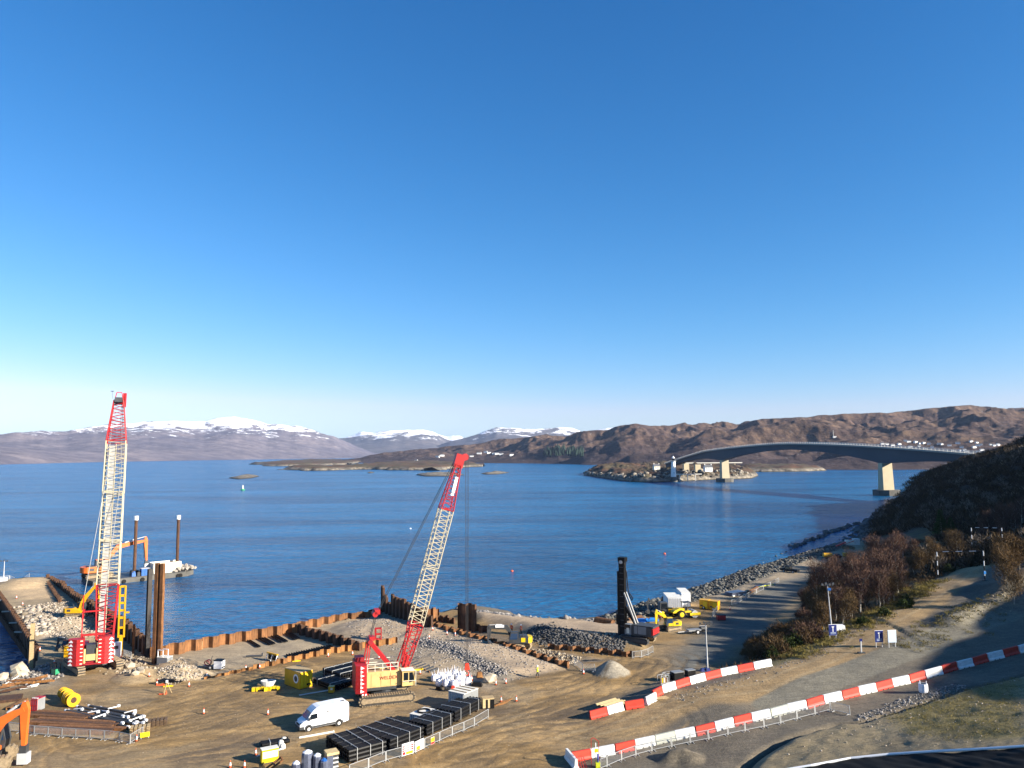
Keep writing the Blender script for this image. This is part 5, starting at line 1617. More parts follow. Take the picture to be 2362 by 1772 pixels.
bx(bpy.data.objects[[o.name for o in bpy.data.objects if o.name.startswith('excavator')][-1]], 'side_panel', 'bright_yellow', (-1.0, 1.32, 1.65), (.7, .06, .7))
bx(bpy.data.objects[[o.name for o in bpy.data.objects if o.name.startswith('excavator')][-1]], 'boom_plate', 'white_paint', (2.9, .2, 3.75), (1.5, .06, .42))
excavator('excavator', 'small bright yellow excavator with its arm hanging straight down near the drilling rig', gv(1546, 1453), rad(190), .82, 'bright_yellow', pose=((.5, 1.6), (1.5, 3.3), (3.2, 4.0), (3.35, .9)), under=.4, cabside=1)


def roller():
    mid, rz, L = two((1569, 1428), (1598, 1426))
    t = T('road_roller', 'yellow road roller with a big rear tyre beside the white cabins', 'roller', mid + Vector((0, 1.0, 0)), rz)
    for s in (-1, 1): wheel(t, -1.3, s * .85, .82, .55, 'rear_wheel', 'bright_yellow')
    MB().lathe([(.1, -1.05), (.74, -1.05), (.76, 0), (.74, 1.05), (.1, 1.05)], (1.6, 0, .76), 20, axis='y').build('drum', 'galv', t)
    for s in (-1, 1): bx(t, 'drum_frame', 'bright_yellow', (1.6, s * 1.15, .8), (2.3, .16, .5))
    bx(t, 'drum_beam', 'bright_yellow', (2.65, 0, .8), (.2, 2.3, .45))
    pr(t, 'engine_hood', 'bright_yellow', [(-3.0, 1.1), (-.6, 1.1), (-.4, 1.9), (-1.6, 1.95), (-2.6, 1.6), (-3.0, 1.3)], -.65, .65)
    bx(t, 'platform', 'bright_yellow', (.25, 0, 1.25), (1.4, 1.5, .3))
    ln(t, 'canopy_post', 'dark_grey', [((x, y, 1.3), (x, y, 3.0)) for x in (-.4, .8) for y in (-.65, .65)], .1)
    bx(t, 'canopy', 'dark_grey', (.2, 0, 3.03), (1.7, 1.6, .1)); bx(t, 'seat', 'black_plastic', (.0, 0, 1.75), (.6, .6, .7))


roller()


def backhoe():
    p = gv(1541, 1428)
    t = T('backhoe_loader', 'yellow backhoe loader with a dark folded arm behind the small excavator', 'backhoe', p + Vector((0, 2.5, 0)), rad(8))
    for s in (-1, 1): wheel(t, -1.0, s * .95, .78, .45, 'rear_wheel', 'bright_yellow'); wheel(t, 1.4, s * .9, .5, .35, 'front_wheel', 'bright_yellow')
    pr(t, 'hood', 'yellow_paint', [(.1, .9), (2.0, .9), (2.0, 1.6), (.1, 1.8)], -.5, .5); bx(t, 'chassis', 'dark_grey', (.2, 0, .75), (3.4, 1.0, .4))
    c = pr(t, 'cab', 'dark_grey', [(-1.4, 1.0), (.3, 1.0), (.2, 2.9), (-1.3, 2.9)], -.75, .75); pr(c, 'window', 'glass_dark', [(-1.2, 1.6), (.15, 1.6), (.08, 2.7), (-1.12, 2.7)], -.77, .77)
    MB().limb([(-1.7, .9), (-2.3, 2.6), (-3.6, 3.6)], [.3, .4, .25], -.15, .15).build('backhoe_boom', 'dark_grey', t)
    MB().limb([(-3.4, 3.75), (-3.75, 2.4), (-3.7, 1.6)], [.2, .3, .18], -.12, .12).build('dipper', 'dark_grey', t)
    pr(t, 'bucket', 'dark_grey', [(-3.7, 1.7), (-3.3, 1.2), (-3.5, .8), (-4.0, .9), (-4.1, 1.4)], -.35, .35)
    MB().limb([(.4, 1.4), (1.6, 1.3), (2.9, .5)], [.2, .25, .18], -.6, .6).build('loader_arm', 'yellow_paint', t); pr(t, 'loader_bucket', 'yellow_paint', [(2.8, .1), (3.6, .1), (3.1, .9), (2.8, .9)], -1.1, 1.1)


backhoe()


def car(name, label, cat, p, rz, paint, pick=False):
    t = T(name, label, cat, p, rz)
    wf = lambda x, z: .88 - (.16 if z > 1.0 else 0) - (.1 if abs(x) > 1.9 else 0)
    if pick:
        hull(t, 'body', paint, [(-2.5, .45), (-2.5, 1.05), (-.4, 1.05), (-.3, 1.7), (.75, 1.72), (1.3, 1.1), (2.3, 1.0), (2.45, .7), (2.4, .4)], wf)
    else:
        hull(t, 'body', paint, [(-2.1, .42), (-2.15, .9), (-1.75, 1.1), (-1.1, 1.45), (.2, 1.47), (1.05, 1.02), (1.95, .85), (2.15, .6), (2.1, .35)], wf)
    for s in (-1, 1):
        MB().add([(-1.3 if not pick else -.2, s * .8, 1.02), (.95, s * .8, 1.0), (.2 if not pick else .7, s * .745, 1.4 if not pick else 1.6), (-1.0 if not pick else -.2, s * .745, 1.38 if not pick else 1.6)], [(0, 1, 2, 3)]).build('side_window', 'glass_dark', t)
        for x in (-1.35, 1.35): wheel(t, x, s * .8, .33, .2)
    return t


def trk(a, b): return two(a, b, 0)
m, rz, L = trk((1942, 1291), (1915, 1287)); car('parked_car', 'black saloon car parked by the far shore rocks', 'car', m + Vector((0, 1, 0)), rz, 'black_plastic')
m, rz, L = trk((1842, 1324), (1808, 1320)); car('pickup_truck', 'black pickup truck standing alone on the shore track', 'pickup', m + Vector((0, 1, 0)), rz, 'black_plastic', True)
p = gv(1909, 1290)
t = T('bowser_trailer', 'small yellow tank trailer behind the black car', 'trailer', p, .1)
cy(t, 'tank', 'yellow_paint', (-1.3, 0, 1.3), (1.3, 0, 1.3), .62, n=14)
bx(t, 'chassis', 'dark_grey', (0, 0, .6), (2.9, .9, .2)); bx(t, 'drawbar', 'dark_grey', (-2.0, 0, .5), (1.4, .12, .12))
for s in (-1, 1): wheel(t, 0, s * .7, .35, .2)
p = gv(1946, 1286)
t = T('yellow_pump', 'small yellow pump unit right of the black car', 'pump', p + Vector((1, 1, 0)), .2)
bx(t, 'pump_body', 'yellow_paint', (0, 0, .8), (1.3, 1.0, 1.2)); bx(t, 'skid', 'dark_grey', (0, 0, .12), (1.6, 1.2, .2)); cy(t, 'exhaust', 'dark_grey', (.3, 0, 1.4), (.3, 0, 1.9), .08)
p = gv(1957, 1266)
t = T('screening_machine', 'orange and white screening machine at the far end of the shore track', 'machine', p, -.1)
crawler(t, -1.8, 1.8, -1.0, .5, .8); crawler(t, -1.8, 1.8, 1.0, .5, .8)
MB().bar((-4.0, 0, .9), (1.0, 0, 3.0), 1.2, .35).build('conveyor', 'orange_red', t); bx(t, 'engine_house', 'off_white', (.4, 0, 2.2), (2.6, 1.8, 1.5)); bx(t, 'hopper', 'light_grey', (2.6, 0, 2.4), (1.6, 2.2, 2.0), top=(1.25, 1.2)); ln(t, 'side_rail', 'orange_red', [((-1.5, -1.0, 1.6), (2.6, -1.0, 3.1)), ((-1.5, 1.0, 1.6), (2.6, 1.0, 3.1))], .15)


# ---------------------------------------------------------------- people
def person(label, p, rz, top='hivis_yellow', helmet='helmet', stride=.1, boots='rust_orange'):
    """one continuous figure grown on a skeleton, coloured by garment"""
    V = [(0, 0, .95), (0, .02, 1.2), (0, .01, 1.42), (0, 0, 1.53), (.02, 0, 1.66)]
    E = [(0, 1), (1, 2), (2, 3), (3, 4)]
    Rr = [.15, .155, .16, .06, .1]
    def chain(root, pts, rs):
        k = root
        for q, r in zip(pts, rs):
            V.append(q); Rr.append(r); E.append((k, len(V) - 1)); k = len(V) - 1
        return k
    for s in (-1, 1):
        f = stride * s
        chain(0, [(0, s * .1, .88), (.02 + f, s * .11, .48), (f * 1.6 - .02, s * .11, .1), (f * 1.6 + .16, s * .12, .05)], [.1, .075, .06, .045])
        w = chain(2, [(0, s * .2, 1.42), (-f * .5, s * .27, 1.14), (.12 - f, s * .27, .92), (.15 - f, s * .27, .85)], [.07, .055, .042, .04])
        for j, (dy, l) in enumerate(((-.03, .07), (-.01, .085), (.01, .08), (.03, .065))):
            chain(w, [(.16 - f, s * .27 + dy, .82), (.15 - f, s * .27 + dy, .82 - l)], [.011, .009])
        chain(w - 0, [(.20 - f, s * .25, .83), (.21 - f, s * .245, .79)], [.012, .01])
    me = bpy.data.meshes.new('body')
    me.from_pydata(V, E, [])
    o = bpy.data.objects.new('person', me); COL.objects.link(o)
    md = o.modifiers.new('skin', 'SKIN')
    for i, r in enumerate(Rr):
        me.skin_vertices[0].data[i].radius = (r, r)
    me.skin_vertices[0].data[0].use_root = True
    o.modifiers.new('sub', 'SUBSURF').levels = 1
    dg = bpy.context.evaluated_depsgraph_get(); dg.update()
    m2 = bpy.data.meshes.new_from_object(o.evaluated_get(dg))
    bpy.data.objects.remove(o)
    for q in (top, 'trousers', boots, 'skin'): m2.materials.append(M(q))
    for f in m2.polygons:
        z = f.center.z
        hand = abs(f.center.y) > .2 and z < .93
        f.material_index = 3 if hand or z > 1.5 else (0 if z > .92 or abs(f.center.y) > .19 else (1 if z > .3 else 2))
    t = T('person', label, 'person', p, rz)
    b = bpy.data.objects.new('body', m2); COL.objects.link(b); b.parent = t
    MB().lathe([(.15, 1.68), (.135, 1.74), (.1, 1.81), (.03, 1.84)], (.02, 0, 0), 12).box((.16, 0, 1.69), (.12, .2, .02)).build('helmet', helmet, t)
    fc = MB().box((.115, 0, 1.635), (.04, .035, .05)).box((.105, .04, 1.665), (.02, .03, .015)).box((.105, -.04, 1.665), (.02, .03, .015)).box((.1, 0, 1.59), (.025, .06, .012)).box((.02, .105, 1.64), (.04, .02, .06)).box((.02, -.105, 1.64), (.04, .02, .06))
    fc.build('face', 'skin', t)
    ln(t, 'vest_band', 'light_grey', [((-.17, y, 1.2), (.17, y, 1.2)) for y in (-.165, .165)] + [((x, -.165, 1.2), (x, .165, 1.2)) for x in (-.17, .17)], .03, .05)
    return t


person('worker in a yellow hi-vis jacket and white helmet walking on the gravel', gv(1240, 1564), rad(160), 'hivis_yellow')
person('worker in an orange hi-vis suit left of two behind the charcoal excavator', gv(1180, 1462), rad(250), 'hivis_orange', 'helmet', .05)
person('worker in an orange hi-vis suit right of two behind the charcoal excavator', gv(1202, 1464), rad(220), 'hivis_orange', 'helmet', .04)
person('worker in orange standing between the blue tarpaulin and the yellow excavator', gv(1523, 1434), rad(240), 'hivis_orange', 'helmet', .03)
# ---------------------------------------------------------------- barriers, fences, cones
ORD = 'first second third fourth fifth sixth seventh eighth ninth tenth eleventh twelfth thirteenth fourteenth fifteenth sixteenth seventeenth eighteenth nineteenth twentieth twenty-first twenty-second twenty-third twenty-fourth twenty-fifth twenty-sixth twenty-seventh twenty-eighth twenty-ninth thirtieth'.split()
BAR = {}


def road_barrier(a, b, colour, label, group, az=None):
    p = at(*a, 1.5) if az is None else az[0]; q = at(*b, 1.5) if az is None else az[1]
    d = q - p
    L = math.hypot(d.x, d.y)
    rz = math.atan2(d.y, d.x)
    if colour not in BAR:
        m = {'red': 'barrier_red', 'white': 'barrier_white', 'grey': 'sign_grey'}[colour]
        prof = [(-.3, 0), (.3, 0), (.3, .16), (.17, .36), (.12, 1.0), (-.12, 1.0), (-.17, .36), (-.3, .16)]
        vs = [(x, y, z) for x in (-.476, .476) for y, z in prof]
        n = len(prof)
        fs = [((i + 1) % n, i, n + i, n + (i + 1) % n) for i in range(n)] + [tuple(range(n)), tuple(range(2 * n - 1, n - 1, -1))]
        body = MB().add(vs, fs).mesh('barrier_body', m)
        slot = MB().box((0, -.305, .06), (.055, .03, .1)).mesh('forklift_slot', 'black_plastic')
        lug = MB().box((0, 0, .55), (.03, .12, .6)).mesh('hinge', m)
        BAR[colour] = (body, slot, lug)
    t = T('road_barrier', label, 'barrier', (p + q) / 2, rz, group)
    t.rotation_euler = (R_.uniform(-.02, .02), -math.atan2(d.z, L), rz + R_.uniform(-.025, .025))
    t.location.y += R_.uniform(-.07, .07)
    for me, nm, loc in ((BAR[colour][0], 'barrier_body', (0, 0, 0)), (BAR[colour][1], 'forklift_slot', (-.16 * L, 0, 0)), (BAR[colour][1], 'forklift_slot', (.13 * L, 0, 0)), (BAR[colour][2], 'hinge', (.49 * L, 0, 0))):
        o = bpy.data.objects.new(nm, me); COL.objects.link(o); o.parent = t; o.location = loc
        o.scale = (L, 1, 1)
    return t


SPEC['sign_grey'] = ((.42, .43, .36), .6, 0, .08, 2, 0)
up = [((1361, 1660), (1401, 1649), 'red'), ((1401, 1649), (1439, 1637), 'white'), ((1442, 1637), (1486, 1630), 'red'), ((1490, 1627), (1513, 1614), 'white'), ((1505, 1611), (1527, 1600), 'red'), ((1527, 1599), (1559, 1589), 'white'),
      ((1559, 1589), (1590, 1579), 'red'), ((1590, 1579), (1627, 1569), 'white'), ((1627, 1569), (1663, 1560), 'red'), ((1663, 1560), (1702, 1552), 'white'), ((1702, 1552), (1738, 1545), 'red'), ((1738, 1545), (1779, 1536), 'white')]
for i, (a, b, c) in enumerate(up):
    road_barrier(a, b, c, f'{c} plastic road barrier, {ORD[i]} from the left in the upper row', 'road barriers of the upper row')
lo = [(1318, 1757), (1362, 1749), (1419, 1738), (1465, 1728), (1512, 1718), (1558, 1707), (1605, 1697), (1649, 1686), (1693, 1675), (1733, 1665), (1777, 1655), (1818, 1644), (1861, 1634), (1900, 1623), (1942, 1613), (1981, 1603), (2021, 1594), (2058, 1584), (2098, 1575), (2134, 1565), (2173, 1554), (2208, 1544), (2244, 1535), (2279, 1525), (2315, 1516), (2350, 1507), (2388, 1497)]
lc = 'red white red white grey white red white red white grey white red white red white red white red white red white red white red white'.split()
for i in range(26):
    nm = 'dull grey' if lc[i] == 'grey' else lc[i]
    road_barrier(lo[i], lo[i + 1], lc[i], f'{nm} plastic road barrier, {ORD[i]} from the left in the lower row', 'road barriers of the lower row')
road_barrier((1331, 1776), (1306, 1748), 'white', 'white plastic road barrier turned across the left end of the lower row', 'road barriers of the lower row')

FEN = {}


def fence_panel(p, q, label, group, boards=()):
    d = q - p; L = math.hypot(d.x, d.y); rz = math.atan2(d.y, d.x)
    if not FEN:
        f = MB()
        for a, b in (((-.48, 0, 1.08), (.48, 0, 1.08)), ((-.48, 0, .2), (.48, 0, .2))): f.bar(a, b, .045)
        for x in (-.48, .48): f.bar((x, 0, .05), (x, 0, 1.08), .03, .045)
        i = MB()
        for k in range(17): i.bar((-.45 + k * .9 / 16, 0, .2), (-.45 + k * .9 / 16, 0, 1.08), .007, .014)
        ft = MB().bar((0, -.3, .03), (0, .3, .03), .02, .05).bar((0, 0, .03), (0, 0, .22), .02, .045)
        FEN.update(frame=f.mesh('fence_frame', 'galv'), infill=i.mesh('fence_bars', 'galv'), foot=ft.mesh('fence_foot', 'galv'))
    t = T('crowd_barrier', label, 'fence panel', (p + q) / 2, rz, group)
    t.rotation_euler = (0, -math.atan2(d.z, L), rz)
    for me, nm, x in ((FEN['frame'], 'fence_frame', 0), (FEN['infill'], 'fence_bars', 0), (FEN['foot'], 'fence_foot', -.36), (FEN['foot'], 'fence_foot', .36)):
        o = bpy.data.objects.new(nm, me); COL.objects.link(o); o.parent = t; o.location = (x * L, 0, 0); o.scale = (L, 1, 1)
    return t


def fence_row(pts, what, group, lean=None):
    P_ = [at(*a, .5) for a in pts]
    return [fence_panel(a, b, f'grey crowd barrier, {ORD[i]} from the left {what}', group) for i, (a, b) in enumerate(zip(P_, P_[1:]))]


fence_row([(-18, 1683), (15, 1687), (47, 1691), (78, 1696), (110, 1698), (142, 1701), (174, 1703), (207, 1705), (240, 1707), (275, 1711), (300, 1717), (330, 1698)], 'in front of the rusty beams', 'barriers in front of the rusty beams')
FB = fence_row([(805, 1790), (850, 1773), (890, 1757), (927, 1747), (953, 1739), (979, 1727), (1014, 1711), (1043, 1698), (1070, 1687), (1094, 1676), (1127, 1656)], 'beside the black pipe stacks', 'barriers beside the pipe stacks')
fence_row([(1385, 1776), (1400, 1770), (1434, 1755), (1467, 1744), (1504, 1734), (1550, 1724), (1593, 1715), (1635, 1707), (1680, 1696), (1719, 1688), (1763, 1679), (1801, 1670), (1839, 1660), (1881, 1649), (1916, 1640), (1962, 1651)], 'below the lower barrier row', 'barriers below the lower road barriers')
fence_row([(1324, 1533), (1345, 1549), (1374, 1549)], 'beside the grey gravel cone', 'barriers beside the gravel cone')
fence_row([(1458, 1519), (1480, 1517), (1495, 1512), (1507, 1505)], 'in front of the drilling rig', 'barriers in front of the drilling rig')
fence_row([(1687, 1396), (1700, 1393), (1720, 1382), (1745, 1369), (1761, 1361), (1777, 1353), (1797, 1343)], 'along the shore track', 'barriers along the shore track')
fence_row([(1643, 1426), (1650, 1416), (1657, 1408)], 'beside the dark red skip', 'barriers beside the dark red skip')
fence_row([(252, 1516), (268, 1512), (285, 1514), (303, 1520)], 'behind the upright crane under the dark wall', 'barriers under the dark causeway wall')
fence_row([(0, 1340), (22, 1337), (45, 1334), (68, 1332)], 'at the far end of the causeway', 'barriers at the causeway end')
# notices on the fence by the pipes
for k, (pan, lab) in enumerate(((FB[3], 'red and white site notice with a yellow foot on the pipe yard fence'), (FB[4], 'white site notice with yellow and red panels on the pipe yard fence'), (FB[5], 'small yellow warning notice with a red foot on the pipe yard fence'))):
    w = (1.5, 1.5, .6)[k]; h = (1.25, 1.1, .75)[k]
    t = T('site_notice', lab, 'sign', pan.location + Vector((0, 0, .12)), pan.rotation_euler.z)
    y = -.06
    bx(t, 'board', 'white_paint', (0, y, h / 2), (w, .03, h))
    if k == 0:
        for z in (.5, .72, .94): bx(t, 'red_band', 'red_paint', (0, y - .02, z), (w * .94, .01, .16))
        bx(t, 'yellow_band', 'bright_yellow', (.2, y - .02, .2), (w * .6, .01, .3)); bx(t, 'red_band', 'red_paint', (-.5, y - .02, .22), (w * .24, .01, .3))
        ln(t, 'text_line', 'white_paint', [((-.5, y - .03, z), (.45, y - .03, z)) for z in (.5, .72, .94)], .02, .03)
    elif k == 1:
        bx(t, 'yellow_band', 'bright_yellow', (-.2, y - .02, .35), (w * .45, .01, .35)); bx(t, 'red_band', 'red_paint', (-.2, y - .02, .1), (w * .5, .01, .12)); ln(t, 'text_line', 'dark_grey', [((.3, y - .03, z), (.6, y - .03, z)) for z in (.7, .8, .9)], .02, .03)
    else:
        bx(t, 'yellow_band', 'bright_yellow', (0, y - .02, .5), (w * .96, .01, .45)); bx(t, 'red_band', 'red_paint', (0, y - .02, .14), (w * .96, .01, .24))

CONE = [(144, 1607, 'behind the yellow reels'), (315, 1710, 'beside the small yellow board'), (344, 1561, 'at the foot of the dirt heap'), (362, 1579, 'beside the survey tripod'), (477, 1562, 'left of the pale gravel heap end'), (436, 1584, 'alone below the pale gravel heap'), (470, 1647, 'alone in the open yard, left'), (618, 1649, 'alone in the open yard, right'), (590, 1742, 'by the small yellow tank'), (531, 1771, 'at the bottom edge, left of two'), (564, 1771, 'at the bottom edge, right of two'),
        (567, 1545, 'at the left end of the low orange piles'), (599, 1542, 'second along the low orange piles'), (652, 1529, 'third along the low orange piles'), (757, 1515, 'fourth along the low orange piles'), (813, 1511, 'at the right end of the low orange piles'), (874, 1520, 'on the gravel behind the red gantry'), (950, 1548, 'left of two beside the white sacks'), (969, 1555, 'right of two beside the white sacks'), (998, 1454, 'at the head of the diagonal pile row'), (1031, 1464, 'second beside the diagonal pile row'), (1050, 1466, 'third beside the diagonal pile row'), (990, 1473, 'on the gravel ridge right of the boom'),
        (1144, 1580, 'left of two right of the crane hook'), (1167, 1577, 'right of two right of the crane hook'), (1156, 1619, 'left of two by the timber crate'), (1191, 1618, 'right of two by the timber crate'), (1346, 1555, 'in front of the gravel cone fence'), (1088, 1570, 'just right of the hanging hook'), (1684, 1406, 'on the shore track by the fence'), (125, 1530, 'behind the green generator'), (38, 1381, 'far left on the causeway'), (52, 1396, 'second on the causeway'), (92, 1502, 'beside the short brown pile')]
cone_ = None
for a, b, w in CONE:
    p = at(a, b)
    if cone_ is None:
        cone_ = T('traffic_cone', f'orange and white traffic cone {w}', 'cone', p, 0, 'traffic cones')
        MB().lathe([(.17, .05), (.13, .28)], n=12).build('cone_body', 'cone_orange', cone_)
        MB().lathe([(.132, .28), (.075, .66)], n=12).build('white_sleeve', 'white_paint', cone_)
        MB().lathe([(.075, .66), (.03, .9)], n=12).build('cone_tip', 'cone_orange', cone_)
        MB().box((0, 0, .03), (.46, .46, .06)).build('cone_base', 'black_rubber', cone_)
    else:
        c = dup(cone_, None, f'orange and white traffic cone {w}'); c.location = p
    bpy.data.objects[(cone_ if cone_.location == p else c).name].scale = (.85,) * 3


# ---------------------------------------------------------------- pipe stacks
PIPE = {}


def pipe_bundle(label, group, org, rz, L, nw, nl, dia, straps=(.2, .5, .8), mat='black_plastic'):
    t = T('pipe_bundle', label, 'pipe bundle', org, rz, group)
    k = (round(L, 2), round(dia, 2), mat)
    if k not in PIPE:
        b = MB(); r = dia / 2; n = 10
        b.cyl((0, 0, 0), (L, 0, 0), r, n=n, caps=False); b.cyl((.01, 0, 0), (L - .01, 0, 0), r * .8, n=n, caps=True)
        PIPE[k] = b.mesh('pipe', mat)
    for j in range(nl):
        for i in range(nw):
            o = bpy.data.objects.new('pipe', PIPE[k]); COL.objects.link(o); o.parent = t
            o.location = (R_.uniform(-.06, .06), (i + .5) * dia, (j + .5) * dia + .12)
    W_, H_ = nw * dia, nl * dia + .12
    for f in straps:
        x = L * f
        ln(t, 'strap', 'galv', [((x, -.03, .1), (x, -.03, H_ + .02)), ((x, -.03, H_ + .03), (x, W_ + .03, H_ + .03)), ((x, W_ + .03, H_ + .02), (x, W_ + .03, .1))], .07, .05)
    for f in (.15, .85): bx(t, 'bearer', 'wood_dark', (L * f, W_ / 2, .06), (.15, W_, .12))
    return t


def stack(a, b, bundles, nw, nl, dia, what, group, z=0.0, straps=(.2, .55, .88), z0=0.0):
    p = G(*a, z); q = G(*b, z)
    d = q - p; rz = math.atan2(d.y, d.x); L = math.hypot(d.x, d.y)
    nrm = Vector((-math.sin(rz), math.cos(rz), 0))
    for i in range(bundles):
        pipe_bundle(f'bundle of black pipes, {ORD[i]} from the viewer, {what}', group, p + nrm * (i * (nw * dia + .09)) + Vector((0, 0, z0 + R_.choice((0, 0, .0)))), rz, L, nw, nl, dia, straps)


stack((806, 1764), (892, 1740), 4, 3, 3, .46, 'nearest stack', 'black pipe bundles of the nearest stack')
stack((900, 1738), (978, 1706), 4, 3, 3, .46, 'second stack along the fence', 'black pipe bundles of the second stack')
stack((985, 1702), (1046, 1673), 2, 3, 3, .46, 'third stack along the fence', 'black pipe bundles of the third stack')
stack((1050, 1670), (1110, 1637), 2, 3, 3, .46, 'farthest stack along the fence', 'black pipe bundles of the farthest stack')
stack((722, 1580), (772, 1596), 2, 4, 2, .4, 'low stack beside the yellow container', 'black pipes right of the yellow box', straps=(.2, .8))
stack((744, 1562), (790, 1577), 3, 4, 3, .4, 'high stack behind the red crane ballast', 'black pipes behind the crane', straps=(.1, .5, .9))
stack((604, 1727), (668, 1717), 1, 3, 1, .4, 'lying alone left of the nearest stack', 'loose black pipes', straps=(.3,))


def pipe_heap(name, label, cat, pts, mat, dia, rnd, n, L, spread, endm=None):
    """a loose heap of long members lying side by side"""
    p = at(*pts[0]); q = at(*pts[1]); d = q - p; rz = math.atan2(d.y, d.x)
    t = T(name, label, cat, p, rz)
    return t


def beam_bundle(label, a, b, n, w, mat, z0=0.0, kind='u'):
    p = G(*a, z0); q = G(*b, z0); d = q - p; L = math.hypot(d.x, d.y); rz = math.atan2(d.y, d.x)
    t = T('steel_beam_stack', label, 'steel beams', p, rz)
    for i in range(n):
        ln_ = L * R_.uniform(.86, 1.0); x0 = R_.uniform(0, L * .08); y = i * (w + .08)
        pf = MB()
        for (yy, zz, ww, hh) in ((y, .18, .07, .32), (y + w, .18, .07, .32), (y + w / 2, .34, w, .07)):
            pf.box((x0 + ln_ / 2, yy, zz), (ln_, ww, hh))
        pf.build('sheet_pile', mat if i % 2 == 0 else 'rust_dark', t)
    for f in (.15, .5, .85): bx(t, 'bearer', 'wood_dark', (L * f, n * w / 2, -.02), (.2, n * w + .6, .08))
    return t


beam_bundle('nearest row of long rusty sheet piles behind the lower left fence', (52, 1690), (270, 1697), 3, .62, 'rust')
beam_bundle('middle row of long rusty sheet piles lying behind the lower left fence', (50, 1672), (255, 1683), 3, .62, 'rust')
beam_bundle('farthest row of long rusty sheet piles, left of the black pipes', (50, 1655), (192, 1664), 3, .62, 'rust', .0)
beam_bundle('rusty sheet piles lying at the left edge below the basin', (-20, 1625), (48, 1618), 3, .8, 'rust_dark')
beam_bundle('single long brown steel beam left of the red rack', (22, 1640), (66, 1616), 1, .6, 'rust_orange')


def loose_pipes():
    rr = random.Random(8)
    a = G(165, 1640, 0); b = G(318, 1672, 0); d = b - a; rz = math.atan2(d.y, d.x); L = d.length
    for k in range(9):
        y = -1.2 + k * .42
        l = L * rr.uniform(.6, .95); x0 = rr.uniform(0, L - l)
        c = a + Vector((math.cos(rz), math.sin(rz), 0)) * x0 + Vector((-math.sin(rz), math.cos(rz), 0)) * y
        t = T('steel_tube', f'black tube with white ends in the heap, {ORD[k]} from the viewer', 'tube', c + Vector((0, 0, .17 + .12 * (k % 2))), rz + rr.uniform(-.03, .03), 'black tubes with white ends')
        cy(t, 'tube_body', 'dark_grey', (0, 0, 0), (l, 0, 0), .16); cy(t, 'end_cap', 'white_paint', (l, 0, 0), (l + .35, 0, 0), .17); cy(t, 'end_cap', 'white_paint', (-.3, 0, 0), (0, 0, 0), .17)
    w = sorted([(180, 1645), (215, 1652), (242, 1650), (262, 1640), (288, 1662), (300, 1652), (312, 1668), (228, 1662), (320, 1676)])
    for k, q in enumerate(w):
        c = G(*q, 0)
        o = MB().cyl((-.7, 0, .05), (.7, 0, .05 + rr.random() * .35), .07).box((.6, 0, .15), (.3, .3, .25)).build('white_fitting', 'white_paint', None, c + Vector((0, 0, .38)), rr.uniform(-.9, .9))
        tag(o, f'white fitting on the black tube heap, {ORD[k]} from the left', 'fitting', 'white fittings on the tube heap')


loose_pipes()


# ---------------------------------------------------------------- boxes, tanks and other yard things
def box_thing(name, label, cat, a, b, dims, mat, roof=None, extras=None, z=0.0, rz=None):
    m, r, L = two(a, b, z)
    r = r if rz is None else rz
    t = T(name, label, cat, m, r)
    l, w, h = dims
    o = bx(t, 'box', mat, (0, w / 2, h / 2 + .1), (l, w, h))
    bx(t, 'roof', roof or mat, (0, w / 2, h + .13), (l + .06, w + .06, .06))
    bx(t, 'skid', 'dark_grey', (0, w / 2, .05), (l * .95, w * .95, .1))
    if extras: extras(t, l, w, h)
    return t


def ribs(mat, n):
    def f(t, l, w, h):
        for k in range(n): bx(t, 'rib', mat, (-l / 2 + l * (k + .5) / n, -.03, h / 2 + .1), (l / n * .45, .07, h * .92))
    return f


def yb(t, l, w, h):
    c = MB().lathe([(.05, -.02), (.62, -.02), (.62, .0)], (l * .26, -.02, h * .62), 20, axis='y').build('round_logo', 'white_paint', t)
    MB().lathe([(.05, -.03), (.4, -.03), (.4, .0)], (l * .26, -.02, h * .62), 20, axis='y').build('round_logo_core', 'dark_grey', t)
    for z in (.5,): bx(t, 'door', 'bright_yellow', (l / 2 + .03, w / 2, h / 2 + .1), (.05, w * .86, h * .86))
    ln(t, 'door_bar', 'yellow_paint', [((l / 2 + .08, w * f, .2), (l / 2 + .08, w * f, h)) for f in (.3, .5, .7)], .05)
    bx(t, 'door_marking', 'black_plastic', (l / 2 + .07, w * .68, .55), (.02, w * .35, .3))


box_thing('storage_container', 'big yellow storage container with a round badge standing in mid yard', 'container', (657, 1580), (690, 1592), (3.9, 2.1, 2.25), 'yellow_paint', 'wood', yb)
box_thing('generator', 'yellow generator left of the red crane ballast', 'generator', (149, 1518), (184, 1517), (2.7, 1.4, 1.75), 'yellow_paint', None, lambda t, l, w, h: (MB().lathe([(.05, -.02), (.22, -.02), (.22, 0)], (-l * .22, -.02, h * .75), 16, axis='y').build('round_logo', 'white_paint', t), ln(t, 'vent', 'dark_grey', [((.0, -.03, z), (l * .38, -.03, z)) for z in (1.2, 1.35, 1.5)], .04, .05)))
box_thing('fuel_tank', 'small pale topped yellow fuel tank at the bottom edge left of the pipes', 'tank', (606, 1764), (640, 1757), (1.75, .8, 1.35), 'bright_yellow', 'off_white', lambda t, l, w, h: bx(t, 'side_panel', 'off_white', (0, -.02, h * .68), (l * .92, .05, h * .5)))
box_thing('small_generator', 'little yellow generator beside the red crane track', 'generator', (757, 1600), (769, 1600), (.75, .7, .75), 'yellow_paint', None, lambda t, l, w, h: bx(t, 'panel', 'cream_white', (.1, -.02, h * .8), (.3, .04, .25)))
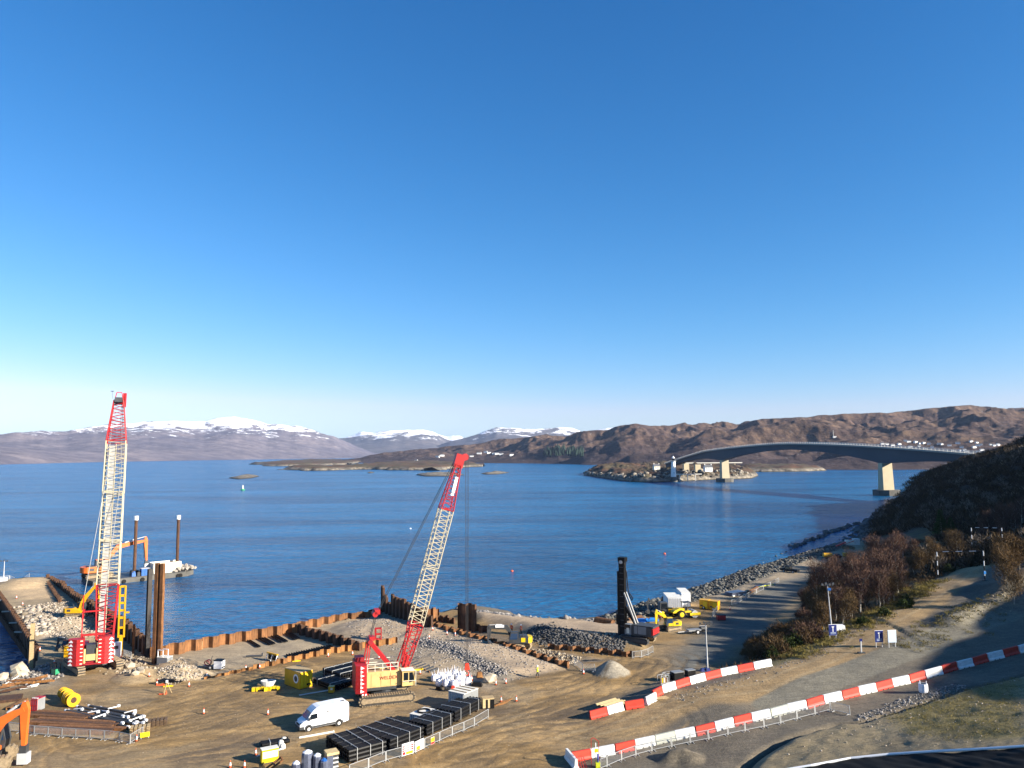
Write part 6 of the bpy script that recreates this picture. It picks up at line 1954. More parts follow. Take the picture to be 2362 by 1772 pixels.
box_thing('cabin', 'white site cabin with a grey side behind the yellow roller, left of two', 'cabin', (1541, 1410), (1574, 1407), (3.0, 6.0, 2.5), 'white_paint', 'off_white', ribs('light_grey', 8), rz=rad(-2))
box_thing('cabin', 'white site cabin behind the yellow roller, right of two', 'cabin', (1574, 1402), (1592, 1400), (1.9, 6.0, 2.9), 'white_paint', 'off_white', ribs('white_paint', 5), rz=rad(-2))
for a, b, l in (((1614, 1404), (1633, 1406), 'left of two'), ((1636, 1407), (1655, 1409), 'right of two')):
    box_thing('light_plant', f'yellow box shaped plant unit on the shore yard, {l}', 'plant unit', a, b, (1.9, 1.6, 1.7), 'yellow_paint', None, lambda t, l, w, h: (bx(t, 'side_door', 'bright_yellow', (.3, -.03, h * .5), (.8, .05, h * .8)), wheel(t, 0, -.1, .3, .2), bx(t, 'vent', 'dark_grey', (-.5, -.03, h * .4), (.5, .05, .3))))
box_thing('waste_skip', 'dark red skip beside the shore fence', 'skip', (1656, 1432), (1674, 1432), (1.6, 1.4, .9), 'dark_red', 'black_plastic', lambda t, l, w, h: ln(t, 'lug', 'red_paint', [((x, -.05, .3), (x, -.05, .8)) for x in (-.5, .5)], .12))
box_thing('wrapped_crate', 'grey ribbed crate with a white lid and a black hose coil beside the pipes', 'crate', (943, 1673), (978, 1681), (2.1, 2.9, 1.25), 'grey_paint', 'off_white', lambda t, l, w, h: (ribs('light_grey', 7)(t, l, w, h), MB().tube([(.75 * math.cos(a) , w / 2 + .75 * math.sin(a), h + .25) for a in [k * .4 for k in range(17)]], .11).build('hose_coil', 'black_plastic', t)))
box_thing('ribbed_container', 'grey ribbed container with a stained white roof at the far end of the pipes', 'container', (1031, 1630), (1074, 1640), (2.6, 3.0, 1.9), 'grey_paint', 'off_white', lambda t, l, w, h: (ribs('light_grey', 8)(t, l, w, h), ln(t, 'roof_bearer', 'wood', [((-l / 2, w * f, h + .2), (l / 2, w * f, h + .2)) for f in (.2, .5, .8)], .1)))
box_thing('timber_crate', 'pale timber crate at the right end of the pipe stacks', 'crate', (1115, 1636), (1139, 1634), (1.5, 1.1, 1.15), 'wood_pale', 'wood', lambda t, l, w, h: (bx(t, 'dark_band', 'black_plastic', (-.2, -.03, h / 2), (.22, .06, h)), bx(t, 'dark_band', 'black_plastic', (.5, -.03, h / 2), (.5, .06, h))))
box_thing('water_tank', 'grey water tank with a white frame at the foot of the tall brown piles', 'tank', (361, 1536), (385, 1538), (1.9, 1.3, 1.2), 'grey_paint', 'cream_white', lambda t, l, w, h: ln(t, 'white_frame', 'white_paint', [((-l / 2, .2, h), (-l / 2, .2, h + 1.2)), ((-l / 2, .2, h + 1.2), (l / 2 - .8, .2, h + 1.2)), ((l / 2, .2, h), (l / 2, .2, h + 1.4)), ((0, .2, h + 1.4), (l / 2, .2, h + 1.4)), ((0, .2, h), (0, .2, h + 1.4))], .1))
box_thing('green_generator', 'small green generator in a black frame left of the red crane ballast', 'generator', (114, 1556), (129, 1560), (.95, .8, .8), 'green_paint', 'black_plastic', lambda t, l, w, h: ln(t, 'roll_frame', 'black_plastic', [((-.6, y, 0), (-.6, y, 1.6)) for y in (0, .8)] + [((.6, y, 0), (.6, y, 1.6)) for y in (0, .8)] + [((-.6, y, 1.6), (.6, y, 1.6)) for y in (0, .8)], .07))
box_thing('red_rack', 'red rack packed with grey cylinders by the yellow reels', 'rack', (70, 1642), (86, 1643), (.95, 1.3, 1.5), 'grey_paint', 'red_paint', lambda t, l, w, h: (ln(t, 'rack_post', 'red_paint', [((-l / 2 + l * k / 3, -.05, 0), (-l / 2 + l * k / 3, -.05, h)) for k in range(4)] + [((-l / 2, -.05, z), (l / 2, -.05, z)) for z in (.2, .8, 1.5)], .06), [cy(t, 'cylinder', 'light_grey', (-l / 2 + l * (k + .5) / 4, .15, .2), (-l / 2 + l * (k + .5) / 4, .15, h + .25), .1) for k in range(4)]))
t = box_thing('chevron_trailer', 'trailer with blue top and yellow black chevron tail by the drilling rig', 'trailer', (1471, 1452), (1500, 1450), (2.3, 1.8, 1.1), 'bright_yellow', 'blue_tarp')
for k in range(4):
    for s in (-1, 1):
        MB().bar((s * (.15 + k * .28), -.06, .95 - .0), (s * (.15 + k * .28 + .55), -.06, .25), .1, .03).build('chevron', 'black_plastic', t)
for s in (-1, 1): wheel(t, 0, .9 + s * .9, .35, .22)
bx(t, 'tarpaulin', 'blue_tarp', (-.1, .9, 1.45), (1.9, 1.5, .5), top=(.6, .6))
o = MB().slab([(-1.6, -.5), (1.2, -.7), (1.6, .4), (-.4, .8), (-1.5, .5)], .0, .35)
o.box((.2, 0, .5), (1.5, .7, .4), top=(.5, .5)).box((-.8, .1, .42), (.7, .7, .25), top=(.5, .6))
tag(o.build('tarpaulin_heap', 'blue_tarp', None, gv(1502, 1433)), 'crumpled bright blue tarpaulin left of the orange worker', 'tarpaulin')
for k, (a, b, l) in enumerate((((1376, 1441), (1396, 1445), 'left of two behind the rig mast'), ((1393, 1444), (1414, 1448), 'right of two behind the rig mast'), ((1448, 1440), (1478, 1431), 'lying behind the chevron trailer'), ((1452, 1446), (1482, 1436), 'in front, behind the chevron trailer'), ((1727, 1371), (1747, 1360), 'beside the shore fence'))):
    p = G(*a, .2); q = G(*b, .2); d = q - p
    r = (.75, .75, .55, .55, .4)[k]
    t = T('rusty_tube', f'short fat rusty steel tube {l}', 'tube', p + Vector((0, 0, r)), math.atan2(d.y, d.x), 'fat rusty tubes')
    L = max(d.length, 2.2)
    MB().cyl((0, 0, 0), (L, 0, 0), r, n=16, caps=False).cyl((.05, 0, 0), (L - .05, 0, 0), r * .9, n=16).build('tube_wall', 'rust', t)
    MB().lathe([(r * .9, -.05), (r * 1.03, -.05), (r * 1.03, .1), (r * .9, .1)], (0, 0, 0), 16, axis='x').build('flange', 'rust_dark', t)
# yellow reels
mid, rz, L = two((150, 1622), (176, 1634))
for k, (dx, l) in enumerate(((0, 'right of two, its open end facing the viewer'), (-2.9, 'left of two, half hidden'))):
    t = T('cable_reel', f'big yellow flanged steel reel, {l}', 'reel', mid + Vector((math.cos(rz) * dx, math.sin(rz) * dx + (.9 if k else 0), .88)), rz)
    t.scale = (.85,) * 3
    s = 1 if not k else .82
    for x in (-.95, -.45, .05, .95):
        MB().lathe([(.55 * s, -.09), (1.02 * s, -.09), (1.02 * s, .09), (.55 * s, .09)], (x, 0, 0 if not k else -.15), 24, axis='x').build('flange', 'yellow_paint', t)
    MB().lathe([(.1, -1), (.72 * s, -1), (.72 * s, 1.0), (.1, 1.0)], (0, 0, 0 if not k else -.15), 20, axis='x').build('drum', 'yellow_paint', t)
    MB().lathe([(.05, 1.0), (.45 * s, 1.0), (.45 * s, 1.06), (.05, 1.06)], (0, 0, 0 if not k else -.15), 16, axis='x').build('hub', 'rust_dark', t)
# hoses on yellow weights
t = T('hose_pile', 'coiled grey hoses heaped on yellow blocks left of the yellow container', 'hose pile', gv(615, 1592), .1)
rr = random.Random(3)
for k in range(7): bx(t, 'yellow_block', 'bright_yellow', (-1.7 + k * .55, -.2 + rr.uniform(-.2, .2), .25), (.45, .5, .5), rz=rr.uniform(-.4, .4))
for k in range(5):
    MB().tube([(.1 + (.7 + .08 * k) * math.cos(a), .5 + .6 * math.sin(a), .55 + .14 * k) for a in [j * .45 for j in range(15)]], .08).build('hose_loop', 'light_grey', t)
bx(t, 'pallet', 'black_plastic', (-.3, .4, .1), (3.6, 1.8, .2))
# white sacks
rr = random.Random(6)
n = 0
for q in [(1003, 1572), (1018, 1568), (1034, 1566), (1050, 1562), (1066, 1566), (1012, 1582), (1030, 1584), (1048, 1586), (1064, 1584), (1080, 1580), (1040, 1574), (1058, 1574)]:
    p = gv(*q)
    t = T('bulk_sack', f'white bulk sack beside the crane hook, {ORD[n]} counting back row first', 'sack', p, rr.uniform(0, 1.5), 'white bulk sacks'); n += 1
    s = rr.uniform(.85, 1.1)
    MB().lathe([(.38 * s, 0), (.52 * s, .2), (.54 * s, .6), (.44 * s, .9), (.2 * s, 1.0)], n=10).build('sack_body', 'bag_white', t, smooth=False)
    b = MB()
    for a in range(4):
        x, y = .35 * math.cos(a * 1.57 + .7), .35 * math.sin(a * 1.57 + .7)
        b.cyl((x, y, .8), (x * 1.3, y * 1.3, 1.35 + rr.random() * .4), .07, .015, n=5)
    b.build('lifting_loop', 'bag_white', t)
p = at(2130, 1597, 3)
t = T('bulk_sack', 'white open bulk sack standing alone below the road barriers', 'sack', p, .3)
MB().lathe([(.5, 0), (.56, .3), (.55, .8), (.5, 1.05)], n=12).build('sack_body', 'bag_white', t); MB().lathe([(.05, .98), (.42, 1.0), (.42, 1.06), (.05, 1.06)], n=10).build('dark_filling', 'dark_grey', t)
for a in range(4): cy(t, 'lifting_loop', 'bag_white', (.45 * math.cos(a * 1.57), .45 * math.sin(a * 1.57), .95), (.52 * math.cos(a * 1.57), .52 * math.sin(a * 1.57), 1.3), .07, .03, 6)
# odds and ends round the sacks
for k, (q, m, l, d) in enumerate((((1012, 1592), 'black_plastic', 'black pump part lying left in front of the white sacks', (.9, .5, .5)), ((1032, 1594), 'steel_dark', 'dark steel part lying in front of the white sacks', (1.1, .5, .4)), ((1045, 1590), 'orange_red', 'orange hose reel in front of the white sacks', (.6, .5, .45)), ((1100, 1582), 'black_plastic', 'black coil of pipe right of the crane hook', (1.6, 1.0, .6)), ((1106, 1563), 'rust_orange', 'orange timber box on the gravel behind the hook', (.9, .6, .8)), ((1130, 1572), 'boulder', 'brown earth lump between two cones', (2.2, 1.4, 1.2)))):
    o = (MB().rock((0, 0, .45), 1.1, rr, (1.2, .8, .75)).rock((.6, .2, .2), .5, rr) if m == 'boulder' else MB().box((0, 0, d[2] / 2), d, top=(.7, .75))).box((d[0] * .3, 0, d[2] * .35), (d[0] * .3, d[1] * .9, d[2] * .5), top=(.8, .8)).build('yard_item', m, None, gv(*q), rr.uniform(-.4, .4))
    tag(o, l, 'yard item')
# orange planks and red cage
for k in range(4):
    o = MB().bar((-1, 0, 0), (1, .1 * k, .05), .22, .08).build('orange_plank', 'rust_orange', None, gv(1152 + k * 6, 1628 - k * 2) + Vector((0, 0, .1 + .06 * k)), rad(35)); tag(o, f'orange plank on the gravel behind the pipe stacks, {ORD[k]} from the left', 'plank', 'orange planks')
t = T('red_cage', 'upright red steel cage standing on the gravel behind the leaning boom', 'cage', gv(872, 1476), .2)
ln(t, 'cage_frame', 'red_paint', [((x, y, 0), (x, y, 2.0)) for x in (-.55, .55) for y in (-.4, .4)] + [((-.55, y, z), (.55, y, z)) for y in (-.4, .4) for z in (.1, 1.0, 2.0)] + [((x, -.4, z), (x, .4, z)) for x in (-.55, .55) for z in (.1, 1.0, 2.0)], .14)
bx(t, 'cage_back', 'dark_red', (-.4, 0, 1.0), (.2, .7, 1.9))
# wrapped bales at the bottom edge
for k, (q, h, r, l) in enumerate((((683, 1800), 1.7, .5, 'short, leftmost'), ((708, 1797), 2.7, .62, 'tall, second from the left'), ((731, 1798), 2.4, .48, 'third from the left'), ((747, 1800), 2.0, .45, 'lower, fourth from the left'))):
    p = G(*q, 0)
    t = T('wrapped_bale', f'dark blue plastic wrapped bale at the bottom edge, {l}', 'bale', p, .2 * k)
    MB().lathe([(r, 0), (r * 1.06, h * .3), (r * .98, h * .7), (r * .95, h * .92), (r * .6, h)], n=9).build('wrap', 'wrap_blue', t)
    MB().lathe([(r * .75, 0), (r * .8, .12), (r * .2, .3)], (0, 0, h * .95), 9).build('torn_top', 'bag_white' if k < 3 else 'blue_paint', t)
t = T('pallet_stack', 'stack of pale slats with a cream top at the end of the nearest pipes', 'stack', G(764, 1793, 0), .5)
for k in range(11): bx(t, 'slat', 'light_grey' if k % 2 else 'dark_grey', (0, 0, .12 + k * .21), (1.15, 1.15, .13))
bx(t, 'wrapping', 'wrap_blue', (-.3, 0, 1.2), (.62, 1.2, 2.3)); bx(t, 'top_board', 'wood_pale', (0, 0, 2.5), (1.25, 1.25, .25))
t = T('steel_trestle', 'brown rusty steel trestle lying below the small yellow tank', 'trestle', G(632, 1778, 0), .5)
ln(t, 'frame_bar', 'rust', [((-.8, -.4, .2), (.8, -.3, 1.0)), ((-.8, .4, .2), (.8, .4, 1.1)), ((-.8, -.4, .2), (-.8, .4, .2)), ((.8, -.3, 1.0), (.8, .4, 1.1)), ((0, -.35, .6), (0, .4, .65))], .16)
for k, (a, b, m, l, r) in enumerate((((592, 1745), (652, 1727), 'light_grey', 'long pale pole lying left of the pipe stacks', .1), ((690, 1702), (770, 1688), 'off_white', 'white pole lying between the van and the pipes', .12), ((0, 1585), (42, 1560), 'off_white', 'pale pole at the left edge by the boulders', .08), ((690, 1604), (760, 1592), 'light_grey', 'grey pole on the ground below the yellow container', .09), ((900, 1552), (975, 1545), 'bright_yellow', 'yellow beam behind the crane cab', .2), ((890, 1545), (942, 1540), 'bright_yellow', 'second yellow beam farther behind the crane cab', .15), ((180, 1410), (206, 1398), 'light_grey', 'grey ladder beam leaning near the yellow excavator', .12))):
    p = G(*a, r); q = G(*b, r + .1)
    tag(MB().cyl((0, 0, 0), q - p, r, n=8).cyl((q - p) * .98, (q - p) * 1.01, r * 1.4, n=8).build('long_pole', m, None, p), l, 'pole')
for k, q in enumerate(((648, 1720), (655, 1713), (652, 1728))):
    tag(MB().lathe([(.2, 0), (.34, .1), (.3, .45), (.18, .6)], n=10).build('white_fitting', 'off_white', None, G(*q, 0)), ['pale round fitting on the loose black pipes, lowest', 'pale round fitting on the loose black pipes, farthest', 'pale round fitting on the loose black pipes, nearest'][k], 'fitting')
# pallets and plates on the left
for k, (q, l, m) in enumerate((((364, 1672), 'dark brown timber pallet stack right of the tube heap', 'wood_dark'), ((323, 1688), 'brown timber pallet stack beside the yellow board', 'wood'))):
    t = T('pallet_stack', l, 'pallets', gv(*q), .35)
    for j in range(4):
        for i in range(5): bx(t, 'slat', m, (-.9 + i * .45, 0, .1 + j * .18), (.32, 1.3, .06))
        bx(t, 'bearer', 'wood_dark', (0, .5, .03 + j * .18), (2.0, .12, .1)); bx(t, 'bearer', 'wood_dark', (0, -.5, .03 + j * .18), (2.0, .12, .1))
t = T('notice_board', 'small bright yellow board by the corner of the lower left fence', 'board', gv(334, 1704), .5)
bx(t, 'board', 'bright_yellow', (0, 0, .45), (1.0, .08, .55)); ln(t, 'leg', 'galv', [((x, 0, 0), (x, .2, .5)) for x in (-.4, .4)], .05)
rr = random.Random(12)
for k, (q, m) in enumerate((((12, 1590), 'rust'), ((30, 1583), 'rust_orange'), ((48, 1592), 'rust_dark'), ((60, 1580), 'rust_orange'), ((78, 1574), 'rust'), ((92, 1568), 'rust_orange'), ((20, 1600), 'rust_dark'), ((100, 1580), 'rust_orange'), ((70, 1588), 'light_grey'), ((40, 1573), 'rust'))):
    p = gv(*q)
    o = MB().box((0, 0, .12), (2.6 * rr.uniform(.6, 1.1), .5, .14)).box((.2, .25, .2), (1.8, .08, .18)).box((-.3, -.22, .22), (2.0, .06, .22)).build('steel_offcut', m, None, p + Vector((0, 0, rr.uniform(0, .35))), rr.uniform(.3, .9)); o.rotation_euler.y = rr.uniform(-.08, .08)
    tag(o, f'{"grey" if m == "light_grey" else "rusty"} steel offcut below the basin, {ORD[k]} in the heap', 'offcut', 'steel offcuts below the basin')
t = T('timber_stack', 'fan of pale timber planks lying behind the upper barrier row', 'timber', gv(1412, 1632), rad(38))
for k in range(9): MB().bar((-1.8 + rr.uniform(-.3, .3), k * .28 - 1.2, .5 + .02 * (k % 3)), (1.8 + rr.uniform(-.3, .3), k * .28 - 1.1, .55), .18, .08).build('plank', 'wood_pale', t)
for x in (-1.2, 1.2): bx(t, 'bearer', 'wood_dark', (x, 0, .22), (.2, 2.6, .4))
o = MB().box((0, 0, .06), (1.7, .9, .06)).box((0, 0, .12), (1.2, .1, .04)).build('plywood_sheet', 'wood', None, at(1526, 1611, 1) + Vector((0, 0, .03)), rad(20)); tag(o, 'brown plywood sheet on the road beside the upper barriers', 'plywood')
o = MB().box((0, 0, .7), (.9, .06, 1.35)).box((0, -.05, .7), (.06, .05, 1.35)).build('plywood_sheet', 'wood_pale', None, G(460, 1499, -.35), rad(25)); tag(o, 'pale plywood board leaning on the lit sheet pile wall', 'plywood')
# crates and cages behind the upper row
for k, (q, d, l) in enumerate((((1562, 1568), (1.6, 1.1, 1.1), 'black lidded crate behind the upper barriers'), ((1592, 1560), (1.3, .9, .9), 'dark crate farther right behind the upper barriers'))):
    t = T('site_crate', l, 'crate', gv(*q), .4)
    bx(t, 'box', 'black_plastic', (0, 0, d[2] / 2), d); bx(t, 'lid', 'grey_paint', (0, 0, d[2] + .04), (d[0] * 1.05, d[1] * 1.05, .08))
for k, (q, l) in enumerate((((1530, 1576), 'galvanised cage of yellow bottles behind the upper barriers, nearer'), ((1541, 1570), 'galvanised cage behind the upper barriers, farther'))):
    t = T('bottle_cage', l, 'cage', gv(*q), .5)
    ln(t, 'cage_frame', 'galv', [((x, y, 0), (x, y, 1.1)) for x in (-.7, 0, .7) for y in (-.4, .4)] + [((-.7, y, z), (.7, y, z)) for y in (-.4, .4) for z in (.1, 1.1)] + [((x, -.4, 1.1), (x, .4, 1.1)) for x in (-.7, .7)], .05)
    for j in range(5): cy(t, 'gas_bottle', ('rust_orange', 'bright_yellow', 'off_white', 'rust_orange', 'off_white')[j], (-.55 + j * .28, -.1, .1), (-.55 + j * .28, -.1, .75), .12)
t = T('blue_sheet', 'blue plastic sheet bundle behind the upper barriers near the scrub', 'bundle', gv(1627, 1548), .1)
MB().box((0, 0, .2), (1.6, .8, .4), top=(.7, .6)).build('bundle', 'navy', t); bx(t, 'strap', 'black_plastic', (0, 0, .22), (.1, .82, .42))
# trolley line of dark scrap by the small excavator
for k, (q, l) in enumerate((((1600, 1462), 'dark trailer frame with two wheels on the car park'), ((1622, 1456), 'dark roller drum lying right of the trailer frame'))):
    t = T('scrap_trailer' if k == 0 else 'scrap_drum', l, 'scrap', gv(*q), .3)
    if k == 0:
        bx(t, 'bed', 'grey_paint', (0, 0, .7), (2.6, 1.2, .25)); bx(t, 'tow_bar', 'light_grey', (-2.2, 0, .5), (2.0, .1, .1)); wheel(t, .4, .75, .4, .22); wheel(t, .4, -.75, .4, .22)
    else:
        cy(t, 'drum', 'dark_grey', (-.6, 0, .5), (.6, 0, .5), .5, n=14); bx(t, 'yoke', 'light_grey', (0, 0, .9), (1.4, .2, .2))
t = T('panel_stack', 'dark blue grey stack of flat panels beside the shore rocks', 'panels', gv(1695, 1372), .55)
for k in range(4): bx(t, 'panel', 'wrap_blue', (.2 * k, .1 * k, .12 + .16 * k), (4.6, 2.4, .1))
for x in (-1.8, 0, 1.8): bx(t, 'bearer', 'off_white', (x, -1.2, .1), (.6, .4, .25))
t = T('pole_stack', 'yellow and dark poles stacked along the shore fence', 'poles', gv(1766, 1353), .6)
for k in range(4): cy(t, 'pole', ('hivis_yellow', 'navy', 'dark_grey', 'navy')[k], (-3, k * .3, .2), (3, k * .3, .2), .13)
# mats and trestles in the gravel cell
for k, (a, b) in enumerate((((573, 1479), (598, 1494)), ((599, 1474), (625, 1489)), ((607, 1473), (632, 1487)), ((628, 1469), (652, 1483)), ((637, 1468), (661, 1482)), ((659, 1463), (682, 1477)), ((667, 1462), (689, 1475)))):
    p = G(*a, -.33); q = G(*b, -.33); d = q - p; L = d.length
    o = MB().box((L / 2, 0, .12), (L, .45, .1)).box((L / 2, -.2, .2), (L, .06, .2)).box((L / 2, .2, .2), (L, .06, .2)).build('steel_channel', 'black_plastic', None, p, math.atan2(d.y, d.x)); tag(o, f'black channel in the gravel cell, {ORD[k]} from the left, back row', 'channel', 'black channels in the gravel cell')
for k in range(9):
    p = G(663 + k * 11.5, 1512 - k * 2.6, -.33); q = G(679 + k * 11.5, 1520 - k * 2.6, -.33); d = q - p; L = d.length
    o = MB().box((L / 2, 0, .12), (L, .5, .1)).box((L / 2, -.22, .22), (L, .06, .22)).box((L / 2, .22, .22), (L, .06, .22)).build('steel_channel', 'black_plastic', None, p, math.atan2(d.y, d.x)); tag(o, f'short black channel behind the low orange piles, {ORD[k]} from the left', 'channel', 'short black channels in the gravel cell')
for k in range(7):
    p = G(935 + k * 9, 1534 + k * 3.2, .1); q = G(955 + k * 9, 1526 + k * 3.2, .3); d = q - p
    o = MB().bar((0, 0, 0), d, .3, .3).bar(Vector((0, 0, 0)), d * .04, .36, .36, 1).build('steel_pin', ['dark_grey', 'rust_orange'], None, p + Vector((0, 0, .2))); tag(o, f'dark bar with orange end behind the crane cab, {ORD[k]} from the left', 'bar', 'steel bars behind the crane cab')
t = T('trestle', 'yellow topped trestle with white legs in the gravel cell', 'trestle', G(628, 1524, -.35), rad(-38))
bx(t, 'beam', 'yellow_paint', (0, 0, 1.1), (2.8, .3, .22)); [ln(t, 'leg', 'white_paint', [((x, y, 0), (x, 0, 1.1)) for y in (-.35, .35)], .08) for x in (-1.3, 0, 1.3)]; bx(t, 'dark_panel', 'black_plastic', (0, .2, .5), (2.7, .1, .9))
o = MB().box((0, 0, .15), (2.6, .35, .2)).box((1.3, 0, .3), (.2, .4, .5)).build('steel_channel', 'dark_grey', None, G(586, 1515, -.35), rad(12)); tag(o, 'dark channel lying left of the yellow trestle', 'channel')
t = T('mixer_trailer', 'red and white grout mixer trailer standing in the gravel cell', 'mixer', G(492, 1543, -.3), -.15)
MB().tube([(-.9 + .5 * math.cos(a), .1 * a - .5, .9 + .4 * math.sin(a)) for a in [k * .6 for k in range(20)]], .07).build('red_hose', 'dark_red', t)
bx(t, 'tank', 'white_paint', (1.0, 0, .75), (1.3, 1.1, 1.2)); bx(t, 'tank_lid', 'black_plastic', (1.0, 0, 1.4), (1.35, 1.15, .12)); bx(t, 'chassis', 'dark_grey', (0, 0, .35), (3.4, .9, .2)); wheel(t, -.2, -.6, .32, .2); wheel(t, -.2, .6, .32, .2); cy(t, 'jib', 'dark_grey', (-.6, 0, .5), (-.2, 0, 2.0), .04); rope(t, 'delivery_hose', [(-1.5, -.3, .1), (-3, -.1, .12), (-5, .4, .15), (-6.5, .2, .15)], .09, 'dark_grey')
o = MB()
for k in range(6): o.box((rr.uniform(-1.5, 1.5), rr.uniform(-.8, .8), .12 + .06 * k), (rr.uniform(1.5, 3), .5, .05), rz=rr.uniform(-.6, .3))
tag(o.build('black_sheeting', 'black_plastic', None, gv(395, 1574)), 'crumpled black sheeting at the foot of the pale gravel heap', 'sheeting', kind='stuff')


def tripod(label, p, h, leg, headm):
    t = T('survey_tripod', label, 'tripod', p)
    for k in range(3):
        a = k * 2.09 + .5
        MB().bar((.62 * math.cos(a) * h / 1.6, .62 * math.sin(a) * h / 1.6, 0), (.05 * math.cos(a), .05 * math.sin(a), h * .86), .07).build('leg', leg, t)
    bx(t, 'instrument', headm, (0, 0, h * .93), (.26, .2, .32)); cy(t, 'head_plate', leg, (0, 0, h * .84), (0, 0, h * .87), .12)


tripod('survey tripod with wooden legs and a white instrument in the open yard', gv(384, 1600), 1.75, 'wood', 'white_paint')
tripod('yellow tripod at the drawbar of the mobile light tower', at(1893, 1456, 4), 2.6, 'yellow_paint', 'dark_grey')
o = MB().box((0, 0, .06), (.9, .3, .12)).cyl((.5, 0, .1), (.5, 0, .5), .12, .04).build('barrier_foot', 'cone_orange', None, gv(375, 1602)); tag(o, 'orange plastic foot beside the survey tripod', 'foot')
o = MB().box((0, 0, .06), (1.1, .3, .12)).box((.2, .2, .1), (.3, .3, .1)).build('barrier_foot', 'cone_orange', None, gv(370, 1581), .1); tag(o, 'orange plastic foot beside the cone behind the tripod', 'foot')
for k, (q, l) in enumerate((((556, 1547), 'yellow strip on the ground at the left end of the low orange piles'), ((388, 1584), 'yellow strip on the ground below the pale gravel heap'), ((684, 1526), 'yellow strip on the ground along the low orange piles'))):
    o = MB().box((0, 0, .07), (1.3, .25, .14)).box((0, 0, .16), (.9, .12, .06)).build('marker_strip', 'bright_yellow', None, gv(*q), .25); tag(o, l, 'marker')
# orange compact machine behind the yellow generator
excavator('mini_excavator', 'small orange digger with a dark arm behind the yellow generator', gv(160, 1500), rad(170), .62, 'orange_paint', pose=((.5, 1.6), (1.2, 2.9), (3.6, 2.9), (3.9, 1.2)), armm='dark_grey', under=.3)


# ---------------------------------------------------------------- lamps, signs, gates
def light_tower(label, base, h, lean=(0, 0), heads=4, trailer=True):
    t = T('light_tower', label, 'light tower', base)
    top = Vector((lean[0], lean[1], h))
    for k in range(4):
        a, b = k / 4, (k + 1) / 4
        MB().cyl(top * a + Vector((0, 0, .2)), top * b + Vector((0, 0, .2)), .13 - .02 * k, n=8).build('mast_section', 'light_grey', t)
    hd = MB().bar(top + Vector((-.9, 0, .1)), top + Vector((.9, 0, .1)), .09).build('lamp_bar', 'dark_grey', t)
    for k in range(heads):
        x = -.85 + 1.7 * k / (heads - 1)
        MB().box(top + Vector((x, -.12, .25 + .15 * (k % 2))), (.36, .22, .3), top=(.8, .8)).build('floodlight', 'dark_grey', hd)
    if trailer:
        bx(t, 'winch_box', 'blue_paint', top + Vector((.25, 0, -.5)), (.5, .3, .35))
        bx(t, 'engine_box', 'white_paint', (1.3, .3, .75), (1.6, 1.2, 1.1), top=(.9, .9)); wheel(t, 1.3, -.4, .32, .2); wheel(t, 1.3, 1.0, .32, .2); bx(t, 'chassis', 'dark_grey', (0, .3, .3), (4.2, .5, .15))
        for s in (-1, 1): bx(t, 'outrigger', 'light_grey', (.6, .3 + s * 1.2, .2), (.12, 1.3, .12))
    else:
        bx(t, 'foot', 'dark_grey', (0, 0, .15), (.7, .7, .3))
    return t


p = at(1919, 1462, 4)
light_tower('white mobile light tower with a tall mast beside the bushes', p, P(1909, 1352, p.y).z - p.z, (-.4, 0))
p = gv(1632, 1545)
light_tower('thin dark light mast standing on the car park edge', p, P(1630, 1442, p.y).z - p.z, (-.1, 0), 4, False)
p = G(8, 1342, 0)
light_tower('small light mast with a white base at the far end of the causeway', p, 5.2, (0, 0), 3, False)
bx(bpy.data.objects[[o.name for o in bpy.data.objects if o.name.startswith('light_tower')][-1]], 'white_base', 'white_paint', (0, -.3, .6), (1.6, 1.2, 1.0))


def sign(label, base, w, h, hz, mat, rz=0, glyph=True, posts=(-.4, .4), name='direction_sign'):
    t = T(name, label, 'sign', base, rz)
    bx(t, 'panel', mat, (0, 0, hz), (w, .06, h)); bx(t, 'panel_border', 'white_paint', (0, .035, hz), (w * 1.06, .02, h * 1.06))
    for x in posts: bx(t, 'post', 'light_grey', (x * w, .08, (hz + h * .3) / 2), (.07, .07, hz + h * .3))
    if glyph:
        bx(t, 'symbol_stem', 'white_paint', (0, -.035, hz + h * .08), (w * .09, .015, h * .5)); bx(t, 'symbol_top', 'white_paint', (0, -.035, hz + h * .3), (w * .3, .015, h * .09))
        ln(t, 'text_line', 'sign_pale', [((-w * .35, -.04, hz - h * q), (w * .35, -.04, hz - h * q)) for q in (.24, .36)], .02, .05)
    return t


sign('blue direction sign with white symbol in front of the mobile light tower', at(1922, 1474, 4), 1.25, 1.6, 1.35, 'navy', .12)
sign('blue direction sign with white symbol beside the dirt road', at(2029, 1494, 5), 1.2, 1.6, 1.6, 'navy', .1)
sign('pale blue notice sign right of the blue one beside the dirt road', at(2059, 1494, 5), 1.25, 1.7, 1.6, 'sign_pale', .1)
t = T('marker_post', 'short grey marker post with a purple cap at the road edge', 'post', at(1987, 1507, 4))
bx(t, 'shaft', 'light_grey', (0, 0, .85), (.16, .16, 1.7)); bx(t, 'cap', 'navy', (0, 0, 1.8), (.4, .08, .45)); bx(t, 'foot', 'dark_grey', (0, 0, .08), (1.0, .5, .16))


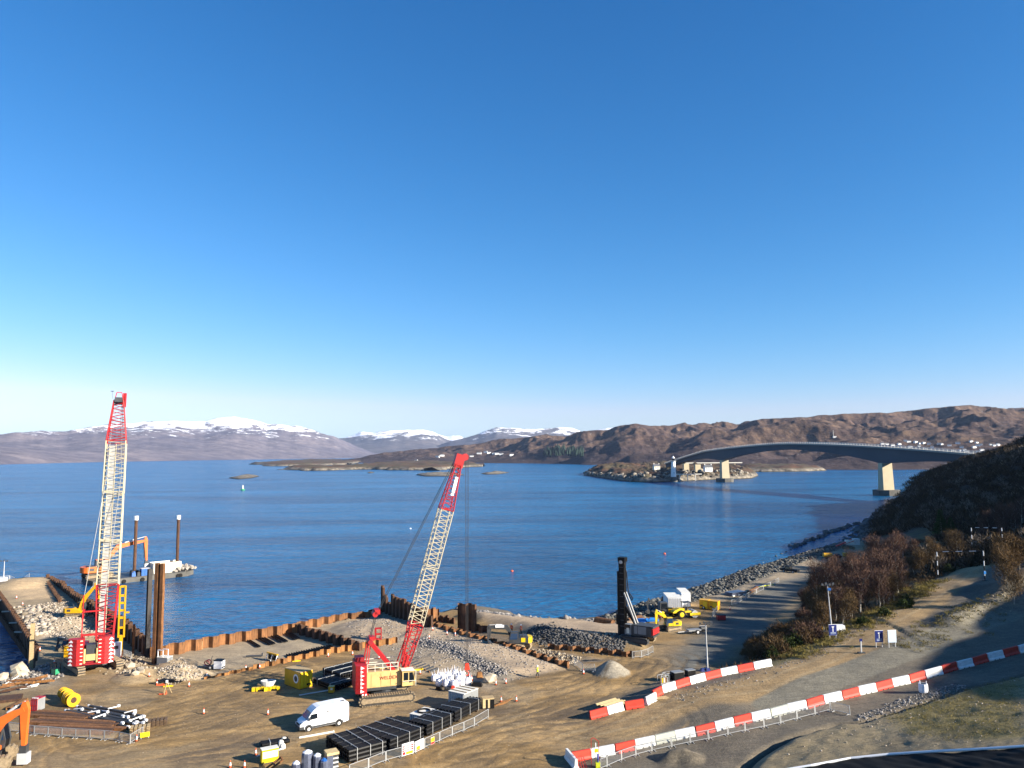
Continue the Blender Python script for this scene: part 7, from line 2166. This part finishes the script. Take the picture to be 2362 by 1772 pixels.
def height_gate(label, a, b, za, ha, hb):
    p = at(*a, za); q = at(*b, za)
    t = T('height_gate', label, 'height gate', p, 0)
    d = q - p
    def pole(o, h, blue):
        n = 6
        for k in range(n):
            MB().cyl(o + Vector((0, 0, h * k / n)), o + Vector((0, 0, h * (k + 1) / n)), .09, n=8).build('pole_band', 'white_paint' if k % 2 else 'black_plastic', t)
        if blue: bx(t, 'blue_plate', 'blue_tarp', o + Vector((0, -.15, 1.5)), (.4, .06, .5))
        bx(t, 'pole_foot', 'dark_grey', o + Vector((0, 0, .1)), (.7, .7, .2))
    pole(Vector((0, 0, 0)), ha, False); pole(d, hb, True)
    n = 7
    A = Vector((0, 0, ha)); B = d + Vector((0, 0, hb))
    for k in range(n):
        MB().cyl(A + (B - A) * (k / n), A + (B - A) * ((k + 1) / n), .06, n=6).build('goal_band', 'white_paint' if k % 2 else 'black_plastic', t)


def gate_h(px, ptop, base): return P(px, ptop, base.y).z - base.z
a = at(2164, 1336, 8); b = at(2272, 1340, 9)
height_gate('black and white banded height gate over the dirt road, nearer', (2164, 1336), (2272, 1340), 8, gate_h(2161, 1273, a), gate_h(2269, 1271, b))
a = at(2243, 1268, 11); b = at(2313, 1262, 12)
height_gate('black and white banded height gate over the dirt road, farther', (2243, 1268), (2313, 1262), 11, gate_h(2234, 1217, a), gate_h(2308, 1218, b))
# gate frame and hand tools at the left end of the lower row
t = T('pole_stand', 'red wire frame with a yellow and blue post at the end of the lower row', 'frame', at(1372, 1770), .1)
ln(t, 'wire_frame', 'red_paint', [((-.35, 0, 0), (-.35, 0, 2.9)), ((.45, 0, 0), (.45, 0, 2.6)), ((-.35, 0, 2.9), (-.1, 0, 3.0)), ((-.1, 0, 3.0), (.45, 0, 2.6))], .05)
cy(t, 'blue_post', 'blue_paint', (.3, -.2, .3), (.3, -.2, 1.4), .09); bx(t, 'yellow_foot', 'hivis_yellow', (.3, -.2, .3), (.5, .4, .55)); bx(t, 'yellow_plate', 'bright_yellow', (.15, -.2, 1.75), (.4, .05, .35)); cy(t, 'white_post', 'white_paint', (.1, -.1, 1.4), (.1, -.1, 2.5), .05)
ln(t, 'red_handle', 'red_paint', [((-.9 - k * .25, 0, 0), (-1.2 - k * .25, .1, 1.1)) for k in range(4)], .06)


# ---------------------------------------------------------------- black liner with its white edge
def liner():
    E_ = [(1760, 1790), (1870, 1772), (1962, 1755), (2050, 1746), (2150, 1740), (2250, 1735), (2362, 1728), (2480, 1722)]
    edge = [at(a, b, 4) for a, b in E_]
    nx, ny = 90, 34
    V = []
    for j in range(ny):
        for i in range(nx):
            f = i / (nx - 1) * (len(edge) - 1); k = min(int(f), len(edge) - 2); f -= k
            e = edge[k] * (1 - f) + edge[k + 1] * f
            s = j / (ny - 1) * 16
            x, y = e.x - .05 * s, e.y - s
            V.append((x, y, gz(x, y) + .07 + .09 * (1 + noise.noise((x * 1.6 + y * .4, y * .35, 1))) + .05 * abs(noise.noise((x * 5, y * .8, 3)))))
    o = link_mesh('ground_liner', V, grid_faces(ny, nx), M('liner'), smooth=False)
    tag(o, 'black plastic ground liner with creases in the bottom right corner', 'liner')
    t = MB().tube([p + Vector((0, 0, .24)) for p in edge], .12, n=8).build('edge_pipe', 'white_paint')
    tag(t, 'long white pipe edging the black ground liner', 'edging')


liner()
# ---------------------------------------------------------------- loose stone
def rock_mat(name, dark, light):
    m = bpy.data.materials.new(name)
    n, b = nodes(m)
    g = n.nodes.new('ShaderNodeNewGeometry')
    tc = n.nodes.new('ShaderNodeTexCoord')
    no = tex(n, 'ShaderNodeTexNoise', tc.outputs['Object'], Scale=2.5, Detail=5, Roughness=.7)
    dark = [v * .84 for v in dark]; light = [v * .84 for v in light]
    c = mixc(n, 'MIX', ramp(n, g.outputs['Random Per Island'], .0, 1.0), dark, light)
    c = mixc(n, 'MULTIPLY', 1.0, c, ramp(n, no.outputs[0], .3, .7, (.7,) * 3, (1.2,) * 3))
    n.links.new(c, b.inputs['Base Color']); b.inputs['Roughness'].default_value = .95
    return m


NR = np.random.RandomState(5)
ICOV = np.array([tuple(v) for v in ICO]); ICOT = np.array(ICOF)


def scatter_rocks(name, label, pts, size, mat, sq=.75, cat='stones', sink=.15):
    n = len(pts)
    s = size[0] + (size[1] - size[0]) * NR.uniform(0, 1, n) ** 2.6
    k = NR.uniform(.62, 1.25, (n, 12, 1))
    v = ICOV[None] * k * s[:, None, None]
    v[:, :, 2] *= sq
    v[:, :, 0] *= NR.uniform(.8, 1.35, n)[:, None]
    a = NR.uniform(0, 6.28, n); b = NR.uniform(-.7, .7, n)
    y, z = v[:, :, 1] * np.cos(b)[:, None] - v[:, :, 2] * np.sin(b)[:, None], v[:, :, 1] * np.sin(b)[:, None] + v[:, :, 2] * np.cos(b)[:, None]
    x = v[:, :, 0]
    V = np.stack([x * np.cos(a)[:, None] - y * np.sin(a)[:, None], x * np.sin(a)[:, None] + y * np.cos(a)[:, None], z], -1)
    p = np.array(pts); p[:, 2] += s * (.5 - sink)* sq
    V += p[:, None]
    Fc = ICOT[None] + (np.arange(n) * 12)[:, None, None]
    o = link_mesh(name, V.reshape(-1, 3), Fc.reshape(-1, 3), mat, smooth=False)
    return tag(o, label, cat, kind='stuff')


def poly_sample(pts, n, z=0.0, dens=None):
    """random ground points inside a polygon given in pixels"""
    w = gp(pts, z)
    xs = [p[0] for p in w]; ys = [p[1] for p in w]
    out = []
    while len(out) < n:
        m = 4 * n
        x = NR.uniform(min(xs), max(xs), m); y = NR.uniform(min(ys), max(ys), m)
        k = inside(x, y, w)
        for a, b in zip(x[k], y[k]): out.append((a, b, gz(a, b)))
    return out[:n]


def line_sample(pts, n, wid, z=0.0):
    w = gp(pts, z)
    seg = [math.dist(a, b) for a, b in zip(w, w[1:])]
    out = []
    for _ in range(n):
        k = R_.choices(range(len(seg)), seg)[0]; f = R_.random()
        a, b = w[k], w[k + 1]; L = seg[k]
        o = R_.gauss(0, wid)
        x = a[0] + (b[0] - a[0]) * f - (b[1] - a[1]) / L * o; y = a[1] + (b[1] - a[1]) * f + (b[0] - a[0]) / L * o
        out.append((x, y, gz(x, y)))
    return out


RIP = rock_mat('riprap_stone', (.02, .019, .017), (.21, .2, .17)); PALE_R = rock_mat('pale_stone', (.2, .165, .12), (.52, .44, .35)); GREY_R = rock_mat('grey_stone', (.1, .095, .09), (.42, .38, .34)); DARK_R = rock_mat('dark_stone', (.02, .02, .02), (.16, .155, .15)); TAN_R = rock_mat('tan_stone', (.2, .15, .09), (.5, .42, .31))
rp = [p for p in poly_sample([(1390, 1424, SEA), (1470, 1394, SEA), (1560, 1371, SEA), (1640, 1343, SEA), (1740, 1306, SEA), (1850, 1256, SEA), (1930, 1225, SEA), (2012, 1198, SEA), (2010, 1238), (1950, 1262), (1880, 1288), (1790, 1318), (1700, 1353), (1600, 1388), (1480, 1428), (1400, 1436)], 12000)]
scatter_rocks('riprap', 'dark and pale riprap stones along the right hand shore', rp, (.17, .62), RIP)
scatter_rocks('shore_stones', 'pale and grey stones along the edge of the gravel point', line_sample([(1052, 1402), (1098, 1399), (1150, 1408), (1200, 1422), (1290, 1436), (1380, 1440)], 700, 1.6), (.25, .75), GREY_R)
scatter_rocks('bank_stones', 'dark stones of the bank behind the charcoal excavator', line_sample([(1222, 1466), (1260, 1478), (1330, 1490), (1440, 1500)], 2600, 1.7), (.1, .32), DARK_R)
scatter_rocks('stone_band', 'band of grey broken stone running down the gravel bank', line_sample([(965, 1480), (1020, 1500), (1080, 1530), (1160, 1562)], 1900, .8), (.07, .24), GREY_R)
scatter_rocks('causeway_rubble', 'pale broken rock heaped on the causeway', poly_sample([(62, 1402), (100, 1392), (175, 1388), (222, 1425), (238, 1475), (120, 1478), (80, 1450)], 2200), (.08, .3), PALE_R)
scatter_rocks('causeway_stones', 'pale stone edge of the causeway bank', line_sample([(70, 1398), (80, 1430), (95, 1465)], 260, 1.4), (.3, .7), PALE_R)
scatter_rocks('gravel_stones', 'loose stones scattered over the gravel fill', poly_sample([(795, 1440), (880, 1412), (985, 1445), (1100, 1480), (1290, 1545), (1180, 1572), (1000, 1550), (905, 1500), (830, 1490)], 2600), (.05, .17), GREY_R)
scatter_rocks('pit_stones', 'brown rubble beside the charcoal excavator tracks', poly_sample([(1180, 1490), (1260, 1500), (1340, 1515), (1300, 1535), (1230, 1515)], 900), (.08, .3), TAN_R)
scatter_rocks('heap_stones', 'stones on the pale gravel heap beside the tall piles', poly_sample([(375, 1545), (420, 1528), (450, 1545), (470, 1562), (400, 1580), (360, 1570)], 700), (.06, .24), PALE_R)
scatter_rocks('yard_stones', 'small loose stones on the brown yard', poly_sample([(100, 1600), (500, 1580), (900, 1680), (1150, 1600), (1320, 1580), (1300, 1700), (1000, 1772), (200, 1772)], 700), (.02, .075), TAN_R)
scatter_rocks('embankment_stones', 'white stones scattered on the grassy embankment', poly_sample([(1760, 1740, 2), (1985, 1668, 3), (2240, 1592, 4), (2362, 1580, 5), (2362, 1722, 6), (2100, 1738, 4), (1870, 1770, 3)], 420), (.03, .12), PALE_R)
scatter_rocks('verge_stones', 'grey stones along the verge of the upper road', line_sample([(1560, 1612, 1.5), (1700, 1570, 2.5), (1800, 1535, 3), (1880, 1500, 3.7), (1960, 1462, 4.7), (2080, 1400, 6.2)], 700, 1.1), (.04, .14), GREY_R)
scatter_rocks('track_stones', 'grey rough stone beside the sloping track', poly_sample([(1960, 1650, 3), (2060, 1620, 3), (2200, 1575, 4), (2240, 1588, 4), (2000, 1660, 3)], 700), (.05, .18), GREY_R)
scatter_rocks('berm_stones', 'pale stones on the low berm at the right edge', line_sample([(2190, 1440, 6), (2260, 1408, 7.5), (2362, 1360, 9.5)], 260, 1.0), (.05, .2), TAN_R)
scatter_rocks('crane_rubble', 'grey broken stone round the left crane and basin edge', poly_sample([(60, 1545), (110, 1530), (150, 1560), (100, 1580), (0, 1585), (0, 1560)], 700), (.08, .3), GREY_R)
scatter_rocks('sheet_wall_rubble', 'rubble at the foot of the dark causeway wall', line_sample([(270, 1510), (310, 1535), (330, 1560)], 400, 1.6), (.1, .35), TAN_R)
scatter_rocks('headland_rocks', 'black rocks at the foot of the shaded hillside', line_sample([(1870, 1258, -2), (1920, 1232, -2), (1970, 1215, -2), (2015, 1195, -2)], 900, 6.), (.6, 2.0), DARK_R)
rr = random.Random(9)
for k, (a, b, s) in enumerate(((14, 1552, 1.3), (26, 1548, 1.0), (44, 1552, 1.5), (36, 1562, 1.1), (8, 1566, 1.0), (55, 1558, .8), (300, 1540, .9), (325, 1552, .8), (312, 1558, .6), (4, 1540, .8))):
    p = gv(a, b)
    o = MB().rock((0, 0, s * .35), s, rr, (1.15, .9, .75)).build('boulder', 'boulder', None, p); tag(o, f'pale brown boulder {"at the basin edge" if a < 100 else "below the dark causeway wall"}, {ORD[k]} in size and place from the left edge', 'boulder', 'boulders')
    o['label'] = f'pale brown boulder {["at the basin edge, front of the pair", "at the basin edge, small and behind", "largest squared one at the basin edge", "in front of the largest one", "lowest by the left picture edge", "rightmost at the basin edge", "below the dark causeway wall, left", "below the dark causeway wall, right", "smallest below the dark causeway wall", "by the left picture edge touching the water"][k]}'


# rocks on the island shore under the bridge
def isl_rocks():
    dg = bpy.context.evaluated_depsgraph_get(); out = []
    pts = gp([(1352, 1097), (1380, 1101), (1420, 1107), (1460, 1111.5), (1505, 1112.5), (1560, 1110.5), (1620, 1107.5), (1690, 1105.5), (1735, 1103)], SEA)
    for _ in range(900):
        k = R_.randrange(len(pts) - 1); f = R_.random(); o = R_.random() ** 1.5 * 34 - 2
        x = pts[k][0] + (pts[k + 1][0] - pts[k][0]) * f; y = pts[k][1] + (pts[k + 1][1] - pts[k][1]) * f + o
        z = SEA
        for io in ISLB:
            h, loc, n_, i_ = io.ray_cast(Vector((x, y, 200)), Vector((0, 0, -1)))
            if h: z = max(z, loc.z)
        out.append((x, y, z))
    scatter_rocks('island_rocks', 'broken pale and dark rocks along the island shore under the bridge', out, (.7, 3.4), rock_mat('island_stone', (.03, .027, .023), (.42, .37, .29)))
isl_rocks()


# ---------------------------------------------------------------- trees and scrub
def leaf_mat(name, a, b, trans=.0):
    m = bpy.data.materials.new(name)
    n, bs = nodes(m)
    g = n.nodes.new('ShaderNodeNewGeometry')
    oi = n.nodes.new('ShaderNodeObjectInfo')
    a = [v * .86 for v in a]; b = [v * .86 for v in b]
    c = mixc(n, 'MIX', g.outputs['Random Per Island'], a, b)
    c = mixc(n, 'MULTIPLY', 1.0, c, ramp(n, oi.outputs['Random'], 0, 1, (.7, .72, .75), (1.25, 1.2, 1.15)))
    n.links.new(c, bs.inputs['Base Color']); bs.inputs['Roughness'].default_value = .9
    bs.inputs['Specular IOR Level'].default_value = .15
    return m


TWIG = leaf_mat('birch_twigs', (.06, .034, .027), (.17, .098, .068)); TWIG2 = leaf_mat('brown_twigs', (.06, .036, .016), (.17, .11, .05)); GREEN = leaf_mat('evergreen_leaves', (.012, .022, .007), (.06, .085, .02)); SCRUB = leaf_mat('scrub', (.02, .014, .008), (.075, .052, .026)); GRASSM = leaf_mat('rough_grass', (.09, .075, .015), (.27, .22, .07)); CONIF = leaf_mat('conifer_needles', (.012, .028, .008), (.07, .11, .025))
SAPL = leaf_mat('sapling_twigs', (.1, .08, .06), (.3, .25, .2))
SPEC['bark'] = ((.3, .27, .23), .9, 0, .45, 3, 0)
SPEC['bark_pale'] = ((.52, .49, .43), .9, 0, .35, 3, 0)


def slivers(P0, D, L, Wd):
    """thin twig triangles from arrays"""
    n = len(P0)
    q = np.cross(D, NR.normal(size=(n, 3))); q /= np.linalg.norm(q, axis=1)[:, None] + 1e-9
    V = np.stack([P0 - q * Wd[:, None], P0 + q * Wd[:, None], P0 + D * L[:, None]], 1).reshape(-1, 3)
    return V, np.arange(3 * n).reshape(-1, 3)


def tree_variant(seed, h, spread, twigs, twm, barkm, nl=7, wid=.03, low=.3):
    """returns (trunk mesh, crown mesh): tapered bent trunk with limbs, crown of fine twigs along the limbs"""
    r = random.Random(seed)
    b = MB()
    pts = [Vector((0, 0, -.3))]
    d = Vector((r.uniform(-.12, .12), r.uniform(-.12, .12), 1))
    for k in range(5):
        pts.append(pts[-1] + d.normalized() * h * .19)
        d += Vector((r.uniform(-.22, .22), r.uniform(-.22, .22), 0))
    for k in range(5): b.cyl(pts[k], pts[k + 1], .11 * h / 6 * (1 - k * .17), .11 * h / 6 * (1 - (k + 1) * .17), n=6, caps=False)
    base, dirs = [], []
    for k in range(nl):
        f = low + (1 - low) * k / nl
        i = min(int(f * 5), 4); s0 = pts[i].lerp(pts[i + 1], f * 5 - i)
        a = k * 2.4 + r.uniform(-.5, .5)
        e = Vector((math.cos(a), math.sin(a), r.uniform(.7, 1.5))).normalized() * spread * (1.1 - .55 * f) * r.uniform(.8, 1.2)
        m = s0 + e * .5 + Vector((0, 0, -.04 * h)); t = s0 + e
        b.cyl(s0, m, .045 * h / 6, .03 * h / 6, n=5, caps=False); b.cyl(m, t, .03 * h / 6, .01, n=5, caps=False)
        for _ in range(twigs // nl):
            u = r.random() ** .7
            c = (s0.lerp(m, u * 2) if u < .5 else m.lerp(t, u * 2 - 1)) + Vector((r.gauss(0, 1), r.gauss(0, 1), r.gauss(0, .8))) * spread * .22
            v = (e.normalized() * .5 + Vector((r.gauss(0, .7), r.gauss(0, .7), r.gauss(.55, .5)))).normalized()
            base.append(c); dirs.append(v)
    n = len(base)
    V, Fc = slivers(np.array(base), np.array(dirs), NR.uniform(.35, .95, n) * h / 6, NR.uniform(.5, 1.2, n) * wid)
    tm = b.mesh('trunk', barkm)
    o = link_mesh('crown', V, Fc, twm, smooth=False); cm = o.data; bpy.data.objects.remove(o)
    return tm, cm


def bush_variant(seed, r0, h, n, m, wid, ln0):
    r = np.random.RandomState(seed)
    th = r.uniform(0, 6.28, n); rad_ = r0 * np.sqrt(r.uniform(0, 1, n)); lump = 1 + .35 * np.sin(th * 3 + seed) * np.cos(th * 2)
    zz = h * (1 - (rad_ / r0) ** 2 * .75) * r.uniform(.1, 1, n) * lump
    P0 = np.stack([rad_ * np.cos(th) * lump, rad_ * np.sin(th) * lump, zz], 1)
    D = np.stack([np.cos(th) * .5, np.sin(th) * .5, np.full(n, .8)], 1) + r.normal(0, .5, (n, 3)); D /= np.linalg.norm(D, axis=1)[:, None]
    V, Fc = slivers(P0, D, r.uniform(.5, 1.2, n) * ln0, r.uniform(.6, 1.3, n) * wid)
    o = link_mesh('crown', V, Fc, m, smooth=False); cm = o.data; bpy.data.objects.remove(o)
    b = MB()
    for k in range(5):
        a = k * 1.3; b.cyl((0, 0, -.2), (r0 * .5 * math.cos(a), r0 * .5 * math.sin(a), h * .7), .05, .015, n=4, caps=False)
    return b.mesh('stem', 'bark'), cm


VAR = {'birch': [tree_variant(k, 6.0, 2.0, 1900, TWIG, M('bark_pale' if k % 2 else 'bark'), 9, .03) for k in range(4)],
       'brown': [tree_variant(20 + k, 5.2, 1.9, 1900, TWIG2, M('bark'), 9, .03) for k in range(3)],
       'bush': [bush_variant(40 + k, 1.5, 1.7, 1500, TWIG2 if k else TWIG, .035, .6) for k in range(3)],
       'green': [bush_variant(50 + k, 1.2, 1.5, 1300, GREEN, .09, .3) for k in range(2)]}
NAME = {'birch': ('birch_tree', 'tree', 'trunk'), 'brown': ('bare_tree', 'tree', 'trunk'), 'bush': ('bare_bush', 'bush', 'stem'), 'green': ('evergreen_bush', 'bush', 'stem')}
VC = {}


def plant(kind, p, s, label, group):
    nm, cat, st = NAME[kind]
    VC[kind] = VC.get(kind, 0) + 1
    tm, cm = VAR[kind][R_.randrange(len(VAR[kind]))]
    t = T(nm, label, cat, p, R_.uniform(0, 6.28), group)
    t.scale = (s, s, s * R_.uniform(.9, 1.15))
    for me, n in ((tm, st), (cm, 'crown')):
        o = bpy.data.objects.new(n, me); COL.objects.link(o); o.parent = t


def grow(kind, pts, smin, smax, text, group):
    pts = sorted(pts, key=lambda q: q[0])
    for i, (a, b) in enumerate(pts):
        plant(kind, at(a, b, 4), R_.uniform(smin, smax), f'{text}, {ordn(i)} from the left', group)


def pxs(poly, n, seed):
    r = random.Random(seed); xs = [p[0] for p in poly]; ys = [p[1] for p in poly]; out = []
    while len(out) < n:
        x, y = r.uniform(min(xs), max(xs)), r.uniform(min(ys), max(ys))
        if inside(np.array([x]), np.array([y]), poly)[0]: out.append((x, y))
    return out


grow('birch', pxs([(1880, 1395), (1900, 1345), (1960, 1330), (2060, 1320), (2085, 1345), (2070, 1385), (2000, 1420), (1930, 1440)], 26, 1), .95, 1.35, 'purple brown bare birch in the clump above the car park', 'birches above the car park')
grow('brown', pxs([(1850, 1440), (1880, 1395), (1990, 1405), (2070, 1375), (2060, 1395), (1960, 1440), (1900, 1470)], 16, 2), .75, 1.05, 'low brown bare tree beside the verge', 'bare trees beside the verge')
grow('bush', pxs([(1665, 1535), (1720, 1500), (1790, 1470), (1860, 1440), (1890, 1470), (1800, 1510), (1740, 1530)], 30, 3), .8, 1.5, 'rusty brown scrub bush above the upper barriers', 'scrub above the upper barriers')
grow('bush', pxs([(1830, 1400), (1880, 1350), (1920, 1310), (1940, 1340), (1890, 1400), (1850, 1435)], 14, 4), .9, 1.4, 'dark scrub bush at the car park edge', 'scrub at the car park edge')
grow('brown', pxs([(2080, 1330), (2120, 1290), (2200, 1270), (2225, 1290), (2160, 1330)], 10, 5), .8, 1.2, 'bare tree left of the nearer height gate', 'bare trees left of the height gate')
grow('birch', pxs([(1960, 1310), (2040, 1290), (2130, 1275), (2190, 1250), (2100, 1300)], 9, 6), .9, 1.3, 'bare birch on the shaded slope behind the clump', 'birches on the shaded slope')
grow('birch', pxs([(2225, 1245), (2320, 1225), (2362, 1215), (2362, 1240), (2300, 1250)], 9, 7), .9, 1.3, 'bare birch behind the farther height gate', 'birches behind the farther gate')
grow('brown', pxs([(2310, 1345), (2362, 1290), (2375, 1340), (2340, 1365)], 7, 8), 1.0, 1.5, 'bare pale branched tree at the right edge of the road', 'bare trees at the right edge')
grow('green', [(2088, 1402), (2012, 1372), (1800, 1508), (1778, 1518), (1812, 1500), (1905, 1430), (2095, 1395), (2040, 1420), (1990, 1440), (1840, 1490), (2190, 1320)], .7, 1.2, 'small dark evergreen bush in the scrub', 'evergreen bushes in the scrub')


def conifer(label, p, h, seed, m=None):
    r = np.random.RandomState(seed)
    t = T('conifer_tree', label, 'tree', p)
    MB().cyl((0, 0, -.3), (0, 0, h * .92), .03 * h, .02, n=6).build('trunk', 'bark', t)
    n = 3200
    f = r.uniform(.05, 1, n) ** .8; th = r.uniform(0, 6.28, n); lay = 1 + .3 * np.sin(f * 42) + .25 * np.sin(th * 5 + f * 9)
    rr_ = (1 - f) * h * .3 * lay * np.sqrt(r.uniform(.1, 1, n)) + .1
    P0 = np.stack([rr_ * np.cos(th), rr_ * np.sin(th), f * h], 1)
    D = np.stack([np.cos(th), np.sin(th), np.full(n, -.15)], 1) + r.normal(0, .45, (n, 3)); D /= np.linalg.norm(D, axis=1)[:, None]
    V, Fc = slivers(P0, D, r.uniform(.5, 1.2, n) * h * .07, np.full(n, h * .014))
    link_mesh('crown', V, Fc, m or CONIF, smooth=False, parent=t)


conifer('bright green conifer in front of the dark hillside', at(2172, 1240, 12), 8.5, 1)
for k, (a, b, h, l) in enumerate(((2345, 1062, 15, 'dark green conifer at the right edge on the hill crest, tallest'), (2362, 1075, 13, 'dark green conifer at the very right edge of the hill'), (2325, 1070, 10, 'dark green conifer on the hill crest, left of the tallest'), (2350, 1090, 9, 'low dark conifer below the tallest one on the crest'), (2195, 1240, 6, 'smaller green conifer right of the bright one'))):
    conifer(l, at(a, b, 30), h, 3 + k)
# ground cover
def cover(name, label, pts, rad_, h, n, m, wid, lg, cat):
    Vs = []; Fs = []; o = 0
    P0 = []; D = []; L = []; Wd = []
    for p in pts:
        s = R_.uniform(.6, 1.4)
        k = n
        th = NR.uniform(0, 6.28, k); q = rad_ * s * np.sqrt(NR.uniform(0, 1, k))
        z = h * s * NR.uniform(.0, 1, k) * (1 - .6 * (q / (rad_ * s)) ** 2)
        P0.append(np.stack([p[0] + q * np.cos(th), p[1] + q * np.sin(th), p[2] + z], 1))
        d = np.stack([np.cos(th) * .4, np.sin(th) * .4, np.full(k, .8)], 1) + NR.normal(0, .4, (k, 3)); D.append(d / np.linalg.norm(d, axis=1)[:, None])
        L.append(NR.uniform(.5, 1.3, k) * lg * s); Wd.append(NR.uniform(.6, 1.3, k) * wid * s)
    V, Fc = slivers(np.concatenate(P0), np.concatenate(D), np.concatenate(L), np.concatenate(Wd))
    return tag(link_mesh(name, V, Fc, m, smooth=False), label, cat, kind='stuff')


def hill_pts(n, seed):
    r = np.random.RandomState(seed); out = []
    while len(out) < n:
        y = r.uniform(165, 500, 4 * n); x = r.uniform(60, 360, 4 * n)
        z = ground_h(x, y)
        k = ((z > 6) | ((x > 140) & (y > 280) & (z > -1))) & (x / y < .76) & (x / y > .3)
        out += list(zip(x[k], y[k], z[k]))
    return out[:n]


cover('hill_scrub', 'dense dark heather and scrub covering the shaded hillside', hill_pts(3600, 1), 2.6, 1.7, 60, SCRUB, .16, 1.1, 'scrub')
cover('hill_saplings', 'pale bare saplings dotted over the shaded hillside', hill_pts(520, 2), 1.3, 3.0, 90, SAPL, .06, 1.0, 'saplings')
cover('slope_scrub', 'low tangled scrub and dead grass on the slope above the car park', poly_sample([(1640, 1548), (1780, 1470), (1870, 1372), (1905, 1320), (2000, 1270), (2120, 1240, 5), (2200, 1300, 9), (2080, 1385, 6.4), (1960, 1440, 4.8), (1790, 1525, 3)], 900, 2), .9, .5, 45, TWIG2, .045, .5, 'scrub')
cover('verge_grass', 'tussocks of yellow green rough grass along the road verge', line_sample([(1820, 1515, 3), (1960, 1452, 4.7), (2080, 1390, 6.2), (2160, 1340, 7.6)], 500, 1.7), .5, .3, 45, GRASSM, .03, .32, 'grass')
cover('embankment_grass', 'thin yellow green grass on the embankment at lower right', poly_sample([(2030, 1660, 3), (2240, 1592, 4), (2362, 1570, 5), (2362, 1715, 6), (2200, 1722, 5), (2090, 1700, 4)], 800), .45, .05, 20, GRASSM, .018, .1, 'grass')
cover('berm_grass', 'dry grass on the berm beyond the barriers', line_sample([(2075, 1480, 5.5), (2190, 1440, 6), (2300, 1380, 8.4)], 160, 1.8), .5, .2, 40, GRASSM, .025, .25, 'grass')

# ---------------------------------------------------------------- haze over the strait
hm = bpy.data.materials.new('haze_air')
hm.use_nodes = True
hn = hm.node_tree
hn.nodes.clear()
pv = hn.nodes.new('ShaderNodeVolumePrincipled')
pv.inputs['Color'].default_value = (.5, .66, 1.0, 1)
pv.inputs['Density'].default_value = 2.2e-5
pv.inputs['Anisotropy'].default_value = .0
ho = hn.nodes.new('ShaderNodeOutputMaterial')
hn.links.new(pv.outputs[0], ho.inputs['Volume'])
hb = MB().box((0, 13000, 345), (60000, 28000, 730))
tag(hb.build('haze', hm), kind='stuff')
